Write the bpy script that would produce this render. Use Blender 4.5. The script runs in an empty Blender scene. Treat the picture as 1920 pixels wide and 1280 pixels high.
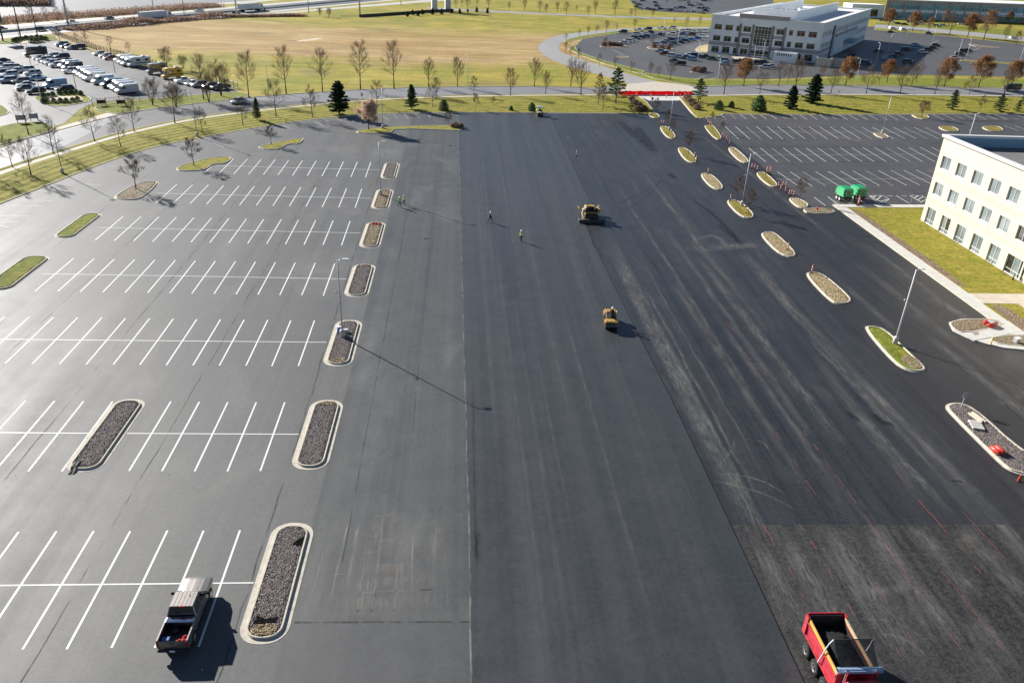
import bpy, math, random
from math import sin, cos, pi, radians
from mathutils import Vector, Matrix
import numpy as np

# ------------------------------------------------------------------ camera, world, sun, exposure
F_PX, PITCH, ROLL, YAW, CAM_H = 1464.87, 0.474292, 0.043182, 0.073902, 41.414
fwd = Vector((sin(YAW)*cos(PITCH), cos(YAW)*cos(PITCH), -sin(PITCH)))
rgt = Vector((cos(YAW), -sin(YAW), 0.0))
upv = rgt.cross(fwd)
RGT = rgt*cos(ROLL) + upv*sin(ROLL)
UPV = RGT.cross(fwd)
scene = bpy.context.scene
col = scene.collection
cam_d = bpy.data.cameras.new('camera')
cam_d.sensor_width = 36.0
cam_d.lens = 36.0*F_PX/1920.0
cam_d.clip_start = 0.5
cam_d.clip_end = 6000
cam = bpy.data.objects.new('camera', cam_d)
col.objects.link(cam)
mw = Matrix((RGT, UPV, -fwd)).transposed().to_4x4()
mw.translation = (0, 0, CAM_H)
cam.matrix_world = mw
scene.camera = cam

SUN_EL, SUN_AZ = radians(23.5), radians(-45.0)      # azimuth from +Y towards +X
sun_to = Vector((sin(SUN_AZ)*cos(SUN_EL), cos(SUN_AZ)*cos(SUN_EL), sin(SUN_EL)))
world = bpy.data.worlds.new('World')
scene.world = world
world.use_nodes = True
wn = world.node_tree.nodes
sky = wn.new('ShaderNodeTexSky')
sky.sky_type = 'NISHITA'
sky.sun_disc = False
sky.sun_elevation = SUN_EL
sky.sun_rotation = SUN_AZ
sky.altitude = 150
sky.air_density = 0.65
sky.dust_density = 0.15
sky.ozone_density = 1.6
wn['Background'].inputs['Strength'].default_value = 0.05
world.node_tree.links.new(sky.outputs[0], wn['Background'].inputs['Color'])
sd = bpy.data.lights.new('sun', 'SUN')
sd.energy = 5.0
sd.angle = radians(0.53)
sd.color = (1.0, 0.96, 0.90)
sun = bpy.data.objects.new('sun', sd)
col.objects.link(sun)
sun.rotation_euler = sun_to.to_track_quat('Z', 'Y').to_euler()
sun.location = (0, 0, 120)
vs = scene.view_settings
vs.view_transform = 'Standard'
vs.look = 'None'
vs.gamma = 1.0
vs.exposure = 1.0
vs.use_curve_mapping = False

RNG = random.Random(7)

# ------------------------------------------------------------------ helpers
def G(px, py, z=0.0):
    d = fwd + RGT*((px-960)/F_PX) + UPV*((640-py)/F_PX)
    t = (z-CAM_H)/d.z
    return Vector((d.x*t, d.y*t, z))

def g2(px, py):
    p = G(px, py)
    return (p.x, p.y)

class MB:
    def __init__(self):
        self.v = []; self.f = []; self.m = []; self.uv = None
    def add(self, vs, fs, mi=0):
        o = len(self.v)
        self.v += [tuple(p) for p in vs]
        self.f += [tuple(i+o for i in f) for f in fs]
        self.m += [mi]*len(fs)
        return self
    def box(self, x0, x1, y0, y1, z0, z1, mi=0):
        v = [(x0,y0,z0),(x1,y0,z0),(x1,y1,z0),(x0,y1,z0),(x0,y0,z1),(x1,y0,z1),(x1,y1,z1),(x0,y1,z1)]
        return self.add(v, [(3,2,1,0),(4,5,6,7),(0,1,5,4),(1,2,6,5),(2,3,7,6),(3,0,4,7)], mi)
    def cbox(self, c, s, mi=0, bev=0.0):
        x, y, z = c; a, b, d = s[0]/2, s[1]/2, s[2]/2
        if bev <= 0:
            return self.box(x-a, x+a, y-b, y+b, z-d, z+d, mi)
        e = min(bev, a*.9, b*.9, d*.9)
        rings = []
        for (zz, k) in ((-d, e), (-d+e, 0), (d-e, 0), (d, e)):
            aa, bb = a-k, b-k
            rings.append([(x-aa+e, y-bb, z+zz), (x+aa-e, y-bb, z+zz), (x+aa, y-bb+e, z+zz), (x+aa, y+bb-e, z+zz),
                          (x+aa-e, y+bb, z+zz), (x-aa+e, y+bb, z+zz), (x-aa, y+bb-e, z+zz), (x-aa, y-bb+e, z+zz)])
        return self.loft(rings, mi)
    def loft(self, rings, mi=0, cap=True, closed=True):
        n = len(rings[0]); vs = [p for r in rings for p in r]; fs = []
        for i in range(len(rings)-1):
            for j in range(n if closed else n-1):
                k = (j+1) % n
                fs.append((i*n+j, i*n+k, (i+1)*n+k, (i+1)*n+j))
        if cap and closed:
            fs.append(tuple(reversed(range(n))))
            fs.append(tuple(range((len(rings)-1)*n, len(rings)*n)))
        return self.add(vs, fs, mi)
    def prism(self, poly, z0, z1, mi=0):
        return self.loft([[(x, y, z0) for x, y in poly], [(x, y, z1) for x, y in poly]], mi)
    def sheet(self, poly, z, mi=0):
        a = sum(poly[i-1][0]*poly[i][1]-poly[i][0]*poly[i-1][1] for i in range(len(poly)))
        if a < 0: poly = poly[::-1]
        return self.add([(x, y, z) for x, y in poly], [tuple(range(len(poly)))], mi)
    def tube(self, pts, rad, n=8, mi=0, cap=True):
        pts = [Vector(p) for p in pts]
        if not isinstance(rad, (list, tuple)): rad = [rad]*len(pts)
        rings = []
        for i, p in enumerate(pts):
            d = (pts[min(i+1, len(pts)-1)] - pts[max(i-1, 0)]).normalized()
            a = d.orthogonal().normalized() if abs(d.z) < .99 else Vector((1, 0, 0))
            if abs(d.z) < .99:
                a = d.cross(Vector((0, 0, 1))).normalized()
            b = d.cross(a)
            rings.append([tuple(p + (a*cos(2*pi*k/n) + b*sin(2*pi*k/n))*rad[i]) for k in range(n)])
        return self.loft(rings, mi, cap)
    def cyl(self, c0, c1, r, n=12, mi=0):
        return self.tube([c0, c1], r, n, mi)
    def lathe(self, prof, n=16, mi=0, c=(0, 0, 0), axis='z'):
        rings = []
        for r, h in prof:
            ring = []
            for k in range(n):
                a = 2*pi*k/n
                if axis == 'z': p = (c[0]+r*cos(a), c[1]+r*sin(a), c[2]+h)
                elif axis == 'x': p = (c[0]+h, c[1]+r*cos(a), c[2]+r*sin(a))
                else: p = (c[0]+r*sin(a), c[1]+h, c[2]+r*cos(a))
                ring.append(p)
            rings.append(ring)
        return self.loft(rings, mi)
    def build(self, name, mats, parent=None, smooth=False, loc=None):
        me = bpy.data.meshes.new(name)
        me.from_pydata(self.v, [], self.f)
        if not isinstance(mats, (list, tuple)): mats = [mats]
        for m in mats: me.materials.append(m)
        if len(mats) > 1: me.polygons.foreach_set('material_index', self.m)
        if self.uv is not None:
            l = me.uv_layers.new(name='UVMap')
            vi = np.empty(len(me.loops), dtype=np.int32); me.loops.foreach_get('vertex_index', vi)
            l.data.foreach_set('uv', np.asarray(self.uv, dtype=np.float32)[vi].ravel())
        if smooth: me.polygons.foreach_set('use_smooth', [True]*len(me.polygons))
        me.update()
        o = bpy.data.objects.new(name, me)
        col.objects.link(o)
        if parent is not None: o.parent = parent
        if loc is not None: o.location = loc
        return o

def tag(o, label=None, cat=None, group=None, kind=None):
    if label: o['label'] = label
    if cat: o['category'] = cat
    if group: o['group'] = group
    if kind: o['kind'] = kind
    return o

def empty(name, loc, rz=0.0, label=None, cat=None, group=None):
    o = bpy.data.objects.new(name, None)
    o.empty_display_size = 0.3
    col.objects.link(o)
    o.location = loc
    o.rotation_euler = (0, 0, rz)
    return tag(o, label, cat, group)

def struct(name, mb, mat, parent=None, smooth=False):
    o = mb.build(name, mat, parent, smooth)
    if parent is None: tag(o, kind='structure')
    return o

def copy_tree(o, parent=None):
    c = o.copy()
    col.objects.link(c)
    if parent is not None: c.parent = parent
    for ch in list(o.children):
        copy_tree(ch, c)
    return c

def chaikin(poly, it=2, closed=True, q=.25):
    for _ in range(it):
        out = []
        n = len(poly)
        rng = range(n) if closed else range(n-1)
        if not closed: out.append(poly[0])
        for i in rng:
            a, b = poly[i], poly[(i+1) % n]
            out.append((a[0]*(1-q)+b[0]*q, a[1]*(1-q)+b[1]*q))
            out.append((a[0]*q+b[0]*(1-q), a[1]*q+b[1]*(1-q)))
        if not closed: out.append(poly[-1])
        poly = out
    return poly

def ccw(poly):
    a = sum(poly[i-1][0]*poly[i][1]-poly[i][0]*poly[i-1][1] for i in range(len(poly)))
    return poly if a > 0 else poly[::-1]

def inset(poly, d):
    """inset of a CCW polygon by d (positive shrinks)"""
    out = []
    n = len(poly)
    for i in range(n):
        p, a, b = Vector(poly[i]), Vector(poly[i-1]), Vector(poly[(i+1) % n])
        e1, e2 = (p-a), (b-p)
        if e1.length < 1e-6 or e2.length < 1e-6:
            out.append(poly[i]); continue
        e1.normalize(); e2.normalize()
        n1, n2 = Vector((-e1.y, e1.x)), Vector((-e2.y, e2.x))
        m = n1+n2
        if m.length < 1e-4: m = n1.copy()
        m.normalize()
        k = d/max(.4, m.dot(n1))
        out.append((p.x+m.x*k, p.y+m.y*k))
    return out

def offset_line(pts, d):
    """offset of an open polyline to its left by d"""
    out = []
    n = len(pts)
    for i in range(n):
        a, b = Vector(pts[max(0, i-1)]), Vector(pts[min(n-1, i+1)])
        t = (b-a).normalized()
        out.append((pts[i][0]-t.y*d, pts[i][1]+t.x*d))
    return out

def strip_poly(pts, d0, d1):
    return offset_line(pts, d0) + offset_line(pts, d1)[::-1]

def roundrect(x0, x1, y0, y1, r, n=7):
    out = []
    for cx, cy, a0 in ((x1-r, y0+r, -pi/2), (x1-r, y1-r, 0), (x0+r, y1-r, pi/2), (x0+r, y0+r, pi)):
        for k in range(n+1):
            a = a0 + pi/2*k/n
            out.append((cx+r*cos(a), cy+r*sin(a)))
    return out

def ring_mesh(mb, outer, inner, z0, z1, mi=0):
    """solid band between two loops of equal length"""
    n = len(outer)
    vs = [(x, y, z0) for x, y in outer]+[(x, y, z1) for x, y in outer]+[(x, y, z1) for x, y in inner]+[(x, y, z0) for x, y in inner]
    fs = []
    for i in range(n):
        j = (i+1) % n
        fs += [(i, j, n+j, n+i), (n+i, n+j, 2*n+j, 2*n+i), (2*n+i, 2*n+j, 3*n+j, 3*n+i)]
    return mb.add(vs, fs, mi)

def ribbon(pts, w, z, mat, name, parent, rel=True):
    """thin flat band with uv: u along in metres, v across 0..1"""
    L = offset_line(pts, w/2); R = offset_line(pts, -w/2)
    mb = MB(); uv = []
    s = 0
    for i in range(len(pts)):
        if i: s += math.hypot(pts[i][0]-pts[i-1][0], pts[i][1]-pts[i-1][1])
        mb.v += [(L[i][0], L[i][1], z), (R[i][0], R[i][1], z)]
        uv += [(s, 0), (s, 1)]
    for i in range(len(pts)-1):
        mb.f.append((2*i+1, 2*i+3, 2*i+2, 2*i)); mb.m.append(0)
    mb.uv = [(u/max(s, 1e-6), v) for u, v in uv]
    return mb.build(name, mat, parent)

# ------------------------------------------------------------------ materials
MATS = {}
class NT:
    def __init__(self, name):
        self.mat = bpy.data.materials.new(name)
        self.mat.use_nodes = True
        self.nt = self.mat.node_tree
        self.b = self.nt.nodes['Principled BSDF']
        self.out = self.nt.nodes['Material Output']
        MATS[name] = self.mat
        self._co = None
    def n(self, t, **kw):
        nd = self.nt.nodes.new(t)
        for k, v in kw.items(): setattr(nd, k, v)
        return nd
    def l(self, a, b): self.nt.links.new(a, b)
    def co(self, uv=False):
        if uv: return self.n('ShaderNodeTexCoord').outputs['UV']
        if self._co is None: self._co = self.n('ShaderNodeTexCoord').outputs['Object']
        return self._co
    def mapped(self, scale, loc=(0, 0, 0), rot=(0, 0, 0), src=None):
        m = self.n('ShaderNodeMapping')
        m.inputs['Scale'].default_value = scale; m.inputs['Location'].default_value = loc; m.inputs['Rotation'].default_value = rot
        self.l(src or self.co(), m.inputs['Vector'])
        return m.outputs[0]
    def noise(self, scale=1.0, detail=4, rough=.55, vec=None, dist=0.0):
        t = self.n('ShaderNodeTexNoise')
        t.inputs['Scale'].default_value = scale; t.inputs['Detail'].default_value = detail
        t.inputs['Roughness'].default_value = rough; t.inputs['Distortion'].default_value = dist
        self.l(vec or self.co(), t.inputs['Vector'])
        return t.outputs['Fac']
    def ramp(self, fac, stops):
        r = self.n('ShaderNodeValToRGB')
        e = r.color_ramp.elements
        while len(e) < len(stops): e.new(.5)
        for i, (p, c) in enumerate(stops):
            e[i].position = p
            e[i].color = (c[0], c[1], c[2], 1) if isinstance(c, (tuple, list)) else (c, c, c, 1)
        self.l(fac, r.inputs['Fac'])
        return r.outputs['Color']
    def mix(self, fac, a, b, mode='MIX'):
        m = self.n('ShaderNodeMix', data_type='RGBA', blend_type=mode)
        if isinstance(fac, (int, float)): m.inputs[0].default_value = fac
        else: self.l(fac, m.inputs[0])
        for s, i in ((a, 6), (b, 7)):
            if isinstance(s, (tuple, list)): m.inputs[i].default_value = (s[0], s[1], s[2], 1)
            else: self.l(s, m.inputs[i])
        return m.outputs[2]
    def math(self, op, a, b=0.0, clamp=False):
        m = self.n('ShaderNodeMath', operation=op)
        m.use_clamp = clamp
        for s, i in ((a, 0), (b, 1)):
            if isinstance(s, (int, float)): m.inputs[i].default_value = s
            else: self.l(s, m.inputs[i])
        return m.outputs[0]
    def bump(self, h, strength=.3, dist=.02):
        b = self.n('ShaderNodeBump')
        b.inputs['Strength'].default_value = strength; b.inputs['Distance'].default_value = dist
        self.l(h, b.inputs['Height']); self.l(b.outputs[0], self.b.inputs['Normal'])
    def fin(self, colr=None, rough=.7, spec=.5, metal=0.0, coat=0.0):
        if colr is not None:
            if isinstance(colr, (tuple, list)): self.b.inputs['Base Color'].default_value = (*colr[:3], 1)
            else: self.l(colr, self.b.inputs['Base Color'])
        if isinstance(rough, (int, float)): self.b.inputs['Roughness'].default_value = rough
        else: self.l(rough, self.b.inputs['Roughness'])
        self.b.inputs['Specular IOR Level'].default_value = spec
        self.b.inputs['Metallic'].default_value = metal
        self.b.inputs['Coat Weight'].default_value = coat
        return self.mat
    def alpha(self, a):
        t = self.n('ShaderNodeBsdfTransparent'); m = self.n('ShaderNodeMixShader')
        if isinstance(a, (int, float)): m.inputs[0].default_value = a
        else: self.l(a, m.inputs[0])
        self.l(t.outputs[0], m.inputs[1]); self.l(self.b.outputs[0], m.inputs[2]); self.l(m.outputs[0], self.out.inputs['Surface'])
        return self.mat

def plain(name, c, rough=.6, spec=.5, metal=0.0, var=.12, scale=3.0, coat=0.0):
    """colour with a little dirt and tone variation"""
    t = NT(name)
    f = t.noise(scale, 5, .6)
    k = t.ramp(f, [(.3, 1-var), (.7, 1+var*.6)])
    return t.fin(t.mix(1.0, c, k, 'MULTIPLY'), rough, spec, metal, coat)

def asphalt(name, dark, light, streak=.5, streak2=.4, rough=.62, grain=.5, patch=.5, sx=.9, light2=None, spec=.5, dustcol=None, dust=0.0, stain=0.0):
    t = NT(name)
    big = t.noise(1, 4, .6, t.mapped((.035, .02, 1)))
    st = t.noise(1, 3, .6, t.mapped((sx, .006, 1)), .15)
    st2 = t.noise(1, 2, .55, t.mapped((sx*3.7, .012, 1), (31, 7, 0)), .1)
    mott = t.noise(.35, 6, .68)
    fine = t.math('ADD', t.math('MULTIPLY', t.noise(8.0, 3, .8), .6), t.math('MULTIPLY', t.noise(2.4, 4, .75), .4))
    a = t.math('MULTIPLY', t.math('SUBTRACT', st, .5), streak)
    b = t.math('MULTIPLY', t.math('SUBTRACT', st2, .5), streak2)
    c = t.math('MULTIPLY', t.math('SUBTRACT', big, .5), patch)
    d = t.math('MULTIPLY', t.math('SUBTRACT', mott, .5), patch*.8)
    e = t.math('MULTIPLY', t.math('SUBTRACT', fine, .5), grain*6.0)
    s = t.math('ADD', t.math('ADD', t.math('ADD', a, b), t.math('ADD', c, d)), e)
    fac = t.math('ADD', s, .5, True)
    cc = t.mix(fac, dark, light)
    if dust > 0:
        dm = t.noise(1, 6, .72, t.mapped((.55, .05, 1), (5, 3, 0)), .4)
        dm2 = t.noise(.11, 4, .6)
        dd = t.math('MULTIPLY', t.ramp(dm, [(.5, 0), (.72, 1)]), t.ramp(dm2, [(.38, 0), (.66, 1)]))
        speck = t.ramp(t.noise(5.0, 4, .8), [(.4, .35), (.68, 1)])
        cc = t.mix(t.math('MULTIPLY', t.math('MULTIPLY', dd, speck), dust), cc, dustcol or (.2, .2, .19))
    if stain > 0:
        so = t.ramp(t.noise(.8, 3, .6, None, .6), [(.66, 0), (.74, 1)])
        so2 = t.ramp(t.noise(.13, 3, .6), [(.45, 0), (.6, 1)])
        cc = t.mix(t.math('MULTIPLY', t.math('MULTIPLY', so, so2), stain), cc, (.03, .03, .03))
        lt = t.ramp(t.noise(1, 5, .7, t.mapped((.10, .045, 1), (9, 2, 0)), .5), [(.52, 0), (.72, .5)])
        cc = t.mix(lt, cc, (.17, .168, .155))
    rr = t.ramp(t.math('ADD', t.math('MULTIPLY', st, .6), t.math('MULTIPLY', mott, .4)), [(.3, rough-.07), (.7, rough+.08)])
    t.bump(t.noise(28, 3, .75), .35, .012)
    return t.fin(cc, rr, spec)

asphalt('asphalt_old', (.054, .056, .057), (.12, .121, .119), .5, .35, .63, .4, .6, .45, spec=.42, stain=.5)
asphalt('asphalt_aisle', (.038, .041, .043), (.084, .087, .087), .55, .4, .55, .4, .6, .6, spec=.48, stain=.3)
asphalt('asphalt_patch', (.046, .048, .05), (.082, .084, .085), .2, .15, .55, .4, .7, .6, spec=.5)
asphalt('asphalt_mat', (.016, .0195, .022), (.053, .058, .061), .95, .5, .48, .35, .5, .32, spec=.7)
asphalt('asphalt_tack', (.009, .010, .0115), (.041, .043, .046), .7, .6, .46, .5, .6, .7, dustcol=(.14, .136, .128), dust=.6, spec=.65)
asphalt('asphalt_milled', (.008, .008, .0085), (.06, .059, .057), .8, .9, .6, .9, .9, .9, dustcol=(.25, .243, .228), dust=.9, spec=.4)
asphalt('asphalt_drive', (.0115, .0115, .0135), (.036, .036, .039), .55, .4, .5, .4, .6, .5, dustcol=(.13, .125, .12), dust=.4, spec=.5)
asphalt('asphalt_back', (.044, .042, .042), (.112, .106, .103), .25, .2, .52, .4, 1.1, .5, spec=.5)
asphalt('asphalt_far', (.06, .058, .058), (.13, .127, .122), .25, .2, .55, .4, .9, .2, spec=.5)
asphalt('asphalt_road', (.18, .178, .182), (.28, .276, .274), .2, .1, .55, .3, .6, .2, spec=.5)
asphalt('asphalt_highway', (.07, .078, .085), (.11, .118, .122), .2, .1, .6, .2, .4, .2)
asphalt('concrete_road', (.42, .40, .36), (.60, .575, .52), .2, .1, .7, .25, .5, .2)
asphalt('concrete_lot', (.26, .255, .25), (.38, .375, .36), .3, .2, .7, .25, .6, .1)
def kerbmat(name, c):
    t = NT(name)
    k = t.ramp(t.noise(1.6, 6, .7), [(.28, .62), (.5, .95), (.72, 1.08)])
    g = t.n('ShaderNodeSeparateXYZ'); t.l(t.co(), g.inputs[0])
    fr = t.math('FRACT', t.math('DIVIDE', t.math('ADD', g.outputs[1], t.math('MULTIPLY', g.outputs[0], .02)), 3.05))
    j = t.ramp(fr, [(.0, .45), (.012, 1.0)])
    cc = t.mix(1.0, t.mix(1.0, c, k, 'MULTIPLY'), j, 'MULTIPLY')
    t.bump(t.noise(20, 4, .7), .3, .01)
    return t.fin(cc, .85, .35)
plain('concrete', (.52, .50, .45), .8, .4, var=.16, scale=1.3)
kerbmat('kerb', (.60, .545, .44))
kerbmat('gutter', (.56, .515, .43))
plain('paving', (.60, .585, .54), .8, .4, var=.12, scale=1.0)
plain('paving_warm', (.55, .49, .40), .8, .4, var=.14, scale=1.0)
plain('brick_pad', (.36, .27, .24), .85, .3, var=.2, scale=2)

def paint(name, c, keep=.86):
    t = NT(name)
    w = t.noise(7, 5, .75)
    w2 = t.noise(.25, 3, .5)
    a = t.math('ADD', t.math('MULTIPLY', t.ramp(w, [(.25, 0), (.42, 1)]), .35), t.math('ADD', keep-.35, t.math('MULTIPLY', t.math('SUBTRACT', w2, .5), .4)), True)
    t.fin(t.mix(t.noise(2.2, 3), [x*.88 for x in c], c), .55)
    return t.alpha(a)
paint('paint_white', (.78, .78, .76), .98)
paint('paint_worn', (.62, .61, .57), .74)
paint('paint_red', (.46, .13, .11), .42)

def mark(name, c, strength=.6, lo=.42, hi=.66, speck=4.0, rough=.75, stretch=.15):
    """soft-edged band: worn in by noise, fading to its sides"""
    t = NT(name)
    uv = t.co(True)
    sp = t.n('ShaderNodeSeparateXYZ'); t.l(uv, sp.inputs[0])
    v = t.math('ABSOLUTE', t.math('SUBTRACT', sp.outputs[1], .5))
    edge = t.ramp(v, [(.08, 1), (.5, 0)])
    ends = t.ramp(t.math('ADD', t.math('ABSOLUTE', t.math('SUBTRACT', sp.outputs[0], .5)), t.math('MULTIPLY', t.math('SUBTRACT', t.noise(1.5, 3, .7), .5), .12)), [(.30, 1), (.5, 0)])
    edge = t.math('MULTIPLY', edge, ends)
    n1 = t.ramp(t.noise(1, 5, .7, t.mapped((speck, speck*stretch, 1))), [(lo, 0), (hi, 1)])
    n2 = t.ramp(t.noise(.2, 2, .5), [(.3, .35), (.65, 1)])
    a = t.math('MULTIPLY', t.math('MULTIPLY', t.math('MULTIPLY', edge, n1), n2), strength, True)
    t.fin(c, rough)
    return t.alpha(a)
mark('mark_dust', (.25, .245, .228), .5, .36, .64)
mark('mark_chalk', (.30, .295, .28), .46, .38, .66, 5.0)
mark('mark_dust_soft', (.22, .215, .198), .48, .3, .72, 2.0)
mark('mark_pale', (.2, .197, .18), .24, .3, .6, 3.0)
mark('mark_scrape', (.30, .29, .26), .7, .3, .62, 3.0)
mark('mark_tyre', (.018, .018, .02), .6, .3, .6, 2.5)
mark('mark_wet', (.012, .012, .014), .85, .32, .5, 1.2, .5, .4)
mark('mark_warm', (.31, .25, .2), .42, .35, .65, 3.0)
t = NT('mark_crack'); t.fin((.016, .016, .017), .8); t.alpha(t.ramp(t.noise(1, 4, .7, t.mapped((1.6, .22, 1))), [(.4, .0), (.62, .62)]))
t = NT('mark_hair'); t.fin((.022, .022, .023), .85); t.alpha(.75)
t = NT('mark_seam'); t.fin((.006, .006, .007), .9)
t = NT('mark_edge'); t.fin((.33, .33, .31), .8); t.alpha(t.ramp(t.noise(1, 4, .7, t.mapped((3, .4, 1))), [(.42, .0), (.66, .5)]))

def grass(name, c1, c2, c3, scale=.25, stripes=0.0, extra=None):
    t = NT(name)
    a = t.noise(scale, 6, .68)
    b = t.noise(scale*.22, 4, .6)
    f = t.noise(6, 4, .8)
    cc = t.mix(t.ramp(a, [(.36, 0), (.64, 1)]), c1, c2)
    cc = t.mix(t.ramp(b, [(.42, 0), (.62, .8)]), cc, c3)
    if stripes:
        sp = t.n('ShaderNodeSeparateXYZ'); t.l(t.co(True), sp.inputs[0])
        j = t.noise(.3, 3, .6)
        s = t.math('SINE', t.math('ADD', t.math('MULTIPLY', sp.outputs[1], stripes), t.math('MULTIPLY', j, 2.5)))
        cc = t.mix(1.0, cc, t.ramp(t.math('ADD', t.math('MULTIPLY', s, .5), .5), [(.15, .60), (.55, 1.08)]), 'MULTIPLY')
    cc = t.mix(1.0, cc, t.ramp(f, [(.32, .42), (.68, 1.45)]), 'MULTIPLY')
    cc = t.mix(1.0, cc, t.ramp(t.noise(1.3, 5, .75), [(.3, .52), (.7, 1.3)]), 'MULTIPLY')
    cc = t.mix(t.ramp(t.noise(1, 5, .7, t.mapped((.22, .7, 1))), [(.5, 0), (.7, .6)]), cc, (.38, .27, .07))
    t.bump(t.noise(7, 4, .85), 1.0, .14)
    return t.fin(cc, .9, .15)
grass('grass_verge', (.20, .225, .022), (.42, .36, .06), (.30, .285, .035), .35, 2.6)
grass('grass_plain', (.20, .225, .022), (.42, .345, .062), (.31, .285, .036), .3)
grass('grass_green', (.13, .21, .018), (.32, .30, .048), (.20, .24, .026), .5)
grass('grass_dry', (.19, .185, .03), (.38, .29, .085), (.27, .23, .05), .6)
grass('grass_tan', (.40, .31, .17), (.30, .26, .08), (.45, .35, .22), .7)

t = NT('field')          # meadow: green rims, a broad straw-coloured middle
sp = t.n('ShaderNodeSeparateXYZ'); t.l(t.co(), sp.inputs[0])
wob = t.noise(.012, 4, .6)
wob2 = t.noise(1, 5, .65, t.mapped((.02, .05, 1)))
yy = t.math('ADD', sp.outputs[1], t.math('MULTIPLY', t.math('SUBTRACT', wob, .5), 110))
yy = t.math('SUBTRACT', yy, t.math('MULTIPLY', t.math('ABSOLUTE', t.math('ADD', sp.outputs[0], 10)), .15))
band = t.ramp(t.math('ADD', t.math('DIVIDE', t.math('SUBTRACT', yy, 250), 300), t.math('MULTIPLY', t.math('SUBTRACT', t.noise(.06, 5, .7), .5), .22)), [(.12, 0), (.22, 1), (.46, 1), (.60, 0)])
streak = t.ramp(wob2, [(.36, 0), (.64, 1)])
green = t.mix(t.ramp(t.noise(.05, 5, .7), [(.38, 0), (.62, 1)]), (.23, .24, .026), (.43, .335, .062))
tan = t.mix(streak, (.37, .235, .085), (.50, .36, .165))
cc = t.mix(band, green, tan)
cc = t.mix(t.ramp(t.noise(.03, 5, .7), [(.55, 0), (.68, .6)]), cc, (.25, .175, .09))
cc = t.mix(t.ramp(t.noise(1, 5, .7, t.mapped((.018, .04, 1), (40, 9, 0))), [(.54, 0), (.68, .4)]), cc, (.30, .28, .06))
cc = t.mix(1.0, cc, t.ramp(t.noise(1.1, 5, .8), [(.28, .62), (.72, 1.28)]), 'MULTIPLY')
cc = t.mix(1.0, cc, t.ramp(t.noise(1, 5, .7, t.mapped((.05, .22, 1))), [(.32, .74), (.66, 1.16)]), 'MULTIPLY')
t.bump(t.noise(2.2, 5, .8), .7, .15)
t.fin(cc, .9, .15)

def bed(name, a, b, c, sc=9.0):
    t = NT(name)
    v = t.n('ShaderNodeTexVoronoi'); v.inputs['Scale'].default_value = sc; t.l(t.co(), v.inputs['Vector'])
    f = t.noise(sc*.9, 5, .75)
    cc = t.mix(t.ramp(f, [(.35, 0), (.65, 1)]), a, b)
    cc = t.mix(t.ramp(t.noise(.6, 4, .6), [(.5, 0), (.68, .85)]), cc, c)
    t.bump(v.outputs['Distance'], 1.0, .06)
    return t.fin(cc, .85, .3)
bed('bed_gravel', (.07, .058, .055), (.20, .165, .155), (.13, .105, .09), 10)
bed('bed_mulch', (.13, .095, .06), (.33, .255, .17), (.22, .2, .08), 5)
bed('bed_straw', (.27, .20, .10), (.48, .37, .21), (.17, .19, .04), 4)
bed('bed_soil', (.16, .11, .075), (.27, .19, .13), (.30, .23, .15), 5)
bed('bed_sand', (.55, .46, .33), (.68, .58, .43), (.5, .42, .3), 2)

def stones(name, cols):
    t = NT(name)
    a = t.n('ShaderNodeAttribute'); a.attribute_name = 'tone'
    g = t.n('ShaderNodeNewGeometry')
    f = g.outputs['Random Per Island']
    cr = t.ramp(f, [(i/(len(cols)-1) if len(cols) > 1 else 0, c) for i, c in enumerate(cols)])
    t.fin(cr, .8, .35)
    if name.startswith('leaf'):
        tr = t.n('ShaderNodeBsdfTranslucent'); mx = t.n('ShaderNodeMixShader'); mx.inputs[0].default_value = .35
        t.l(cr, tr.inputs[0]); t.l(t.b.outputs[0], mx.inputs[1]); t.l(tr.outputs[0], mx.inputs[2]); t.l(mx.outputs[0], t.out.inputs[0])
    return t.mat
stones('stone', [(.06, .052, .05), (.16, .135, .128), (.29, .24, .22), (.42, .36, .32)])
stones('chip', [(.09, .065, .04), (.24, .175, .11), (.42, .32, .2), (.58, .46, .29)])
stones('leaf_brown', [(.13, .06, .025), (.26, .125, .05), (.36, .19, .085), (.45, .27, .14)])
stones('leaf_tan', [(.42, .28, .18), (.6, .42, .3), (.74, .54, .42), (.82, .66, .54)])
stones('leaf_fir', [(.02, .05, .024), (.038, .08, .036), (.065, .115, .05), (.095, .145, .065)])
stones('leaf_pine', [(.04, .085, .028), (.075, .13, .045), (.11, .165, .06), (.15, .2, .075)])
stones('leaf_larch', [(.16, .15, .03), (.24, .2, .05), (.3, .24, .07), (.2, .2, .05)])
stones('leaf_shrub', [(.02, .035, .012), (.04, .06, .02), (.07, .08, .03), (.10, .10, .045)])
stones('leaf_dry', [(.14, .09, .07), (.26, .17, .13), (.36, .25, .19), (.45, .34, .27)])
plain('bark', (.11, .08, .06), .9, .2, var=.3, scale=6)
plain('twig', (.17, .118, .085), .9, .2, var=.25, scale=4)
plain('bark_pale', (.34, .30, .25), .9, .2, var=.25, scale=4)

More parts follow.
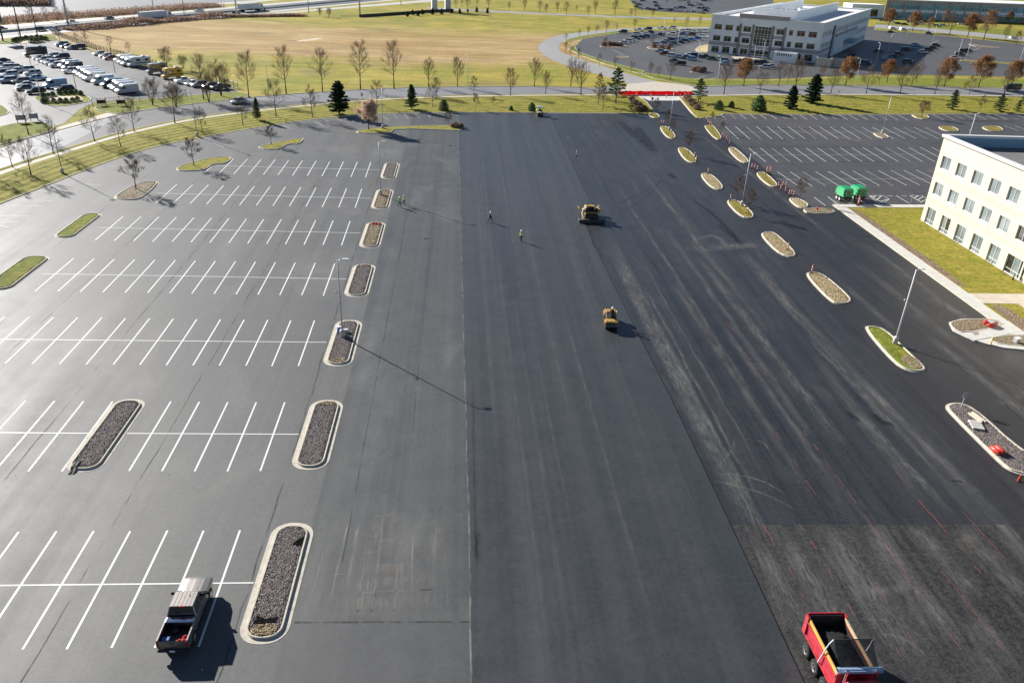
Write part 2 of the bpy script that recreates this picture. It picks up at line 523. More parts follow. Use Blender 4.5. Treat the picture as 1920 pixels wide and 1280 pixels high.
def carp(name, metal=0.0):
    t = NT(name)
    oi = t.n('ShaderNodeObjectInfo')
    d = t.ramp(t.noise(1.6, 4, .6), [(.3, .86), (.7, 1.04)])
    return t.fin(t.mix(1.0, oi.outputs['Color'], d, 'MULTIPLY'), .32, .5, metal, .7)
carp('car_paint')
plain('car_glass', (.012, .016, .02), .06, .8, var=.1)
plain('tyre', (.022, .021, .02), .85, .3, var=.25, scale=8)
plain('rim', (.45, .45, .46), .35, .5, .9, var=.1)
plain('trim_black', (.018, .018, .02), .5, .5)
plain('lamp_glass', (.7, .7, .68), .15, .6)
plain('lamp_red', (.45, .02, .02), .25, .6)
plain('plate_white', (.7, .71, .72), .4)
plain('metal_grey', (.47, .50, .53), .45, .5, .3, var=.08)
plain('metal_white', (.72, .73, .74), .45, .5, 0, var=.06)
plain('metal_dark', (.05, .05, .055), .5, .5, .3)
plain('chrome', (.75, .75, .76), .12, .5, 1.0, var=.04)
plain('plastic_red', (.62, .035, .02), .4, .5)
plain('plastic_orange', (.75, .11, .03), .45, .5)
plain('fence_red', (.62, .008, .03), .55, .4, var=.2, scale=1.2)
_t = MATS['fence_red'].node_tree; _tr = _t.nodes.new('ShaderNodeBsdfTranslucent'); _tr.inputs[0].default_value = (.75, .01, .04, 1)
_mx = _t.nodes.new('ShaderNodeMixShader'); _mx.inputs[0].default_value = .55
_t.links.new(_t.nodes['Principled BSDF'].outputs[0], _mx.inputs[1]); _t.links.new(_tr.outputs[0], _mx.inputs[2]); _t.links.new(_mx.outputs[0], _t.nodes['Material Output'].inputs[0])
plain('reflective', (.82, .82, .80), .4)
plain('green_paint', (.01, .37, .13), .4, .5, 0, var=.2, scale=1.5, coat=.3)
plain('truck_red', (.46, .025, .045), .38, .5, 0, var=.38, scale=1.8, coat=.3)
plain('wood', (.55, .34, .08), .75, .3, var=.25, scale=2.2)
plain('wood_raw', (.50, .38, .22), .8, .3, var=.3, scale=2.5)
plain('machine_yellow', (.42, .25, .06), .55, .5, 0, var=.4, scale=2.4)
plain('machine_cream', (.66, .58, .38), .5, .5, 0, var=.2, scale=2.4)
plain('steel_drum', (.10, .10, .105), .35, .5, .8, var=.25, scale=2)
plain('tarp', (.013, .014, .016), .7, .3, var=.3, scale=3)
plain('hot_mix', (.014, .014, .015), .9, .3, var=.4, scale=9)
plain('blue_grey', (.30, .42, .58), .4, .5, .2, var=.1)
plain('sign_back', (.33, .32, .40), .5, .5, .2)
plain('sign_blue', (.05, .13, .40), .5)
plain('sign_green', (.02, .20, .09), .5)
plain('sign_yellow', (.85, .60, .02), .5)
plain('hollow_shade', (.012, .011, .011), .95, .2, var=.4, scale=9)  # near-black colour standing for the shade inside hollows of a gravel bed
plain('cream_wall', (.60, .535, .41), .85, .25, var=.10, scale=.4)
plain('cream_band', (.56, .46, .36), .85, .25, var=.07, scale=.5)
plain('cream_trim', (.74, .70, .60), .8, .25, var=.05, scale=.5)
plain('white_wall', (.86, .88, .88), .85, .25, var=.07, scale=.3)
plain('taupe_wall', (.42, .385, .37), .85, .25, var=.09, scale=.3)
plain('grey_pilaster', (.20, .20, .21), .8, .3, var=.08, scale=.3)
plain('roof_white', (.80, .80, .79), .8, .3, var=.06, scale=.3)
plain('roof_grey', (.20, .20, .195), .9, .2, var=.25, scale=.25)
plain('parapet_blue', (.22, .36, .47), .5, .5, .2, var=.06, scale=.3)
plain('frame_white', (.78, .78, .75), .5)
plain('frame_tan', (.50, .46, .38), .5)
plain('block_wall', (.62, .55, .45), .85, .25, var=.12, scale=.8)
plain('skin', (.42, .24, .16), .6)
plain('cloth_black', (.016, .017, .02), .8, .3)
plain('vest_green', (.16, .72, .07), .6)
plain('vest_yellow', (.68, .74, .12), .6)
plain('hat_white', (.85, .85, .84), .35)
def glassmat(name, c1, c2, rough, sc=.25):
    t = NT(name)
    return t.fin(t.mix(t.ramp(t.noise(sc, 2, .5), [(.4, 0), (.6, 1)]), c1, c2), rough, .7)
glassmat('pane_blind', (.12, .155, .165), (.2, .235, .24), .1)
glassmat('pane_dark', (.012, .015, .014), (.03, .033, .028), .05)
glassmat('pane_green', (.016, .026, .014), (.05, .06, .032), .06)
glassmat('pane_teal', (.03, .18, .29), (.08, .36, .48), .08, .12)
M = MATS

# ------------------------------------------------------------------ the setting: ground, lots, roads
mb = MB(); mb.sheet([(-1500, -150), (1900, -150), (1900, 2600), (-1500, 2600)], 0.0)
ground = struct('ground', mb, M['field'])

SEAM = [(0.9, -60), (0.9, 33.7), (0.8, 47.5), (0.5, 70.6), (0.0, 103.4), (-0.6, 150), (-1.3, 222)]
LIP_NEAR = [(22.0, -60), (22.05, 33), (21.9, 50), (21.7, 67.6), (21.2, 81), (20.4, 112), (20.5, 123.5)]
LIP_FAR = [(23.3, 123.5), (23.1, 157), (23.2, 222)]
# verge edge (kerb line of the left lot), in order from the left around to the drive
KERB_PX = [(-60, 408), (0, 383), (60, 360), (110, 340), (160, 320), (240, 291), (300, 274), (370, 260), (480, 240), (560, 228), (640, 219), (700, 214.5), (760, 212.5), (830, 211.5), (960, 212), (1130, 212.5), (1212, 213)]
KERB_L = chaikin([(-79, 60), (-78, 95)] + [g2(*p) for p in KERB_PX], 2, False)

def flat(name, poly, z, mat, parent=None):
    mb = MB(); mb.sheet(poly, z)
    return struct(name, mb, M[mat], parent)

lot_old = flat('parking_lot', [(-82, -60), (-10.9, -60), (-11.6, 70), (-12.4, 150), (-13, 222), (-82, 222)], .030, 'asphalt_old')
aisle = flat('parking_aisle', [(-10.9, -60), (2, -60), (2, 222), (-13, 222), (-12.4, 150), (-11.6, 70)], .031, 'asphalt_aisle')
patch = flat('asphalt_patch', [(-11.0, -60), (1.0, -60), (1.0, 38.7), (-11.0, 38.9)], .036, 'asphalt_patch')
mb = MB(); mb.prism(SEAM + LIP_FAR[::-1] + LIP_NEAR[::-1], .0, .075)
new_mat = struct('new_asphalt', mb, M['asphalt_mat'])
tack = flat('tack_coated_base', [(20, 48.4), (46.4, 48.2), (48, 90), (49.5, 150), (50.5, 222), (20, 222)], .022, 'asphalt_tack')
milled = flat('milled_base', [(20, -60), (46, -60), (46.4, 48.3), (20, 48.5)], .021, 'asphalt_milled')
drive = flat('drive_lane', [(46, -60), (75, -60), (75, 141), (67, 148), (67, 222), (73, 252), (47, 247), (50.4, 222), (49.5, 150), (48, 90), (46.3, 48.2)], .027, 'asphalt_drive')
back_lot = flat('rear_parking_lot', [(64, 133), (73.5, 133), (73.5, 136.2), (190, 139), (240, 150), (240, 250), (66, 227), (64.5, 160)], .034, 'asphalt_back')
flat('concrete_apron', [g2(1195, 180.5), g2(1282, 181), g2(1273, 189), g2(1217, 189)], .034, 'paving')
flat('concrete_pad', [(60.5, 66), (64, 66.2), (70, 62), (70, 20), (56, 20), (57, 45)], .033, 'concrete_lot')

# ---- the public road that curves round the lots
WALK_PX = [(-70, 352), (25, 317), (120, 287), (200, 262), (252, 248), (328, 231), (400, 219), (487, 208), (580, 198.5), (655, 191.5), (730, 186.5), (855, 182), (960, 180), (1110, 179), (1165, 179)]
WALK = chaikin([(-90, 60), (-88, 100)] + [g2(*p) for p in WALK_PX], 2, False)
ROAD_S = offset_line(WALK, 2.3)
ROAD_N_PX = [(-60, 298), (0, 277), (60, 258), (110, 245), (220, 216), (290, 204.5), (380, 194), (480, 182), (600, 173.5), (700, 167.5), (800, 164), (900, 163), (1000, 163), (1100, 165)]
ROAD_N = chaikin([(-104, 60), (-102, 110)] + [g2(*p) for p in ROAD_N_PX], 2, False)
ROAD_RS = [g2(1276, 181), g2(1300, 178.5), g2(1440, 176.5), g2(1615, 176.5), g2(1760, 177.5), g2(1915, 179.5), (330, 300)]
ROAD_RN = [g2(1320, 163), g2(1440, 160.5), g2(1615, 162), g2(1760, 164), g2(1915, 166.5), (345, 330)]
road_poly = ROAD_N + [g2(1215, 158), g2(1300, 158)] + ROAD_RN + ROAD_RS[::-1] + [g2(1190, 181)] + ROAD_S[::-1]
road = flat('road', road_poly, .024, 'asphalt_road')
flat('road_crossing', [g2(1178, 158), g2(1230, 153), g2(1290, 160), g2(1310, 168), g2(1290, 174), g2(1170, 174), g2(1150, 166)], .028, 'paving_warm')

# ---- raised verges with a kerb along the asphalt
def verge(name, poly, mat, z=.13, uv=None):
    mb = MB(); mb.prism(poly, -.02, z)
    return struct(name, mb, M[mat])

def strip_verge(name, A, B, mat, z=.13, n=90):
    """raised strip between two lines, uv.y in metres across"""
    def resample(pts, n):
        d = [0]
        for i in range(1, len(pts)): d.append(d[-1]+math.hypot(pts[i][0]-pts[i-1][0], pts[i][1]-pts[i-1][1]))
        xs = np.interp(np.linspace(0, d[-1], n), d, [p[0] for p in pts]); ys = np.interp(np.linspace(0, d[-1], n), d, [p[1] for p in pts])
        return list(zip(xs, ys))
    A, B = resample(A, n), resample(B, n)
    K = 7
    mb = MB(); uv = []
    for i in range(n):
        w = math.hypot(A[i][0]-B[i][0], A[i][1]-B[i][1])
        for k in range(K+1):
            s = k/K
            zz = z + (.10*sin(pi*s) if 0 < k < K else 0)
            mb.v.append((A[i][0]*(1-s)+B[i][0]*s, A[i][1]*(1-s)+B[i][1]*s, zz)); uv.append((i*2.0, s*w))
    for i in range(n-1):
        for k in range(K):
            a = i*(K+1)+k
            mb.f.append((a, a+1, a+K+2, a+K+1)); mb.m.append(0)
    o = len(mb.v)
    for i in range(n):
        for P in (A, B):
            mb.v.append((P[i][0], P[i][1], 0)); uv.append((0, 0))
    for i in range(n-1):
        mb.f.append((o+2*i, i*(K+1), (i+1)*(K+1), o+2*i+2)); mb.f.append((i*(K+1)+K, o+2*i+1, o+2*i+3, (i+1)*(K+1)+K)); mb.m += [0, 0]
    mb.uv = uv
    return struct(name, mb, M[mat])

def kerb_line(name, pts, z=.155, w=.18, g=.42, mat='kerb', parent=None):
    """kerb to the left of the line, gutter pan to its right"""
    mb = MB()
    A, B, C = pts, offset_line(pts, w), offset_line(pts, -g)
    n = len(pts)
    vs = []
    for i in range(n):
        vs += [(C[i][0], C[i][1], .0), (C[i][0], C[i][1], .042), (A[i][0], A[i][1], .04), (A[i][0], A[i][1], z), (B[i][0], B[i][1], z), (B[i][0], B[i][1], .0)]
    fs = []
    for i in range(n-1):
        for k in range(5):
            a = i*6+k
            fs.append((a, a+1, a+7, a+6))
    mb.add(vs, fs)
    return struct(name, mb, M[mat], parent)

VERGE_IN = offset_line(KERB_L, .17)
strip_verge('grass_verge', VERGE_IN[:-1], offset_line(WALK, -.75)[:-1], 'grass_verge', .13, 120)
kerb_line('lot_kerb', KERB_L)
mb = MB(); mb.prism(strip_poly(WALK, -.78, .78), .0, .15)
walk = struct('footpath', mb, M['paving_warm'])
strip_verge('grass_strip', offset_line(WALK, .77), offset_line(WALK, 2.15), 'grass_plain', .12, 100)
kerb_line('road_kerb', ROAD_S[::-1], .15, .16, .3, 'concrete')
kerb_line('road_kerb', offset_line(ROAD_N, 0), .15, .16, .3, 'concrete')
# rear lot verge and the two sides of the entrance
rv = [g2(1276, 183.5), g2(1300, 181.5), g2(1440, 179.5), g2(1615, 179.5), g2(1760, 180.5), g2(1915, 182.5), (330, 296), (330, 262), g2(1915, 214), g2(1800, 214), g2(1700, 214.8), g2(1570, 215.4), g2(1440, 215.5), g2(1357, 213.6), g2(1352, 216), g2(1314, 222), g2(1304, 222)]
A_ = [g2(1357, 213.6), g2(1440, 215.5), g2(1570, 215.4), g2(1700, 214.8), g2(1800, 214), g2(1915, 214), (330, 262)]
B_ = [g2(1290, 182.5), g2(1440, 179.8), g2(1615, 179.8), g2(1760, 180.8), g2(1915, 182.8), (330, 296)]
verge('verge_corner', [g2(1275, 184.5), g2(1290, 182.3), g2(1358, 213), g2(1352, 217), g2(1314, 222.5), g2(1305, 222)], 'grass_plain')
strip_verge('grass_verge', A_, B_, 'grass_verge', .135, 80)
kerb_line('lot_kerb', A_, .155)
kerb_line('lot_kerb', chaikin([g2(1271, 182), g2(1275, 186), g2(1304, 221), g2(1314, 223), g2(1352, 218), g2(1357, 214)], 1, False), .16, .22, .25)
mb = MB(); mb.prism(strip_poly([g2(1283, 181.2), g2(1440, 178.2), g2(1615, 178.2), g2(1760, 179.2), g2(1915, 181.2), (330, 298)], -.8, .8), 0, .15)
struct('footpath', mb, M['paving_warm'])
verge('verge_corner', [g2(1165, 180.5), g2(1196, 182), g2(1212, 192), g2(1228, 211), g2(1221, 214.5), g2(1160, 213)], 'grass_plain', .14)
kerb_line('lot_kerb', [g2(1228, 212), g2(1213, 192), g2(1198, 181.5)], .16, .2, .2)
kerb_line('road_kerb', ROAD_RN, .15, .16, .3, 'concrete')

# ---- north side: fenced lot, its grass, entrance
flat('fenced_parking_lot', [g2(45, 80), g2(105, 77), g2(165, 97), g2(240, 118), g2(330, 142), g2(447, 170), g2(430, 176), g2(350, 179), g2(178, 192), g2(150, 205), g2(120, 232), g2(0, 268), g2(-90, 300), g2(-200, 240), g2(-160, 120), g2(0, 84)], .026, 'asphalt_far')
flat('entrance_crossing', [g2(105, 240), g2(225, 205), g2(215, 219), g2(110, 248)], .030, 'paving_warm')
def gpoly(name, pts, mat, z=.12, smooth=2):
    p = ccw(chaikin([g2(*q) for q in pts], smooth) if smooth else [g2(*q) for q in pts])
    r = empty_root = None
    mb = MB(); mb.prism(inset(p, .18), 0, z)
    o = struct(name, mb, M[mat])
    k = MB(); ring_mesh(k, p, inset(p, .2), 0, z+.02)
    struct('kerb', k, M['concrete'], o)
    return o
gpoly('grass_strip', [(172, 204), (190, 196), (260, 190), (350, 180), (440, 172), (470, 178), (470, 183), (380, 194), (290, 204), (222, 214), (205, 213)], 'grass_green', .1)
gpoly('grass_strip', [(0, 238), (30, 231), (75, 229), (98, 236), (105, 243), (60, 257), (0, 272), (-40, 285), (-60, 255)], 'grass_green', .12)
gpoly('grass_strip', [(-40, 205), (0, 195), (12, 203), (20, 212), (0, 219), (-40, 225)], 'grass_green')
gpoly('planting_island', [(58, 184), (80, 180), (150, 174), (160, 178), (178, 190), (120, 200), (90, 200)], 'grass_green')
flat('sand_bed', [g2(82, 186), g2(95, 181), g2(150, 182), g2(156, 187), g2(146, 190), g2(88, 192)], .135, 'bed_sand')
gpoly('grass_strip', [(-20, 78), (100, 64), (112, 74), (90, 79), (0, 84)], 'grass_green')
flat('sand_bed', [g2(36, 80), g2(50, 77), g2(80, 75), g2(83, 78), g2(60, 81), g2(38, 82)], .135, 'bed_sand')
gpoly('grass_strip', [(155, 88), (165, 92), (190, 99), (185, 102), (160, 95)], 'grass_green')

# ---- ring road and the far lots
def strip_px(name, A, B, z, mat):
    return flat(name, chaikin([g2(*p) for p in A], 2, False) + chaikin([g2(*p) for p in B], 2, False)[::-1], z, mat)
RING_O = [(1190, 162), (1160, 151), (1110, 137), (1060, 123), (1025, 108), (1010, 96), (1008, 86), (1025, 73), (1060, 64), (1135, 56), (1185, 52.5), (1330, 50.5)]
RING_I = [(1300, 166), (1225, 152), (1185, 141), (1135, 126), (1080, 108), (1053, 99), (1045, 90), (1055, 78), (1080, 69), (1155, 59), (1185, 55.5), (1330, 53.5)]
strip_px('ring_road', RING_O, RING_I, .022, 'concrete_lot')
flat('office_parking_lot', [g2(*p) for p in [(1078, 88), (1092, 74), (1172, 61), (1330, 53.8), (1420, 52), (1640, 50), (1760, 62), (1920, 84), (1990, 100), (1990, 146), (1800, 142), (1640, 140), (1440, 149), (1290, 147), (1210, 136), (1135, 117), (1085, 100)]], .018, 'asphalt_far')
flat('far_parking_lot', [g2(*p) for p in [(1180, 0), (1200, 19), (1260, 24), (1330, 26), (1450, 27), (1450, -18), (1190, -18)]], .02, 'asphalt_far')
strip_px('far_road', [(800, 14), (960, 22), (1110, 29), (1330, 35), (1500, 40)], [(800, 16.5), (960, 25), (1110, 32), (1330, 38.5), (1500, 43)], .02, 'concrete_lot')
strip_px('far_road', [(1640, 46), (1720, 51), (1860, 64), (1960, 74)], [(1640, 53), (1720, 58), (1860, 71.5), (1960, 82)], .024, 'concrete_lot')
gpoly('grass_strip', [(1640, 53.5), (1720, 58.5), (1860, 72), (1960, 82.5), (1960, 88), (1860, 77), (1720, 62.5), (1640, 57)], 'grass_plain', .1, 0)
gpoly('grass_strip', [(1640, 43), (1760, 45), (1900, 58), (1960, 66), (1960, 73.5), (1860, 63.5), (1720, 50.5), (1640, 46)], 'grass_green', .1, 0)
gpoly('grass_strip', [(1312, 163), (1280, 158), (1225, 147), (1200, 138), (1240, 142), (1300, 150), (1440, 152), (1640, 144), (1800, 148), (1990, 151), (1990, 166), (1760, 161.5), (1615, 160), (1440, 158.5)], 'grass_green', .11, 0)
gpoly('grass_strip', [(1200, 139), (1135, 121), (1085, 103), (1066, 92), (1078, 83), (1085, 83), (1078, 88), (1085, 98), (1135, 115), (1210, 134)], 'grass_green', .11, 0)
gpoly('grass_strip', [(1058, 76), (1090, 68), (1160, 58.5), (1185, 57.5), (1178, 60), (1092, 72.5), (1062, 80)], 'grass_green', .11, 0)
gpoly('planting_island', [(1123, 86), (1160, 84), (1178, 87), (1165, 90), (1128, 90)], 'bed_soil', .12, 1)
gpoly('planting_island', [(1211, 88), (1235, 87), (1266, 92), (1250, 95), (1218, 93)], 'bed_soil', .12, 1)
gpoly('planting_island', [(1151, 107), (1172, 105), (1183, 109), (1160, 110)], 'bed_soil', .12, 1)
gpoly('planting_island', [(1288, 136), (1310, 132), (1333, 135), (1320, 138)], 'bed_soil', .12, 1)
gpoly('planting_island', [(1303, 92), (1315, 86), (1330, 84), (1330, 98), (1318, 100), (1306, 97)], 'bed_straw', .12, 1)
gpoly('footpath', [(1372, 107), (1440, 108), (1450, 113), (1380, 111)], 'paving_warm', .12, 0)
gpoly('grass_strip', [(1800, 112), (1920, 120), (1920, 123), (1800, 115)], 'grass_dry', .12, 0)
gpoly('planting_island', [(1815, 82), (1840, 86), (1880, 90), (1860, 91), (1820, 87)], 'bed_soil', .12, 1)

# ---- highway along the far side of the meadow
H0, HD, HN = Vector((-190, 362)), Vector((.425, .905)), Vector((.905, -.425))
def hband(name, a, b, z, mat, s0=-420, s1=900, a1=None, b1=None):
    p = [H0+HD*s0+HN*a, H0+HD*s1+HN*(a1 if a1 is not None else a), H0+HD*s1+HN*(b1 if b1 is not None else b), H0+HD*s0+HN*b]
    return flat(name, [tuple(q) for q in p], z, mat)
hband('highway', -13, 24, .02, 'concrete_road')
hband('highway_lanes', -5, 5.5, .026, 'asphalt_highway')
hband('highway_lanes', 11.5, 18.5, .026, 'asphalt_highway')
hband('exit_ramp', 22, 24, .024, 'concrete_road', 60, 700, 60, 90)
hband('frontage_lot', -150, -34, .016, 'asphalt_road', -60, 700)
hband('frontage_road', -34, -26, .02, 'concrete_road', 120, 700)
w_ = MB()
for s in range(-420, 900, 60):
    c = H0+HD*s+HN*8.5; e = c+HD*59.7
    w_.prism([tuple(c-HN*.3), tuple(e-HN*.3), tuple(e+HN*.3), tuple(c+HN*.3)], 0, .9)
tag(w_.build('median_barrier', M['concrete']), 'low concrete barrier wall between the two highway carriageways', 'barrier')

# ---- patches of other grass on the meadow


flat('dirt_track', chaikin([g2(*p) for p in [(555, 77), (600, 71), (606, 74), (560, 79)]], 1), .010, 'bed_sand')

# ------------------------------------------------------------------ painted stalls of the left lot
SKEW = radians(-.9)
def stall_line(pts, parent, w=.155, z=.036, mat='paint_white', name='stall_line'):
    L = offset_line(pts, w/2); R = offset_line(pts, -w/2)
    mb = MB(); mb.sheet(L+R[::-1], z)
    return mb.build(name, M[mat], parent)
ROWS = [(-16.8, 42.5, 9, 0), (-17.16, 61.25, 12, 0), (-17.4, 79.75, 15, 0), (-17.66, 98.3, 14, 0), (-17.9, 116.7, 14, 0), (-18.15, 134.9, 13, 0), (-18.5, 153.8, 12, 0)]
for r, (xr, yc, n, _) in enumerate(ROWS):
    for i in range(n):
        x = xr - i*2.7432
        if r == 1 and -33.6 < x < -30.3: continue
        j = RNG.uniform(-.05, .05)
        stall_line([(x-sin(SKEW)*5.6+j*.3, yc-5.6+j+.006*i*r), (x+sin(SKEW)*5.6+j*.3, yc+5.6+j+.006*i*r)], lot_old)
    x1 = -14.55 - .0155*(yc-42.5); x0 = xr-(n-1)*2.7432-(1.6 if r in (3, 4, 5) else 2.2)
    yl = yc + .012*(xr-x0)
    if r == 1:
        stall_line([(-30.3, yc+.1), (x1, yc)], lot_old, .12, .0395)
        stall_line([(x0, yc+.3), (-33.5, yc+.1)], lot_old, .12, .0395)
    else:
        stall_line([(x0, yc+(.25 if r > 2 else .0)), (x1, yc)], lot_old, .12, .0395)
# faded stalls along the verge kerb
for (a, b) in [((0, 387+36), (17, 427)), ((0, 417), (34, 416.5)), ((0, 405), (57, 406)), ((10, 385), (82, 386.5)), ((28, 374), (98, 377)), ((160, 345), (190, 348)), ((245, 283+22), (268, 312)), ((345, 283), (372, 288)), ((400, 268), (420, 277)), ((530, 235), (545, 242)), ((608, 225), (630, 232)), ((631, 223), (650, 230)), ((590, 227), (606, 237)), ((716, 217), (728, 226)), ((737, 214.5), (746, 223)), ((757, 214.5), (766, 223)), ((778, 213.5), (787, 222)), ((800, 213), (807, 221)), ((820, 213), (827, 221))]:
    stall_line([g2(*a), g2(*b)], lot_old, .14, .0365, 'paint_worn')

# ---- stalls of the rear lot on the right
def right_row(y0, y1, xa, xb, n, slope=.0, mid=True, z=.040, skew=.0):
    for i in range(n):
        x = xa+(xb-xa)*i/(n-1)
        yy = slope*(x-xa)
        stall_line([(x-skew, y0+yy), (x+skew, y1+yy)], back_lot, .13, z, 'paint_white' if i % 5 else 'paint_worn')
    if mid:
        ym = (y0+y1)/2
        stall_line([(xa-1.6, ym), (xb+1.5, ym+slope*(xb-xa))], back_lot, .11, z+.0035, 'paint_worn')
def row_px(tops, bots, mid=None):
    for i, (t_, b_) in enumerate(zip(tops, bots)):
        stall_line([g2(*t_), g2(*b_)], back_lot, .13, .040, 'paint_worn' if i % 5 == 2 else 'paint_white')
    if mid: stall_line([g2(*p) for p in mid], back_lot, .11, .0435, 'paint_worn')
row_px([(1331+18.4*i, 213.5+.06*min(i, 6)) for i in range(20)]+[(1748+19.5*i, 214.8) for i in range(11)],
       [(1342+19.0*i, 223+.16*i) for i in range(20)]+[(1769+20*i, 225-.1*i) for i in range(11)])
row_px([(1359+19.75*i, 237.2+.12*i) for i in range(20)]+[(1883+20*i, 236.5) for i in range(3)], [(1385+20.8*i, 261.3-.05*i) for i in range(20)]+[(1909+20*i, 245.5) for i in range(3)], [(1352, 248.3), (1763, 248.5)])
row_px([(1404+21.4*i, 278-.1*i) for i in range(18)], [(1436+22.6*i, 304.2-.05*i) for i in range(15)]+[(1436+22.6*(15+i), 303-.1*i) for i in range(3)], [(1408, 291.5), (1760, 289.5)])
row_px([(1458+23.6*i, 323-.35*i) for i in range(14)], [(1498+25.2*i, 350-.25*i) for i in range(12)]+[(1800+22*i, 346) for i in range(2)], [(1455, 337), (1752, 335)])
row_px([(1526, 370), (1552, 369), (1578, 368.5), (1604, 368), (1630, 367.5)], [(1548, 386), (1573, 385.5), (1598, 385), (1624, 384.5), (1650, 384)])
for pts in ([(1630, 367), (1655, 367), (1667, 374), (1656, 381), (1631, 367)], [(1642, 367), (1636, 371)], [(1653, 367), (1643, 376)], [(1664, 374), (1649, 379)], [(1680, 367), (1704, 381)],
            [(1706, 367), (1728, 367), (1738, 373)], [(1706, 367), (1728, 380)], [(1722, 367), (1714, 372)], [(1731, 369), (1721, 375)], [(1737, 374), (1727, 379)], [(1663, 367.3), (1674, 368.2)], [(1690, 367.2), (1700, 368.5)]):
    stall_line([g2(*p) for p in pts], back_lot, .16, .041, 'paint_white')

# stalls of the office lot and the fenced lot, few and far
for i in range(11):
    stall_line([g2(1148+i*9, 74+i*.6), g2(1160+i*11, 75+i*.9)], ground, .2, .03, 'paint_worn')
for (a, b) in [((1149, 93), (1170, 104)), ((1812, 100), (1848, 86)), ((1560, 100), (1580, 96)), ((1745, 83), (1760, 76)), ((1300, 150), (1322, 143)), ((1330, 150), (1345, 144)), ((1060+40, 118), (1133, 124))]:
    stall_line([g2(*a), g2(*b)], ground, .3, .03, 'paint_worn')

# ------------------------------------------------------------------ wear, joints and marks on the asphalt
def jit(p0, p1, n, a, seed):
    r = random.Random(seed)
    out = []
    for i in range(n+1):
        s = i/n
        out.append((p0[0]+(p1[0]-p0[0])*s+(r.uniform(-a, a) if 0 < i < n else 0), p0[1]+(p1[1]-p0[1])*s))
    return out
def smooth(pts, it=2): return chaikin(pts, it, False)
ZL, ZA, ZM, ZT, ZD = .0335, .0345, .0785, .0255, .0305
# paving joints, dark
for k, (a, b, w) in enumerate([((-37.3, 20), (-38.8, 170), .13), ((-14.5, -20), (-14.9, 70), .13), ((-15.0, 70), (-16.3, 168), .13), ((-57.5, 60), (-58.2, 150), .14), ((-26.5, 20), (-27.2, 165), .1), ((-48.2, 40), (-48.6, 160), .1)]):
    ribbon(jit(a, b, 60, .07, k), w, ZL+.0008*k, M['mark_crack'], 'joint', lot_old)
for k, (a, b, w) in enumerate([((-8.6, 44), (-9.6, 200), .09), ((-4.4, 60), (-5.0, 150), .06)]):
    ribbon(jit(a, b, 50, .05, 20+k), w, ZA+.0008*k, M['mark_crack'], 'joint', aisle)
ribbon(jit((-11, 38.8), (.9, 38.65), 24, .0, 3), .16, .0385, M['mark_crack'], 'joint', patch)
for k, (a, b, w) in enumerate([((-8.6, 40.2), (-1.2, 40.6), 2.6), ((-6.8, 39), (-6.4, 50), 1.8), ((-4.4, 39), (-4.0, 48), 1.6), ((-8.6, 42), (-.6, 43), 2.4), ((-2.2, 39.4), (-1.6, 50), 1.4)]):
    ribbon(jit(a, b, 8, .05, 260+k), w, ZA+.0055+.0004*k, M['mark_dust'], 'scrape', aisle)
# pale edge and dark lip of the new mat
ribbon(smooth(jit((.95, -30), (.86, 47), 30, .05, 5)+jit((.8, 48), (-1.2, 208), 80, .05, 6), 1), .13, ZM, M['mark_edge'], 'joint_edge', new_mat)
ribbon(offset_line(LIP_NEAR, 0), .24, .0238, M['mark_seam'], 'mat_edge', tack)
ribbon(LIP_FAR, .2, .0242, M['mark_seam'], 'mat_edge', tack)
mb = MB()
for P_ in (LIP_NEAR, LIP_FAR):
    mb2 = MB()
    n = len(P_); O = offset_line(P_, -.10)
    mb2.add([(x, y, .0765) for x, y in P_]+[(x, y, .018) for x, y in O], [(i, i+1, n+i+1, n+i) for i in range(n-1)])
    mb2.build('mat_edge', M['mark_seam'], new_mat)
# long pale roller lines on the mat
for k, (x0, y0, x1, y1, w) in enumerate([(6.0, 26, 5.2, 120, .45), (7.5, 26, 6.9, 95, .6), (9.0, 44, 8.4, 90, .4), (13.4, 34, 12.9, 92, .5), (3.4, 50, 2.8, 150, .5), (10.8, 60, 10.4, 130, .4), (18.3, 60, 18.0, 165, .16), (19.6, 50, 19.3, 66, .09), (20.2, 42, 20.0, 60, .08), (4.6, 90, 4.0, 190, .6), (8.0, 100, 7.6, 200, .6), (15.0, 130, 15.0, 200, .6)]):
    ribbon(jit((x0, y0), (x1, y1), 30, .04, 40+k), w, ZM+.0006*(k % 3), M['mark_pale'], 'roller_line', new_mat)
for k, (x, y, l, w) in enumerate([(1.3, 41, 30, .3), (1.4, 44, 4, .8), (20.9, 108, 5, .5), (20.4, 111.5, 4, .6)]):
    ribbon(jit((x, y), (x, y+l), 6, .05, 70+k), w, ZM+.0022, M['mark_tyre'], 'stain', new_mat)
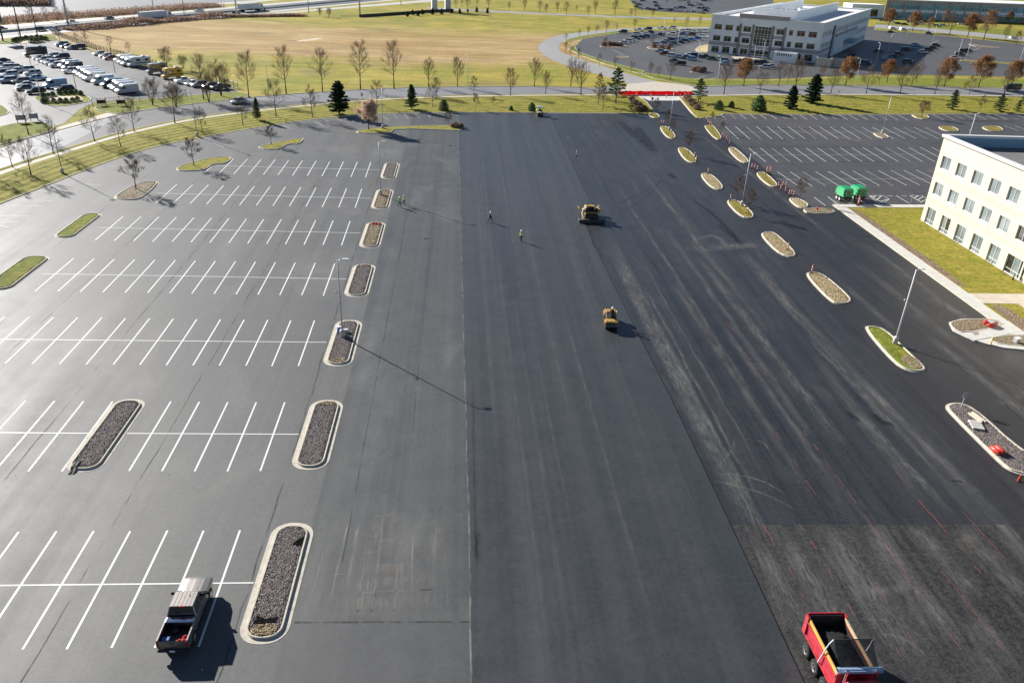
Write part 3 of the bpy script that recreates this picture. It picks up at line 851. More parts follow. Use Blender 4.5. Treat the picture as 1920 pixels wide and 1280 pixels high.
# aisle: pale drag lines and the scraped grid near the patch
for k, (x0, y0, x1, y1, w) in enumerate([(-9.4, 80, -10.0, 150, .3), (-8.2, 78, -9.0, 150, .3), (-5.4, 90, -5.9, 150, .28), (-3.8, 84, -4.2, 126, .2), (-7.0, 60, -7.3, 84, .2), (-4.6, 56, -4.8, 70, .2), (-2.7, 50, -3.0, 80, .16), (-10.2, 45, -10.3, 70, .35), (-6.6, 140, -7, 200, .5), (-3.6, 150, -4, 205, .5)]):
    ribbon(jit((x0, y0), (x1, y1), 24, .12, 80+k), w, ZA+.001, M['mark_pale'], 'drag_line', aisle)
for k, (a, b, w, m) in enumerate([((-6.9, 39.2), (-7.0, 47.3), .16, 'mark_scrape'), ((-5.9, 39), (-6.0, 50), .2, 'mark_scrape'), ((-7.9, 42), (-7.9, 49), .4, 'mark_scrape'), ((-4.4, 39.2), (-4.6, 46.8), .22, 'mark_warm'), ((-3.2, 39.5), (-3.6, 48), .16, 'mark_scrape'), ((-1.6, 39.4), (-1.9, 51), .12, 'mark_scrape'), ((-.7, 39.6), (-1.0, 46), .12, 'mark_scrape'),
        ((-7.0, 49.6), (-4.8, 49.8), .14, 'mark_scrape'), ((-7.0, 46.6), (-4.6, 46.9), .14, 'mark_scrape'), ((-7.5, 45.4), (-5.4, 45.7), .12, 'mark_scrape'), ((-8.2, 41.4), (-.3, 41.7), .14, 'mark_scrape'), ((-9.3, 43.2), (-7.8, 43.3), .12, 'mark_scrape'), ((-6.0, 42.6), (-2.2, 42.7), .2, 'mark_warm'), ((-6.6, 44.1), (-3.0, 44.2), .14, 'mark_scrape'), ((-10.5, 39.5), (.5, 39.2), .9, 'mark_dust_soft'),
        ((-6.9, 43.8), (-2.8, 43.9), 1.4, 'mark_warm'), ((-9, 40.4), (-1, 40.6), 1.6, 'mark_dust_soft'), ((-5.4, 46), (-5.2, 51), 1.1, 'mark_dust_soft'), ((-8.9, 40), (-8.7, 50), .2, 'mark_scrape'), ((-2.4, 41), (-2.0, 50), 1.0, 'mark_dust_soft'), ((-10.3, 40), (-10.1, 46), .2, 'mark_scrape')]):
    ribbon(jit(a, b, 8, .03, 100+k), w, ZA+.002+.0004*(k % 5), M[m], 'scrape', aisle)
# base: dusty streaks, tyre arcs, spill, red layout dashes
for k, (a, b, w, m) in enumerate([((24.2, 36), (23.6, 118), 1.8, 'mark_dust'), ((25.4, 50), (25.0, 100), .5, 'mark_dust'), ((27.0, 52), (26.6, 110), .4, 'mark_dust_soft'), ((44.5, 50), (42.6, 112), 2.2, 'mark_dust_soft'), ((39.5, 50), (41.0, 78), 2.0, 'mark_dust_soft'), ((43.2, 52), (42.4, 96), .9, 'mark_dust'), ((34, 60), (33.6, 120), 1.2, 'mark_dust_soft'), ((30.5, 60), (30, 150), .8, 'mark_dust_soft'), ((37.5, 80), (37, 160), 1.5, 'mark_dust_soft')]):
    ribbon(jit(a, b, 20, .15, 130+k), w, ZT+.0006*(k % 4), M[m], 'dust_streak', tack)
for k, (pts, w, m) in enumerate([([(1303, 452), (1330, 440), (1352, 447), (1360, 462), (1420, 460)], 1.6, 'mark_dust'), ([(1325, 465), (1375, 462), (1425, 459)], 3.2, 'mark_dust'), ([(1300, 440), (1306, 460), (1330, 472), (1360, 466)], .6, 'mark_dust'), ([(1296, 450), (1310, 475), (1345, 478)], .5, 'mark_dust_soft'), ([(1390, 470), (1440, 520), (1500, 600)], 2.4, 'mark_dust_soft'),
        ([(1127, 395), (1170, 378), (1210, 358), (1230, 345)], .5, 'mark_tyre'), ([(1145, 408), (1190, 385), (1225, 358), (1245, 325)], .5, 'mark_tyre'), ([(1200, 320), (1235, 330), (1265, 352)], .5, 'mark_tyre'), ([(1230, 335), (1262, 348), (1290, 372)], .5, 'mark_tyre'), ([(1200, 560), (1215, 580), (1222, 600)], .9, 'mark_tyre'), ([(1190, 455), (1215, 480), (1235, 510)], .7, 'mark_tyre'),
        ([(1340, 885), (1358, 862), (1376, 838), (1377, 822)], .32, 'mark_dust'), ([(1338, 888), (1390, 890), (1440, 905), (1480, 932)], .32, 'mark_dust'), ([(1335, 902), (1390, 912), (1445, 930), (1500, 960)], .32, 'mark_dust'), ([(1412, 825), (1432, 828), (1442, 845)], .3, 'mark_dust')]):
    ribbon(smooth([g2(*p) for p in pts], 3), w, ZT+.0028+.0003*k, M[m], 'tyre_mark', tack)
for k, (pts, w) in enumerate([([(1160, 225), (1175, 240), (1195, 258), (1222, 282)], 3.4), ([(1190, 235), (1212, 262), (1228, 288)], 3.0), ([(1255, 325), (1262, 333), (1272, 336)], 2.0), ([(1637, 775), (1650, 790), (1680, 800)], 1.3), ([(1585, 770), (1610, 790)], .8), ([(1782, 900), (1806, 903)], .5), ([(1290, 370), (1330, 395), (1370, 435), (1395, 462)], 1.0), ([(1395, 462), (1345, 420)], .8)]):
    ribbon(smooth([g2(*p) for p in pts], 2), w, ZT+.008+.0003*k, M['mark_wet'], 'spill', tack)
for k, (a, b, w, m) in enumerate([((23.4, 46), (22.6, 112), 1.5, 'mark_chalk'), ((24.6, 50), (24.0, 90), .7, 'mark_chalk'), ((45.2, 49), (43.6, 74), 1.3, 'mark_chalk'), ((41.2, 49.5), (40.6, 66), 1.1, 'mark_chalk'), ((42.6, 60), (42.0, 84), .8, 'mark_chalk'), ((36.5, 56), (35.6, 110), 1.6, 'mark_dust'), ((30.2, 52), (29.4, 100), 1.2, 'mark_dust_soft'), ((33, 50), (32.2, 90), 1.0, 'mark_dust_soft')]):
    ribbon(jit(a, b, 26, .1, 230+k), w, ZT+.0075+.0003*k, M[m], 'dust_streak', tack)
RED = []
for ln in ([(1430, 983), (1437, 995), (1447, 1010), (1451, 1024)], [(1478, 1060), (1490, 1085)], [(1502, 1112), (1506, 1120)], [(1498, 982), (1506, 995)], [(1520, 1012), (1531, 1030)], [(1553, 1068), (1562, 1085)], [(1590, 1132), (1604, 1155)], [(1620, 965), (1654, 1013)], [(1658, 1018), (1668, 1034)], [(1672, 1040), (1712, 1093)], [(1716, 1098), (1733, 1120)], [(1644, 1100), (1663, 1130)],
           [(1745, 962), (1776, 1000)], [(1765, 1070), (1799, 1112)], [(1801, 1115), (1832, 1155)], [(1835, 1160), (1866, 1197)], [(1869, 1203), (1882, 1220)], [(1776, 1184), (1801, 1216)], [(1701, 1185), (1714, 1207)], [(1806, 960), (1883, 1046)], [(1826, 1060), (1840, 1075)], [(1856, 1098), (1864, 1104)], [(1680, 1255-40), (1688, 1230)],
           [(1507, 808), (1513, 818)], [(1525, 832), (1535, 845)], [(1545, 862), (1558, 880)], [(1566, 890), (1583, 912)], [(1588, 918), (1605, 944)], [(1455, 812), (1464, 826)], [(1488, 862), (1497, 876)], [(1510, 900), (1530, 928)], [(1680, 882), (1697, 905)], [(1722, 938), (1745, 965)], [(1395, 660), (1408, 676)], [(1413, 681), (1436, 706)], [(1420, 520), (1426, 530)], [(1360, 605), (1376, 622)]):
    RED.append(ln)
for k, ln in enumerate(RED):
    pts = [g2(*p) for p in ln]
    par = milled if pts[0][1] < 48.3 else tack
    ribbon(pts, (.06 if k % 4 else .09), ZT+.014, M['paint_red'], 'layout_dash', par)
for k, (a, b, w, m) in enumerate([((24, 28), (23.6, 48.3), 1.6, 'mark_chalk'), ((26.5, 30), (26, 48.3), 2.2, 'mark_chalk'), ((30.5, 34), (30, 48.3), 2.6, 'mark_chalk'), ((34, 36), (33.6, 48.3), 2.0, 'mark_chalk'), ((38, 40), (37, 48.2), 2.4, 'mark_chalk'), ((41.5, 40), (41, 48.2), 2.2, 'mark_chalk'), ((24, 44.6), (42, 44.9), .25, 'mark_pale'), ((28, 40.5), (34, 41.5), 1.2, 'mark_dust_soft'), ((44.5, 34), (44, 48.2), 1.6, 'mark_dust_soft'), ((39.4, 45), (41.4, 47), 1.6, 'mark_warm')]):
    ribbon(jit(a, b, 14, .12, 160+k), w, ZT+.0008*(k % 6), M[m], 'dust_streak', milled)
for k, pts in enumerate([[(1615, 1165), (1650, 1160), (1690, 1170), (1720, 1190), (1745, 1202)], [(1640, 1190), (1665, 1188), (1700, 1200), (1725, 1218), (1745, 1240)]]):
    ribbon(smooth([g2(*p) for p in pts], 3), .3, ZT+.0065, M['mark_dust'], 'tyre_mark', milled)
# drive lane beside the building
for k, (a, b, w, m) in enumerate([((63.0, 60), (61.5, 145), .14, 'mark_crack'), ((57.5, 40), (56.5, 100), .12, 'mark_crack'), ((60.5, 64), (59.6, 110), 2.2, 'mark_dust_soft'), ((65.5, 70), (65, 120), 1.6, 'mark_dust_soft'), ((58.5, 56), (57.5, 84), 2.0, 'mark_dust'), ((54.2, 84), (53.8, 100), 1.6, 'mark_dust_soft'), ((66.5, 84), (64, 96), 2.4, 'mark_dust_soft'), ((48.4, 40), (49.0, 120), .1, 'mark_crack'), ((61, 110), (59, 205), 1.5, 'mark_dust_soft'), ((55.5, 66.5), (66, 72), 1.2, 'mark_dust_soft')]):
    ribbon(jit(a, b, 26, .06, 190+k), w, ZD+.0007*(k % 5), M[m], 'streak', drive)
# rear lot: darker overlay bands along the rows
for k, (pts, w, m) in enumerate([([(1390, 243), (1490, 241.5), (1640, 241)], 1.3, 'mark_tyre'), ([(1350, 276.5), (1500, 276.5), (1675, 277)], 1.2, 'mark_tyre'), ([(1480, 244), (1540, 252), (1600, 262), (1640, 270)], 3.0, 'mark_warm'), ([(1575, 261), (1600, 268), (1622, 268)], .8, 'mark_tyre'), ([(1520, 303.5), (1680, 303.5)], .9, 'mark_tyre'), ([(1450, 268), (1560, 268)], 3.4, 'mark_dust_soft'), ([(1530, 345), (1600, 342)], 3, 'mark_dust_soft'), ([(1790, 225), (1840, 228), (1920, 228)], 3.5, 'mark_tyre'), ([(1480, 357), (1540, 352)], 3, 'mark_dust_soft')]):
    ribbon(smooth([g2(*p) for p in pts], 1), w, .0375+.0004*(k % 4), M[m], 'worn_band', back_lot)

# ------------------------------------------------------------------ kerbed islands
def scatter_pts(poly, n, seed):
    r = random.Random(seed)
    xs = [p[0] for p in poly]; ys = [p[1] for p in poly]
    out = []
    x0, x1, y0, y1 = min(xs), max(xs), min(ys), max(ys)
    N = len(poly)
    while len(out) < n:
        x, y = r.uniform(x0, x1), r.uniform(y0, y1)
        c = False
        for i in range(N):
            a, b = poly[i-1], poly[i]
            if (a[1] > y) != (b[1] > y) and x < (b[0]-a[0])*(y-a[1])/(b[1]-a[1])+a[0]: c = not c
        if c: out.append((x, y))
    return out

def stone_mesh(poly, n, z, s0, s1, seed, flatness=.6):
    r = random.Random(seed)
    mb = MB()
    for (x, y) in scatter_pts(poly, n, seed):
        s = r.uniform(s0, s1); a = r.uniform(0, 6.28)
        e = s*r.uniform(.5, 1)
        ca, sa = cos(a), sin(a)
        h = s*flatness*r.uniform(.5, 1.2)
        zz = z+r.uniform(-.01, .03)
        P = [(x+ca*s, y+sa*s, zz), (x-sa*e, y+ca*e, zz), (x-ca*s*.9, y-sa*s*.9, zz), (x+sa*e*1.1, y-ca*e*1.1, zz), (x+r.uniform(-.3, .3)*s, y+r.uniform(-.3, .3)*s, zz+h)]
        mb.add(P, [(0, 1, 4), (1, 2, 4), (2, 3, 4), (3, 0, 4)])
    return mb

def island(poly, label, bedmat, scatter=None, n=0, gut=.42, kw=.16, h=.15, s=(.04, .09), seed=0, bedname='bed', kerbmat='kerb', name='kerbed_island'):
    poly = ccw(poly)
    cx = sum(p[0] for p in poly)/len(poly); cy = sum(p[1] for p in poly)/len(poly)
    root = empty(name, (cx, cy, .03), 0, label, 'traffic island', 'kerbed islands in the parking lots')
    loc = [(x-cx, y-cy) for x, y in poly]
    if gut > 0:
        k1 = inset(loc, gut)
        mb = MB(); ring_mesh(mb, loc, inset(loc, gut+.02), 0, .018); mb.build('gutter', M['gutter'], root)
    else:
        k1 = loc
    k2 = inset(k1, kw)
    mb = MB()
    kb = inset(k1, .03)
    ring_mesh(mb, k1, k2, -.02, h-.03); ring_mesh(mb, kb, inset(k2, -.02), h-.03, h)
    mb.build('kerb', M[kerbmat], root)
    A_k = abs(sum(k2[i-1][0]*k2[i][1]-k2[i][0]*k2[i-1][1] for i in range(len(k2))))/2; P_k = sum(math.hypot(k2[i][0]-k2[i-1][0], k2[i][1]-k2[i-1][1]) for i in range(len(k2)))
    b1 = inset(k2, -.01); b2 = inset(k2, min(.35, .45*A_k/P_k))
    mb = MB()
    mb.loft([[(x, y, h-.09) for x, y in b1], [(x, y, h-.01) for x, y in b2]], 0, False)
    mb.sheet(b2, h-.01)
    mb.build(bedname, M[bedmat], root, True)
    if scatter:
        st = stone_mesh(inset(k2, .05), n, h-.05, s[0], s[1], seed)
        st.v = [(x, y, z+(.02)) for x, y, z in st.v]
        tag(st.build('stones' if scatter == 'stone' else 'chips', M[scatter], root), kind='stuff')
    return root

ISL = [(37.0, 48.9, 'bed_gravel', 'stone', 5200, 'dark gravel island with shaded hollows drawn as black stones, next to the parked pickup'),
       (55.8, 67.3, 'bed_gravel', 'stone', 5000, 'plain dark gravel island at the end of the second stall row from the pickup'),
       (74.2, 85.6, 'bed_gravel', 'stone', 4200, 'gravel island carrying a lamp post and a small blue barrel'),
       (92.4, 103.7, 'bed_gravel', 'stone', 3200, 'gravel island without a post between the barrel island and the red cloth island'),
       (110.2, 122.0, 'bed_mulch', 'chip', 2600, 'mulched island with a red cloth lying on it'),
       (128.8, 140.6, 'bed_mulch', 'chip', 2200, 'mulched island with a lamp post beside two workers in green vests'),
       (147.5, 159.3, 'bed_gravel', 'stone', 1600, 'gravel island behind the lamp post that the two workers pass')]
for k, (y0, y1, bm, sc, n, lab) in enumerate(ISL):
    ym = (y0+y1)/2
    x0 = -14.45-.0115*(ym-42); x1 = -11.2-.0125*(ym-42)
    ro = island(roundrect(x0, x1, y0, y1, 1.45), lab, bm, sc, n, .40, .16, .16, (.035, .085), 300+k)
    hl = (y1-y0)/2
    if k in (0, 1, 2, 3):
        e0, e1 = ((-hl+.62, -hl+1.5), (hl-1.2, hl-.62))[k in (1, 3)]
        pp = chaikin([(-.85, e0+.2), (-.5, e0), (.5, e0), (.85, e0+.2), (.8, e1), (.1, e1+.1), (-.8, e1-.1)], 1)
        mb = MB(); mb.sheet(pp, .182+.001*k); mb.build('soil_patch', M['bed_straw'], ro)
        tag(stone_mesh(pp, 260, .165, .04, .12, 350+k).build('chips', M['chip'], ro), kind='stuff')
    if k == 0:
        for q, pp in enumerate(([(-.85, -hl+1.65), (-.2, -hl+1.5), (.75, -hl+1.75), (.6, -hl+2.2), (-.1, -hl+2.0), (-.7, -hl+2.3)], [(.3, hl-2.6), (.95, hl-2.8), (.98, hl-1.8), (.55, hl-2.2)])):
            tag(stone_mesh(pp, 260, .172, .04, .08, 370+q).build('hollow_shade_stones', M['hollow_shade'], ro), kind='stuff')  # black stones paint the shade of hollows; the bed itself stays level
island(roundrect(-33.6, -30.4, 55.5, 67.3, 1.4), 'dark gravel island with a black sheet hanging over its kerb', 'bed_gravel', 'stone', 3600, .36, .16, .16, (.035, .085), 311)
island(roundrect(-60.2, -56.3, 93.0, 104.9, 1.6), 'island of patchy grass and straw at the outer edge of the striped stalls', 'grass_green', 'chip', 260, .3, .16, .16, (.04, .09), 312)
island(roundrect(-60.1, -56.9, 112.1, 123.7, 1.5), 'fully green grass island at the outer edge of the striped stalls', 'grass_green', None, 0, .3, .16, .16)
def isl_px(pts, label, bm, sc=None, n=0, it=2, gut=.25, seed=0, kw=.2, h=.16, km='kerb'):
    return island(chaikin([g2(*p) for p in pts], it), label, bm, sc, n, gut, kw, h, (.05, .11) if sc == 'chip' else (.04, .09), seed, kerbmat=km)
isl_px([(206, 374), (252, 377), (272, 371), (301, 344), (292, 340), (264, 341), (230, 357)], 'slanting island of mulch and grass with one bare tree', 'bed_mulch', 'chip', 900, 2, .25, 320)
isl_px([(328, 318), (340, 310), (400, 295), (430, 294), (437, 299), (422, 309), (400, 309), (388, 319), (365, 322), (335, 322)], 'stepped grass island with one bare tree nearest the mulch tree island', 'grass_plain', None, 0, 1, .2)
isl_px([(480, 277), (500, 271), (562, 259), (573, 261), (562, 272), (540, 271), (527, 281), (497, 282)], 'stepped grass island with a bare tree facing the dark spruce', 'grass_plain', None, 0, 1, .2)
isl_px([(665, 247), (672, 251), (733, 251.5), (742, 242), (850, 245.5), (868, 246.5), (869, 235.5), (847, 235), (740, 237.5), (690, 242)], 'long grass island under the pale leafy tree and lamp post', 'grass_plain', None, 0, 1, .2)
isl_px([(1214, 214), (1222, 222), (1239, 222), (1236, 215), (1226, 212)], 'small kerbed grass tip at the entrance with one bare sapling', 'grass_plain', None, 0, 1, .15)
isl_px([(1234, 238.5), (1251, 261.5), (1271, 260), (1259, 243), (1247, 236.5)], 'dry grass island with a lamp post nearest the entrance', 'grass_dry', None, 0, 2, .12)
isl_px([(1267, 278.5), (1287, 306.5), (1312, 305.5), (1297, 285), (1281, 276.5)], 'dry grass island with a single sapling beside the entrance drive', 'grass_dry', None, 0, 2, .12)
isl_px([(1309, 326.5), (1335, 357), (1361, 356), (1346, 336), (1328, 324.5)], 'straw covered island without trees in the middle of the drive row', 'bed_straw', 'chip', 500, 2, .12, 331)
isl_px([(1358, 377.5), (1390, 411), (1421, 408.5), (1395, 382), (1374, 374.5)], 'grass island with a lamp post and two bare saplings', 'grass_dry', None, 0, 2, .12)
isl_px([(1422, 440), (1464, 483), (1500, 482), (1475, 455), (1452, 435.5), (1436, 435)], 'bare straw island with an orange marker near its tip', 'bed_straw', 'chip', 900, 2, .15, 333)
isl_px([(1506, 514), (1555, 567), (1575, 572), (1601, 567), (1588, 550), (1546, 515), (1522, 510)], 'straw and grass island with a red marker at its far end', 'bed_straw', 'chip', 1100, 2, .15, 334)
isl_px([(1616, 614), (1672, 680), (1700, 697), (1730, 699), (1741, 692), (1705, 660), (1662, 617), (1632, 610.5)], 'green grass island with a white lamp post and straw end', 'grass_green', None, 0, 2, .2)
j9 = isl_px([(1769, 762), (1782, 779), (1865, 862), (1890, 884), (1925, 893), (1985, 905), (1990, 880), (1920, 848), (1836, 771), (1805, 756), (1782, 755)], 'pinkish gravel island with a sign, a slab and a red barrier lying on it', 'bed_gravel', 'stone', 5200, 2, .2, 336)
isl_px([(1778, 606), (1786, 618), (1806, 627), (1888, 612), (1868, 599), (1800, 600)], 'mulch corner of the walkway under a tipped red barrier', 'bed_mulch', 'chip', 500, 1, .0, 337)
isl_px([(1319, 238), (1341, 263), (1354, 262), (1349, 250), (1337, 235.5), (1326, 235)], 'rear lot end island of dry grass closest to the verge', 'grass_dry', None, 0, 1, .05, 0, .14)
isl_px([(1361, 278.5), (1387, 306.5), (1408, 306), (1396, 292), (1376, 275.5)], 'rear lot end island of patchy straw beside a row of markers', 'bed_straw', 'chip', 250, 2, .1, 338)
isl_px([(1413, 325), (1442, 352), (1461, 350), (1452, 338), (1432, 322)], 'rear lot end island of plain grass between clusters of red markers', 'grass_dry', None, 0, 2, .1)
isl_px([(1475, 373.5), (1499, 394), (1521, 387), (1506, 376), (1489, 370.5)], 'rear lot end island with a bushy bare tree near the green trailers', 'bed_straw', None, 0, 2, .12)
isl_px([(1503, 393.5), (1513, 402), (1571, 400.5), (1556, 390), (1515, 391)], 'mulch island with a red fire hydrant at the walkway corner', 'bed_mulch', 'chip', 300, 1, .12, 339)
isl_px([(1704, 214.5), (1722, 224.5), (1746, 223), (1736, 215)], 'grass tongue of the verge with a small red leaved tree', 'grass_dry', None, 0, 1, .1)
isl_px([(1754, 237.5), (1772, 247.5), (1804, 247.5), (1786, 237)], 'oval dry grass island behind the roof corner of the cream building', 'grass_dry', None, 0, 2, .1)
isl_px([(1836, 237.5), (1852, 247), (1887, 247), (1871, 236)], 'oval dry grass island with a twig, next to the far stalls', 'grass_dry', None, 0, 2, .1)
isl_px([(1633, 249), (1648, 259.5), (1671, 260.5), (1657, 250)], 'tiny kerbed island under the lamp post of the rear lot', 'bed_mulch', None, 0, 1, .1)
isl_px([(1855, 632), (1853, 640), (1875, 648), (1925, 652), (1970, 655), (1970, 627), (1905, 627)], 'curved mulch bed with a small white lid by the walkway', 'bed_mulch', 'chip', 500, 1, .15, 340)

# ------------------------------------------------------------------ building lawn and walkway on the right
mb = MB(); mb.prism([(70.6, 89.4), (70.6, 134.9), (135, 138.6), (135, 50), (84, 50), (75, 60), (71, 75)], 0, .14)
lawn = struct('lawn', mb, M['grass_plain'])
lw = Vector((68.55, 135.6));
wk = struct('walkway', MB().box(68.42, 68.6, 60, 136.6, 0, .155), M['kerb'])
yy = 60.0; k = 0
while yy < 134.6:
    p_ = MB().box(68.6+.0, 70.45, yy+.012, yy+1.5-.012, .0, .158+.004*((k*7) % 3)).build('paving_slab', M['paving'], wk)
    yy += 1.5; k += 1
xx = 68.6
k = 0
while xx < 135:
    yb = 135.2+(xx-68.6)*.055
    MB().prism([(xx+.012, yb), (xx+1.5-.012, yb+.08), (xx+1.5-.012, yb+1.68), (xx+.012, yb+1.6)], 0, .160+.004*((k*5) % 3)).build('paving_slab', M['paving'], wk)
    xx += 1.5; k += 1
# cross path to the door, laid in big slabs
for i in range(8):
    MB().prism([(70.5+i*1.4, 92.7-.0*i), (71.86+i*1.4, 92.7), (71.86+i*1.4, 96.1), (70.5+i*1.4, 96.1)], .1, .172+.003*(i % 2)).build('paving_slab', M['paving_warm'], wk)
for i in range(6):
    MB().prism([(75.5, 92.66-i*2), (78.0, 92.66-i*2), (78.0, 90.7-i*2), (75.5, 90.7-i*2)], .1, .172+.003*(i % 2)).build('paving_slab', M['paving_warm'], wk)
for i in range(4):
    a = G(1803+i*22, 629-i*4.6); b = G(1824+i*22, 624.6-i*4.6); c = G(1848+i*22, 636-i*4.2); d = G(1826+i*22, 640-i*4.2)
    MB().prism([(a.x, a.y), (b.x, b.y), (c.x, c.y), (d.x, d.y)], .02, .165+.003*(i % 2)).build('paving_slab', M['paving'], wk)
MB().prism([g2(1822, 625.5), g2(1832, 624.5), g2(1836, 629), g2(1827, 630.5)], .1, .176).build('tactile_pad', M['brick_pad'], wk)
verge('walkway_corner', [g2(*p) for p in ((1779, 605.5), (1786, 621), (1815, 635), (1850, 646), (1880, 653), (1930, 658), (1985, 662), (1985, 600), (1925, 598), (1905, 612), (1890, 603), (1868, 598), (1800, 599.5))], 'paving', .125)
# bare soil along the walkway
sb = chaikin([(70.5, 134.6), (72.0, 134.2), (71.9, 120), (72.1, 110), (71.8, 98.5), (70.5, 98.0)], 1)
flat('soil_strip', sb, .146, 'bed_soil')
tag(stone_mesh(sb, 1800, .14, .04, .11, 41).build('soil_clods', M['chip']), kind='stuff')
sb2 = chaikin([(70.5, 92.2), (73.4, 92.3), (72.8, 86), (72.5, 76), (70.9, 70)], 1)
flat('soil_strip', sb2, .146, 'bed_soil')
tag(stone_mesh(sb2, 900, .14, .04, .11, 42).build('soil_clods', M['chip']), kind='stuff')

# ------------------------------------------------------------------ cream office building on the right
def window(parent, P0, U, w, z0, z1, N, panes, frame='frame_white', cols=2, sill=None, transom=None, depth=.25, proud=0.0, name='window', fw=.05):
    """P0 lower-left corner on the wall plane, U unit along wall, N outward normal; glass set back by depth"""
    P0, U, N = Vector(P0), Vector(U), Vector(N)
    def q(u, z, d): return tuple(P0 + U*u + N*d + Vector((0, 0, z-P0.z)))
    def bar(mb, u0, u1, a0, a1, d0, d1):
        v = [q(u0, a0, d0), q(u1, a0, d0), q(u1, a1, d0), q(u0, a1, d0), q(u0, a0, d1), q(u1, a0, d1), q(u1, a1, d1), q(u0, a1, d1)]
        mb.add(v, [(3, 2, 1, 0), (4, 5, 6, 7), (0, 1, 5, 4), (1, 2, 6, 5), (2, 3, 7, 6), (3, 0, 4, 7)])
    g = -depth
    mb = MB()
    bar(mb, 0, w, z0, z0+fw, g-.02, g+.06); bar(mb, 0, w, z1-fw, z1, g-.02, g+.06)
    bar(mb, 0, fw, z0+fw, z1-fw, g-.02, g+.06); bar(mb, w-fw, w, z0+fw, z1-fw, g-.02, g+.06)
    for c in range(1, cols):
        u = w*c/cols
        bar(mb, u-fw*.6, u+fw*.6, z0+fw, z1-fw, g-.02, g+.075)
    zs = [z0] + ([transom] if transom else []) + [z1]
    if transom: bar(mb, fw, w-fw, transom-fw*.5, transom+fw*.5, g-.02, g+.055)
    win = mb.build(name, M[frame], parent)
    for c in range(cols):
        for r in range(len(zs)-1):
            m = panes[(c + r*cols) % len(panes)]
            pm = MB(); bar(pm, w*c/cols+fw*.5, w*(c+1)/cols-fw*.5, zs[r]+fw*.5, zs[r+1]-fw*.5, g-.015, g+.008)
            pm.build('pane', M[m], win)
    if sill:
        sm = MB(); bar(sm, -.12, w+.12, z0-.09, z0-.002, -depth+.01, .10)
        sm.build('sill', M[sill], win)
    return win

def wall_with_holes(P0, U, N, length, z0, z1, holes, th=.35):
    """front wall plane with rectangular openings and their reveals; holes (u0,u1,a0,a1)"""
    P0, U, N = Vector(P0), Vector(U), Vector(N)
    us = sorted({0, length, *[h[0] for h in holes], *[h[1] for h in holes]})
    zs = sorted({z0, z1, *[h[2] for h in holes], *[h[3] for h in holes]})
    mb = MB()
    def q(u, z, d=0): return tuple(P0 + U*u + N*d + Vector((0, 0, z-P0.z)))
    def inh(u, z): return any(h[0] < u < h[1] and h[2] < z < h[3] for h in holes)
    for i in range(len(us)-1):
        j = 0
        while j < len(zs)-1:
            if inh((us[i]+us[i+1])/2, (zs[j]+zs[j+1])/2):
                j += 1; continue
            k = j
            while k+1 < len(zs)-1 and not inh((us[i]+us[i+1])/2, (zs[k+1]+zs[k+2])/2): k += 1
            mb.add([q(us[i], zs[j]), q(us[i+1], zs[j]), q(us[i+1], zs[k+1]), q(us[i], zs[k+1])], [(0, 1, 2, 3)])
            j = k+1
    for (a, b, c, d) in holes:
        for (p, r) in (((a, c), (b, c)), ((b, c), (b, d)), ((b, d), (a, d)), ((a, d), (a, c))):
            mb.add([q(*p), q(*r), q(*r, -th), q(*p, -th)], [(0, 1, 2, 3)])
        mb.add([q(a, c, -th), q(b, c, -th), q(b, d, -th), q(a, d, -th)], [(0, 1, 2, 3)])
    return mb

BX, BY0, BY1, BH = 81.0, 44.0, 128.6, 14.7
bld = empty('office_building', (BX, BY1, 0), 0, 'cream three storey office building with a flat roof beside the drive lane', 'building')
def bl(o): o.location = (-BX, -BY1, 0); return o
holes = []
cols_y = [127.45-4.55*i for i in range(18)]
for i, y in enumerate(cols_y):
    u = BY1-y
    holes += [(u, u+2.65, 9.75, 11.85), (u, u+2.65, 5.3, 7.4)]
    if i == 5: holes += [(u-.2, u+4.2, .16, 2.95)]
    elif i != 6: holes += [(u, u+2.65, .16, 2.95)]
bl(wall_with_holes((BX, BY1, 0), (0, -1, 0), (-1, 0, 0), BY1-BY0, 0, BH, holes).build('wall', M['cream_wall'], bld))
for i, y in enumerate(cols_y):
    P0 = (BX, y, 0)
    r = random.Random(i*3)
    bl_ = ['pane_blind']*4
    dk = ['pane_dark' if r.random() < .16 else 'pane_blind' for _ in range(2)]
    if i == 1: bot = ['pane_blind', 'pane_blind', 'pane_blind', 'pane_dark']
    else: bot = ['pane_blind']*4
    for (z0, z1, pn, tr, sl) in ((9.75, 11.85, bl_, None, 'cream_trim'), (5.3, 7.4, ['pane_dark']*2 if i == 5 else bl_, None, 'cream_trim'), (.16, 2.95, bot, .85, None)):
        if z0 < 1 and i == 6: continue
        if z0 < 1 and i == 5:
            w = window(bld, (BX, y+.2, 0), (0, -1, 0), 4.4, z0, z1, (-1, 0, 0), ['pane_dark', 'pane_blind', 'pane_dark', 'pane_dark', 'pane_blind', 'pane_dark'], 'frame_white', 3, None, .85)
        else:
            w = window(bld, P0, (0, -1, 0), 2.65, z0, z1, (-1, 0, 0), pn, 'frame_white', 2, sl, tr)
        for ch in [w]+list(w.children):
            pass
        w.location = (-BX, -BY1, 0)
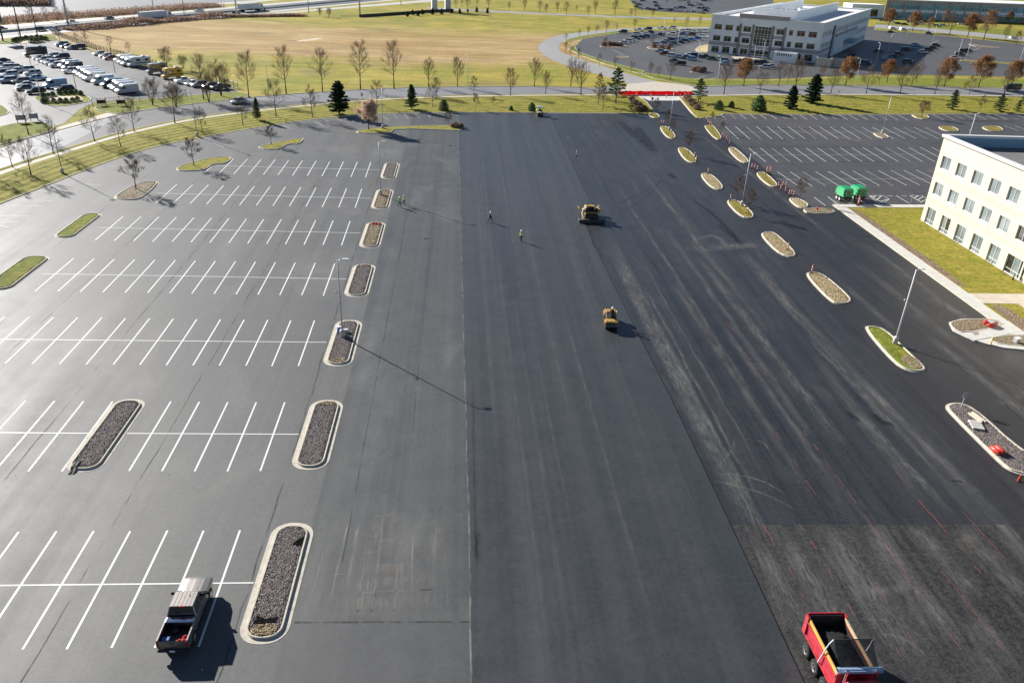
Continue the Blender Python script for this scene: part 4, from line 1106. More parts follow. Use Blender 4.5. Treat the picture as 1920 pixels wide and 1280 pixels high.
# bands, thin pilaster lines and the far end wall
for k, (z0, z1, m, d) in enumerate([(8.15, 9.05, 'cream_band', .012), (3.75, 4.55, 'cream_band', .012)]):
    bl(MB().box(BX-d, BX+.05, BY0, BY1-.004, z0, z1).build('band', M[m], bld))
for i in range(17):
    y = cols_y[i]-2.65-.95
    bl(MB().box(BX-.035, BX+.05, y-.12, y+.12, .0, 8.14 if False else 3.74).build('pilaster', M['cream_trim'], bld))
bl(MB().box(BX-.05, BX+.06, BY0, BY1+.05, -.02, .14).build('plinth', M['grey_pilaster'], bld))
bl(MB().box(BX+.002, BX+48, BY1-.3, BY1, 0, BH-.01).build('end_wall', M['cream_wall'], bld))
bl(MB().box(BX+.4, BX+48, BY0, BY1-.31, 12.2, 13.2).build('roof', M['roof_grey'], bld))
mb = MB(); mb.box(BX-.28, BX+.42, BY0, BY1+.28, BH, BH+.42); mb.box(BX+.421, BX+48.3, BY1-.42, BY1+.28, BH+.003, BH+.418)
bl(mb.build('coping', M['frame_white'], bld))
bl(MB().box(BX-.3, BX-.281, BY0, BY1+.3, BH-.06, BH+.05).build('drip_edge', M['grey_pilaster'], bld))
bl(MB().box(BX+.4, BX+48, BY1-.34, BY1-.305, 13.2, BH-.005).build('parapet_lining', M['parapet_blue'], bld))
bl(MB().box(BX+.35, BX+.4, BY0, BY1-.35, 13.2, BH-.005).build('parapet_lining', M['parapet_blue'], bld))
bl(MB().cbox((BX+20, BY1-.5, 13.8), (.7, .18, .25)).build('overflow_vent', M['metal_white'], bld))
for i in range(5):
    bl(MB().cbox((BX-.09, 117.3-9.1*i, .42), (.18, .35, .2), 0, .03).build('vent', M['metal_dark'], bld))

# ------------------------------------------------------------------ grey and white office building beyond the road
OB = Vector((108.9, 364.6, 0)); OU = Vector((.850, -.527, 0)); OV = Vector((.555, .832, 0)); ON = Vector((-.527, -.850, 0)); OE = Vector((.832, -.555, 0))
ob = empty('far_office_building', OB, 0, 'white and taupe three storey office building with a roof screen behind the car park', 'building')
def obl(o): o.location = tuple(-OB); return o
OL, OW, OH = 47.0, 128.0, 15.6
front_holes = []
fx = []
cols_f = [(1.6, 3.3), (6.4, 3.3), (11.2, 1.7), (14.3, 3.3), (29.6-1.2, 3.3), (33.6, 1.7), (36.9, 3.3), (41.7, 3.3)]
for (u, w) in cols_f:
    front_holes += [(u, u+w, 9.8, 12.0), (u, u+w, 5.2, 7.4), (u, u+w, .4, 3.0)]
front_holes += [(19.3, 26.3, 4.6, 12.4), (19.0, 26.6, .4, 3.0)]
obl(wall_with_holes(OB, OU, ON, OL, 0, OH, front_holes, .3).build('wall', M['white_wall'], ob))
for (u, w) in cols_f:
    for (z0, z1) in ((9.8, 12.0), (5.2, 7.4), (.4, 3.0)):
        wi = window(ob, OB+OU*u, OU, w, z0, z1, ON, ['pane_green'], 'frame_tan', 2 if w > 2 else 1, 'white_wall', z1-.6, .18, fw=.09)
        wi.location = tuple(-OB)
def curtain(parent, P0, U, N, w, z0, z1, nc, zs, d=.18, pm='pane_green', fm='frame_white'):
    P0, U, N = Vector(P0), Vector(U), Vector(N)
    def bar(mb, u0, u1, a0, a1, d0, d1):
        def q(u, z, dd): return tuple(P0+U*u+N*dd+Vector((0, 0, z)))
        v = [q(u0, a0, d0), q(u1, a0, d0), q(u1, a1, d0), q(u0, a1, d0), q(u0, a0, d1), q(u1, a0, d1), q(u1, a1, d1), q(u0, a1, d1)]
        mb.add(v, [(3, 2, 1, 0), (4, 5, 6, 7), (0, 1, 5, 4), (1, 2, 6, 5), (2, 3, 7, 6), (3, 0, 4, 7)])
    mb = MB()
    for c in range(nc+1):
        u = w*c/nc; bar(mb, u-.06, u+.06, z0, z1, -d-.02, -d+.1)
    for z in zs: bar(mb, 0, w, z-.05, z+.05, -d-.03, -d+.09)
    win = mb.build('curtain_wall', M[fm], parent)
    for c in range(nc):
        for r in range(len(zs)-1):
            pm_ = MB(); bar(pm_, w*c/nc+.05, w*(c+1)/nc-.05, zs[r]+.04, zs[r+1]-.04, -d-.02, -d+.01)
            pm_.build('pane', M[pm], win)
    return win
curtain(ob, OB+OU*19.3, OU, ON, 7.0, 4.6, 12.4, 5, [4.65, 6.0, 7.5, 8.4, 9.4, 11.2, 12.35]).location = tuple(-OB)
curtain(ob, OB+OU*19.0, OU, ON, 7.6, .4, 3.0, 4, [.45, 1.2, 2.5, 2.95]).location = tuple(-OB)
def slab_on(P0, U, N, u0, u1, z0, z1, d0, d1, name, mat, parent=None, off=None):
    mb = MB()
    P0, U, N = Vector(P0), Vector(U), Vector(N)
    def q(u, z, dd): return tuple(P0+U*u+N*dd+Vector((0, 0, z)))
    v = [q(u0, z0, d0), q(u1, z0, d0), q(u1, z1, d0), q(u0, z1, d0), q(u0, z0, d1), q(u1, z0, d1), q(u1, z1, d1), q(u0, z1, d1)]
    mb.add(v, [(3, 2, 1, 0), (4, 5, 6, 7), (0, 1, 5, 4), (1, 2, 6, 5), (2, 3, 7, 6), (3, 0, 4, 7)])
    o = mb.build(name, M[mat], parent or ob)
    o.location = tuple(off if off is not None else -OB)
    return o
for (a, b) in ((0, 12.9), (32.4, 47)): slab_on(OB, OU, ON, a, b, 3.35, 4.9, -.05, .03, 'band', 'taupe_wall')
for (a, b, z0, z1) in ((13.4, 18.3, 3.2, 4.6), (13.4, 18.3, 7.9, 9.2), (27.0, 31.9, 3.2, 4.6), (27.0, 31.9, 7.9, 9.2), (18.9, 26.9, 3.3, 4.4)): slab_on(OB, OU, ON, a, b, z0, z1, -.05, .04, 'band', 'taupe_wall')
for u in (12.8, 13.6-.2, 18.3, 18.9, 26.7, 27.3, 31.7, 32.3): slab_on(OB, OU, ON, u-.16, u+.16, 0, 12.9, -.05, .35, 'pilaster', 'grey_pilaster')
slab_on(OB, OU, ON, 12.0, 33.0, 15.3, 17.0, -1.2, .9, 'cornice', 'taupe_wall')
slab_on(OB, OU, ON, 12.6, 32.4, 12.9, 15.3, -.05, .3, 'cornice_wall', 'white_wall')
# long side
OC = OB+OU*OL
side_holes = []
ns = 30
cols_s = [3+i*4.1 for i in range(ns)]
for i, u in enumerate(cols_s):
    if u+2.3 > OW-2: continue
    if i in (6, 7): side_holes += [(u, u+2.3, .4, 12.0)]; continue
    if i in (13, 14): side_holes += [(u, u+2.3, 4.6, 12.0), (u, u+2.3, .3, 3.2)]; continue
    side_holes += [(u, u+2.3, 9.8, 12.0), (u, u+2.3, 5.2, 7.4), (u, u+2.3, .4, 3.0)]
obl(wall_with_holes(OC, OV, OE, OW, 0, OH, side_holes, .3).build('wall', M['white_wall'], ob))
for h in side_holes:
    wi = window(ob, OC+OV*h[0], OV, h[1]-h[0], h[2], h[3], OE, ['pane_green'], 'frame_tan', 1, None, h[3]-.6, .16, fw=.09)
    wi.location = tuple(-OB)
for k, u in enumerate(cols_s):
    if 7 < k < 22: slab_on(OC, OV, OE, u-1.1, u-.6, 0, 8.2, -.05, .5, 'pilaster', 'white_wall')
slab_on(OC, OV, OE, 34, 90, 8.1, 9.1, -.05, .55, 'band', 'taupe_wall')
slab_on(OC, OV, OE, 0, 33, 3.35, 4.9, -.05, .03, 'band', 'taupe_wall')
slab_on(OC, OV, OE, 58, 72, 3.6, 4.9, -.1, 4.5, 'entrance_canopy', 'parapet_blue')
slab_on(OC, OV, OE, 24.5, 25.3, 0, 13.3, -.05, .4, 'pilaster', 'grey_pilaster'); slab_on(OC, OV, OE, 27.0, 27.8, 0, 13.3, -.05, .4, 'pilaster', 'grey_pilaster')
q0, q1, q2, q3 = OB, OC, OC+OV*OW, OB+OV*OW
obl(MB().prism([(p.x, p.y) for p in (q0-ON*.4+OE*-.0, q1-ON*.4-OE*.4, q2-OE*.4, q3)], 14.4, 14.8).build('roof', M['roof_white'], ob))
obl(MB().prism([(p.x, p.y) for p in (q3-OV*.3, q2-OV*.3-OE*.01, q2-OE*.01, q3)], 0, OH-.01).build('end_wall', M['white_wall'], ob))
obl(MB().prism([(p.x, p.y) for p in (q0-ON*.02, q0-ON*.02+OU*.35, q3+OU*.35-OV*.31, q3-OV*.31)], 0, OH-.012).build('end_wall', M['white_wall'], ob))
mb = MB()
for (a, b) in ((q0, q1), (q1, q2), (q0, q3)):
    d = (b-a).normalized(); n_ = Vector((-d.y, d.x, 0))
    mb.prism([((a-n_*.35-d*.3).x, (a-n_*.35-d*.3).y), ((b-n_*.35+d*.3).x, (b-n_*.35+d*.3).y), ((b+n_*.35+d*.3).x, (b+n_*.35+d*.3).y), ((a+n_*.35-d*.3).x, (a+n_*.35-d*.3).y)], OH, OH+.2+.004*len(mb.f))
obl(mb.build('coping', M['roof_white'], ob))
# roof screen round the plant, with plant boxes inside
S0, S1, S2, S3 = OB+OU*15+OV*10, OB+OU*33+OV*10, OB+OU*33+OV*108, OB+OU*15+OV*108
for (a, b, h) in ((S0, S1, 19.0), (S1, S2, 18.8), (S3, S0, 18.9)):
    d = (b-a).normalized(); n_ = Vector((-d.y, d.x, 0))
    obl(MB().prism([((a-n_*.25).x, (a-n_*.25).y), ((b-n_*.25).x, (b-n_*.25).y), ((b+n_*.25).x, (b+n_*.25).y), ((a+n_*.25).x, (a+n_*.25).y)], 14.8, h).build('roof_screen', M['white_wall'], ob))
for i, (u, v) in enumerate(((19, 18), (26, 22), (20, 32), (27, 38), (21, 50), (25, 62))):
    c = OB+OU*u+OV*v
    obl(MB().cbox((c.x, c.y, 16.0), (4.2, 3.4, 2.4), 0, .1).build('rooftop_unit', M['metal_grey'], ob))
# plant enclosures at its foot
pe = OB+OU*35.5+ON*8.5
en = empty('plant_enclosure', pe, radians(-31.8), 'grey walled open topped plant enclosure in front of the white office building', 'enclosure')
mb = MB(); mb.box(-4.5, 4.5, -3, -2.7, 0, 4.0); mb.box(-4.5, 4.5, 2.7, 3, 0, 4.0); mb.box(-4.5, -4.2, -2.7, 2.7, 0, 3.99); mb.box(4.2, 4.5, -2.7, 2.7, 0, 3.99); mb.build('wall', M['white_wall'], en)
for i in range(7): MB().box(-3+i*.9, -2.6+i*.9, -3.03, -2.999, 2.7, 3.7).build('louvre', M['metal_dark'], en)
mb = MB(); mb.box(-4.3, 4.3, -2.8, 2.8, 0, .3); mb.build('floor_slab', M['concrete'], en)
for (px, py, w, lab) in ((1543, 125, 6.0, 'wider block of the beige walled bin enclosure behind brown trees'), (1567, 124.5, 5.0, 'narrower block of the beige walled bin enclosure behind brown trees')):
    c = G(px, py)
    e = empty('bin_enclosure', c, radians(-31.8), lab, 'enclosure')
    mb = MB(); mb.box(-w/2, w/2, -2.2, -1.9, 0, 3.4); mb.box(-w/2, -w/2+.3, -1.9, 2.2, 0, 3.39); mb.box(w/2-.3, w/2, -1.9, 2.2, 0, 3.39); mb.build('wall', M['block_wall'], e)
    MB().box(-w/2+.3, w/2-.3, 2.0, 2.15, .1, 3.0).build('gate', M['metal_dark'], e)

# ------------------------------------------------------------------ long glazed building at the top right
TB = Vector((312, 612, 0)); TU = Vector((1, .06, 0)).normalized(); TN = Vector((TU.y, -TU.x, 0))
tb = empty('glazed_office_building', TB, 0, 'long two storey building with blue glass bands beyond the far road', 'building')
TL = 150
th = []
for i in range(12): th += [(4+i*12.2, 14.4+i*12.2, 6.6, 10.4), (4+i*12.2, 14.4+i*12.2, .6, 4.2)]
w = wall_with_holes(TB, TU, TN, TL, 0, 12.6, th, .3).build('wall', M['taupe_wall'], tb); w.location = tuple(-TB)
for k, h in enumerate(th):
    c = curtain(tb, TB+TU*h[0], TU, TN, h[1]-h[0], h[2], h[3], 4, [h[2]+.05, h[2]+(h[3]-h[2])*.72, h[3]-.05], .18, 'pane_teal'); c.location = tuple(-TB)
    if h[2] > 5: slab_on(TB, TU, TN, h[0]-.2, h[1]+.2, 4.6, 6.4, -.02, .12, 'spandrel', 'white_wall', tb, -TB)
for i in range(13): slab_on(TB, TU, TN, 2.2+i*12.2, 3.6+i*12.2, 0, 12.0, -.02, .3, 'pilaster', 'taupe_wall', tb, -TB)
MB().prism([((TB+TU*a-TN*b).x, (TB+TU*a-TN*b).y) for a, b in ((-.3, -.4), (TL, -.4), (TL, 40), (-.3, 40))], 12.6, 13.1).build('roof', M['roof_white'], tb).location = tuple(-TB)
slab_on(TB, TU, TN, 88, 140, 4.3, 4.9, 0, 9, 'entrance_canopy', 'roof_white', tb, -TB)
slab_on(TB, TU, TN, -26, -.4, 0, 9.0, -14, -.3, 'side_wing', 'white_wall', tb, -TB)
slab_on(TB, TU, TN, -20, -5, 1, 5.6, -.35, -.25, 'wing_window', 'pane_green', tb, -TB)

# ------------------------------------------------------------------ lamp posts
def make_lamp(h=9.4, arm=1.1, double=False, base=True, mat='metal_grey', r=.085):
    root = empty('lamp_post', (0, 0, 0))
    if base:
        MB().lathe([(.30, -.1), (.30, .80), (.27, .86)], 18, 0).build('base', M['concrete'], root, True)
    z0 = .86 if base else 0
    MB().tube([(0, 0, z0), (0, 0, h*.5), (0, 0, h)], [r, r*.8, r*.6], 10).build('pole', M[mat], root, True)
    MB().lathe([(.16, z0), (.16, z0+.05), (.1, z0+.09)], 12).build('base_plate', M[mat], root, True)
    a = MB().tube([(0, 0, h-.08), (arm*.4, 0, h+.06), (arm*.55, 0, h+.07)], .04, 8).build('arm', M[mat], root, True)
    hd = MB(); hd.loft([[(arm*.5, -.17, h+.03), (arm*.5, .17, h+.03), (arm*.5, .14, h+.14), (arm*.5, -.14, h+.14)], [(arm, -.2, h+.04), (arm, .2, h+.04), (arm, .16, h+.12), (arm, -.16, h+.12)], [(arm+.12, -.12, h+.05), (arm+.12, .12, h+.05), (arm+.12, .1, h+.1), (arm+.12, -.1, h+.1)]])
    ho = hd.build('lamp_head', M['metal_white'], root)
    MB().box(arm*.58, arm*.95, -.14, .14, h+.01, h+.032).build('lens', M['lamp_glass'], ho)
    b = MB(); b.tube([(0, 0, h*.58), (-.3, 0, h*.6)], .03, 6); b.cbox((-.38, 0, h*.605), (.2, .14, .14), 0, .03)
    b.build('camera_bracket', M[mat], root)
    return root
lamp0 = make_lamp()
lampW = make_lamp(9.5, 1.0, mat='metal_white', r=.11)
lampS = make_lamp(8.0, .9, base=False, mat='metal_dark', r=.09)
lampF = make_lamp(9.0, 1.2, base=False, mat='metal_white', r=.1)
used = set()
def put_lamp(proto, px, rz, label, group, z=.12):
    o = proto if id(proto) not in used else copy_tree(proto)
    used.add(id(proto))
    g = G(*px)
    o.location = (g.x, g.y, z); o.rotation_euler = (0, 0, rz)
    return tag(o, label, 'lamp post', group)
for px, rz, lab in [((642.5, 633), .2, 'grey lamp post on the gravel island with the blue barrel'), ((714, 367), .2, 'grey lamp post on the mulched island beside the two walking workers'),
                    ((117.5, 326), 2.9, 'grey lamp post on the verge kerb beside the faded kerb stalls'), ((370, 257), 2.6, 'grey lamp post on the verge kerb between two bare trees'),
                    ((718, 242), .3, 'grey lamp post beside the pale leafed tree island'), ((1390.5, 387), .2, 'grey lamp post between two saplings on a drive island'),
                    ((1254.5, 246), .2, 'grey lamp post on the island nearest the red barrier'), ((1654, 251), .1, 'grey lamp post in the middle of the rear stalls')]:
    put_lamp(lamp0, px, rz, lab, 'lamp posts of the parking lots')
put_lamp(lampW, (1677, 646), .15, 'white lamp post on the green grass island in the drive lane', 'lamp posts of the parking lots', .17)
put_lamp(lampW, (1807, 290), .2, 'white lamp post whose head shows above the cream building roof', 'lamp posts of the parking lots', .02)
for px in ((504, 175), (877, 161), (1344, 160), (1603, 161)): put_lamp(lampF, px, 2.2, 'slender white street lamp on the north side of the public road', 'street lamps along the public road', .1)
for px in ((144, 172), (61, 135), (216, 137), (122, 118), (41, 92)): put_lamp(lampS, px, RNG.uniform(0, 6), 'thin dark lamp post among the cars of the fenced lot', 'lamp posts of the fenced lot', .0)
put_lamp(lampF, (79, 193), 1.0, 'pale lamp post at the hedged island of the fenced lot', 'lamp posts of the fenced lot', .1)
for px in ((1664, 101), (1641, 124), (1410, 130), (1307, 122), (1270, 90), (1242, 73), (1152, 78), (1794, 113), (1811, 112), (1748, 82), (1910, 122), (1700, 68), (1750, 46), (1300, 30), (1279, 20), (1428, 118)):
    put_lamp(lampF, px, RNG.uniform(0, 6), 'pale lamp post in the curved car park before the white office building' if px[0] < 1450 else 'pale lamp post in the car park behind the white office building', 'lamp posts of the office car park', .0)
# tall highway poles
for px, h, r in (((129, 52), 26, .45), ((444, 28), 26, .45), ((675, 29), 24, .5), ((40, 75), 20, .25), ((70, 66), 15, .2), ((346, 30), 15, .18), ((287, 13), 15, .18), ((579, 25), 13, .2), ((752, 10), 13, .2)):
    g = G(*px)
    e = empty('highway_pole', (g.x, g.y, 0), 1.1, 'thick grey steel utility pole beside the highway' if r > .4 else 'slim dark light pole beside the highway', 'pole', 'poles along the highway')
    MB().tube([(0, 0, 0), (0, 0, h*.5), (0, 0, h)], [r, r*.8, r*.55], 10).build('pole', M['metal_dark'] if r < .4 else M['metal_grey'], e, True)
    MB().lathe([(r*1.8, 0), (r*1.8, .25), (r*1.2, .4)], 10).build('footing', M['concrete'], e)
    a = MB(); a.tube([(0, 0, h-.4), (1.6, 0, h)], .07, 6); a.cbox((1.9, 0, h), (.8, .35, .14), 0, .04); a.build('arm', M['metal_dark'], e)

# ------------------------------------------------------------------ trees
def grow_bare(seed, h, spread, trunk_r, clear=.28, limbs=11, up=.75, dense=1.0, stems=1):
    """trunk with limbs (one mesh) and fine twigs (another) of a leafless tree"""
    r = random.Random(seed)
    tr, tw = MB(), MB()
    tips = []
    def twig(p, d, l, w):
        s = d.cross(Vector((r.uniform(-1, 1), r.uniform(-1, 1), r.uniform(-1, 1))))
        if s.length < 1e-4: return
        s.normalize()
        q = p + d*l + Vector((0, 0, l*.12))
        tw.add([p-s*w, p+s*w, q], [(0, 1, 2)])
        m = (p+q)/2
        return m, q
    def branch(p, d, l, rad, lev):
        n = 4 if lev < 2 else 3
        pts = [p.copy()]; rr = [rad]
        dd = d.copy()
        for i in range(n):
            dd = (dd + Vector((r.uniform(-.16, .16), r.uniform(-.16, .16), .10*up + r.uniform(-.06, .06)))).normalized()
            pts.append(pts[-1]+dd*(l/n)); rr.append(rad*(1-.8*(i+1)/n))
        (tr if lev < 2 else tw).tube(pts, [max(.008, x) for x in rr], 5 if lev == 0 else (4 if lev == 1 else 3), 0, False)
        kids = {0: int(6*dense), 1: int(4*dense)}[lev] if lev < 2 else 0
        for k in range(kids):
            s = .25+.75*(k+r.random())/kids
            i = min(n-1, int(s*n)); f = s*n-i
            q = pts[i]*(1-f)+pts[i+1]*f
            az = r.uniform(0, 2*pi); t = dd.orthogonal().normalized(); b = dd.cross(t)
            a = r.uniform(.45, .85)
            nd = (dd*cos(a) + (t*cos(az)+b*sin(az))*sin(a)).normalized()
            nd = (nd + Vector((0, 0, .22*up))).normalized()
            branch(q, nd, l*(.72-.32*s)*r.uniform(.8, 1.2), max(.007, rad*.42*(1-.4*s)), lev+1)
        if lev >= 1:
            for k in range(int((2 if lev == 1 else 3)*dense)):
                s = .15+.85*r.random(); i = min(n-1, int(s*n)); f = s*n-i
                q = pts[i]*(1-f)+pts[i+1]*f
                az = r.uniform(0, 2*pi); t = dd.orthogonal().normalized(); b = dd.cross(t); a = r.uniform(.3, .8)
                nd = (dd*cos(a)+(t*cos(az)+b*sin(az))*sin(a)).normalized()
                nd = (nd+Vector((0, 0, .2*up))).normalized()
                tips.append((q, nd))
                x = twig(q, nd, h*.075*r.uniform(.6, 1.4), .012)
                if x and lev == 2:
                    for _ in range(1):
                        e = (nd+Vector((r.uniform(-.7, .7), r.uniform(-.7, .7), r.uniform(-.3, .6)))).normalized()
                        twig(x[0], e, h*.045*r.uniform(.6, 1.3), .010)
    for s_ in range(stems):
        lean = Vector((r.uniform(-.04, .04), r.uniform(-.04, .04), 1)) if stems == 1 else Vector((cos(2.1*s_)*.22, sin(2.1*s_)*.22, 1))
        lean.normalize()
        top = h*(.86 if stems == 1 else r.uniform(.6, .85))
        pts = [Vector((0, 0, -.15))]; rad = [trunk_r*1.25]
        for i in range(6):
            f = (i+1)/6
            pts.append(Vector((lean.x*top*f+r.uniform(-.03, .03)*h*.3*f, lean.y*top*f+r.uniform(-.03, .03)*h*.3*f, top*f)))
            rad.append(max(.012, trunk_r*(1-.88*f)))
        tr.tube(pts, rad, 7, 0, False)
        for k in range(limbs):
            f = clear+(1-clear)*(k+r.random()*.7)/limbs*.97
            i = min(5, int(f*6)); ff = f*6-i
            q = pts[i]*(1-ff)+pts[i+1]*ff
            az = k*2.4+r.uniform(-.4, .4)
            el = up*(.55+.5*f)
            d = Vector((cos(az)*cos(el), sin(az)*cos(el), sin(el)))
            g = (f-clear)/(1-clear)
            L = spread*(1.0-.62*g)*(.75+.5*min(1, g*5))*r.uniform(.85, 1.15)
            branch(q, d, L, trunk_r*.42*(1-.6*g), 0)
    return tr, tw, tips

def leaf_mesh(tips, n, size, seed, jitter):
    r = random.Random(seed); mb = MB()
    for _ in range(n):
        q, d = tips[r.randrange(len(tips))]
        c = q + d*r.uniform(0, jitter*2) + Vector((r.gauss(0, jitter), r.gauss(0, jitter), r.gauss(0, jitter)))
        a = Vector((r.uniform(-1, 1), r.uniform(-1, 1), r.uniform(-1, 1))).normalized(); b = a.orthogonal().normalized()
        s = size*r.uniform(.6, 1.4)
        mb.add([c-a*s, c+b*s*.7, c+a*s, c-b*s*.7], [(0, 1, 2, 3)])
    return mb

def conifer(seed, h, rad, leaves, lsize, gap=0.0, droop=.15, taper=1.0, clear=.06):
    r = random.Random(seed)
    tr, lf = MB(), MB()
    tr.tube([(0, 0, -.15), (0, 0, h*.5), (0, 0, h*.97)], [h*.016+.04, h*.011, .015], 7, 0, False)
    nb = 70 if gap < .3 else 34
    per = leaves//nb
    for k in range(nb):
        f = clear+(1-clear)*((k+.5)/nb)**.92
        z = h*f
        prof = (1-f)**taper*1.0 + .03
        low = min(1.0, .55+f*3.5)
        L = rad*prof*low*r.uniform(.72, 1.18)/max(.6, (1-clear))
        az = k*2.399+r.uniform(-.3, .3)
        d = Vector((cos(az), sin(az), r.uniform(.05, .3)-droop*(1-f)))
        p0 = Vector((0, 0, z)); p1 = p0+d*L
        tr.tube([p0, p1], [.035*(1-f)+.012, .008], 3, 0, False)
        side = Vector((-sin(az), cos(az), 0))
        for _ in range(per):
            s = r.random()**.6
            w = L*.34*(1.1-s)
            c = p0+d*L*s+side*r.uniform(-w, w)+Vector((0, 0, r.gauss(0, .09*h/8)))
            a = (d*r.uniform(.3, 1)+side*r.uniform(-.9, .9)+Vector((0, 0, r.uniform(-.5, .3)))).normalized()
            b = a.cross(Vector((r.uniform(-1, 1), r.uniform(-1, 1), 1))).normalized()
            s2 = lsize*r.uniform(.6, 1.3)
            lf.add([c-a*s2*.4-b*s2*.34, c-a*s2*.4+b*s2*.34, c+a*s2], [(0, 1, 2)])
    for _ in range(per):
        z = h*r.uniform(.9, 1.0); c = Vector((r.gauss(0, .05), r.gauss(0, .05), z)); a = Vector((r.uniform(-.6, .6), r.uniform(-.6, .6), 1)).normalized(); b = a.orthogonal()
        s2 = lsize*.8; lf.add([c-b*s2*.3, c+b*s2*.3, c+a*s2], [(0, 1, 2)])
    return tr, lf

def shrub_mesh(seed, w, h, n, size):
    r = random.Random(seed); mb = MB()
    for _ in range(n):
        a, b = r.uniform(0, 2*pi), r.random()**.5
        z = r.random()
        q = (1-z**2.2)**.5
        c = Vector((cos(a)*b*w*q, sin(a)*b*w*q, .05+z*h))*1.0
        c += Vector((r.gauss(0, .06*w), r.gauss(0, .06*w), r.gauss(0, .05*h)))
        d = Vector((r.uniform(-1, 1), r.uniform(-1, 1), r.uniform(-.4, 1))).normalized(); e = d.orthogonal().normalized()
        s = size*r.uniform(.6, 1.4)
        mb.add([c-e*s*.5, c+e*s*.5, c+d*s], [(0, 1, 2)])
    return mb

def proto_tree(name, parts):
    root = empty(name, (0, 0, 0))
    for (n_, mb, m) in parts: mb.build(n_, M[m], root)
    return root
PT = {}
for i in range(3):                                   # tall open street trees, ~13 m
    a, b, _ = grow_bare(10+i, 13, 3.0, .17, .30, 15, .75, 1.0); PT['tall%d' % i] = (13, proto_tree('bare_tree', [('trunk', a, 'bark'), ('crown', b, 'twig')]))
for i in range(3):                                   # rounded ornamental trees, ~7.5 m
    a, b, _ = grow_bare(20+i, 7.5, 3.0, .15, .22, 13, 1.0, 1.15); PT['round%d' % i] = (7.5, proto_tree('bare_tree', [('trunk', a, 'bark'), ('crown', b, 'twig')]))
for i in range(3):                                   # medium verge trees, ~8 m
    a, b, _ = grow_bare(30+i, 8, 2.3, .12, .24, 12, .7, 1.0); PT['mid%d' % i] = (8, proto_tree('bare_tree', [('trunk', a, 'bark'), ('crown', b, 'twig')]))
for i in range(2):                                   # young trees on islands, ~5 m
    a, b, _ = grow_bare(40+i, 5, 1.35, .07, .26, 11, .8, 1.0); PT['young%d' % i] = (5, proto_tree('bare_sapling', [('trunk', a, 'bark'), ('crown', b, 'twig')]))
for i in range(2):                                   # broad multi-stem trees
    a, b, _ = grow_bare(50+i, 10, 3.0, .13, .2, 9, .8, 1.0, 3); PT['multi%d' % i] = (10, proto_tree('bare_tree', [('trunk', a, 'bark'), ('crown', b, 'twig')]))
for i in range(2):
    a, b, tips = grow_bare(60+i, 8, 3.1, .16, .2, 13, .85, 1.0)
    PT['oak%d' % i] = (8, proto_tree('brown_leaf_tree', [('trunk', a, 'bark'), ('branches', b, 'twig'), ('crown', leaf_mesh(tips, 5600, .13, 61+i, .28), 'leaf_brown')]))
a, b, tips = grow_bare(66, 7, 2.4, .13, .2, 13, .85, 1.0)
PT['brown'] = (7, proto_tree('brown_leaf_tree', [('trunk', a, 'bark'), ('branches', b, 'twig'), ('crown', leaf_mesh(tips, 1700, .09, 67, .22), 'leaf_brown')]))
a, b, tips = grow_bare(70, 6.2, 2.5, .13, .2, 14, .8, 1.0)
PT['pale'] = (6.2, proto_tree('pale_leaf_tree', [('trunk', a, 'bark'), ('branches', b, 'twig'), ('crown', leaf_mesh(tips, 8000, .12, 71, .24), 'leaf_tan')]))
a, b = conifer(80, 8, 2.3, 17000, .30, 0, .0, .5, .07); PT['spruce0'] = (8, proto_tree('spruce_tree', [('trunk', a, 'bark'), ('crown', b, 'leaf_fir')]))
a, b = conifer(81, 8, 2.1, 16000, .28, 0, .05, .55, .02); PT['spruce1'] = (8, proto_tree('spruce_tree', [('trunk', a, 'bark'), ('crown', b, 'leaf_fir')]))
a, b = conifer(82, 7, 1.9, 9000, .26, 0, .0, .6, .08); PT['fir'] = (7, proto_tree('pine_tree', [('trunk', a, 'bark'), ('crown', b, 'leaf_pine')]))
a, b = conifer(83, 9, 3.0, 3800, .34, .5, -.05, .6, .18); PT['pine'] = (9, proto_tree('pine_tree', [('trunk', a, 'bark'), ('crown', b, 'leaf_pine')]))
a, b = conifer(84, 8, 1.9, 1500, .24, .5, -.2, .5, .2); PT['larch'] = (8, proto_tree('larch_tree', [('trunk', a, 'bark_pale'), ('crown', b, 'leaf_larch')]))
a, b = conifer(85, 6, 2.2, 4200, .32, .4, .1, .6, .05); PT['cedar'] = (6, proto_tree('cedar_tree', [('trunk', a, 'bark'), ('crown', b, 'leaf_pine')]))
PT['dryshrub'] = (1.1, shrub_mesh(91, .8, 1.1, 900, .16).build('dry_shrub', M['leaf_dry']))
PT['boxball'] = (1.0, shrub_mesh(92, .75, 1.0, 900, .12).build('clipped_shrub', M['leaf_fir']))
PT['greenshrub'] = (1.6, shrub_mesh(93, .9, 1.6, 1300, .16).build('shrub', M['leaf_pine']))
pt_used = set()
def plant(kind, base, h, label, cat='tree', group=None, wide=1.0, z=.1):
    h0, p = PT[kind]
    o = p if kind not in pt_used else copy_tree(p)
    pt_used.add(kind)
    g = G(*base)
    s = h/h0
    o.location = (g.x, g.y, z); o.scale = (s*wide, s*wide, s); o.rotation_euler = (0, 0, RNG.uniform(0, 6.28))
    return tag(o, label, cat, group or label_group.get(label))
label_group = {}
def hgt(b, ty):
    g = G(*b); lo, hi = .2, 60
    for _ in range(40):
        m = (lo+hi)/2
        d = Vector((g.x, g.y, m))-Vector((0, 0, CAM_H))
        y = 640-F_PX*d.dot(UPV)/d.dot(fwd)
        if y > ty: lo = m
        else: hi = m
    return lo
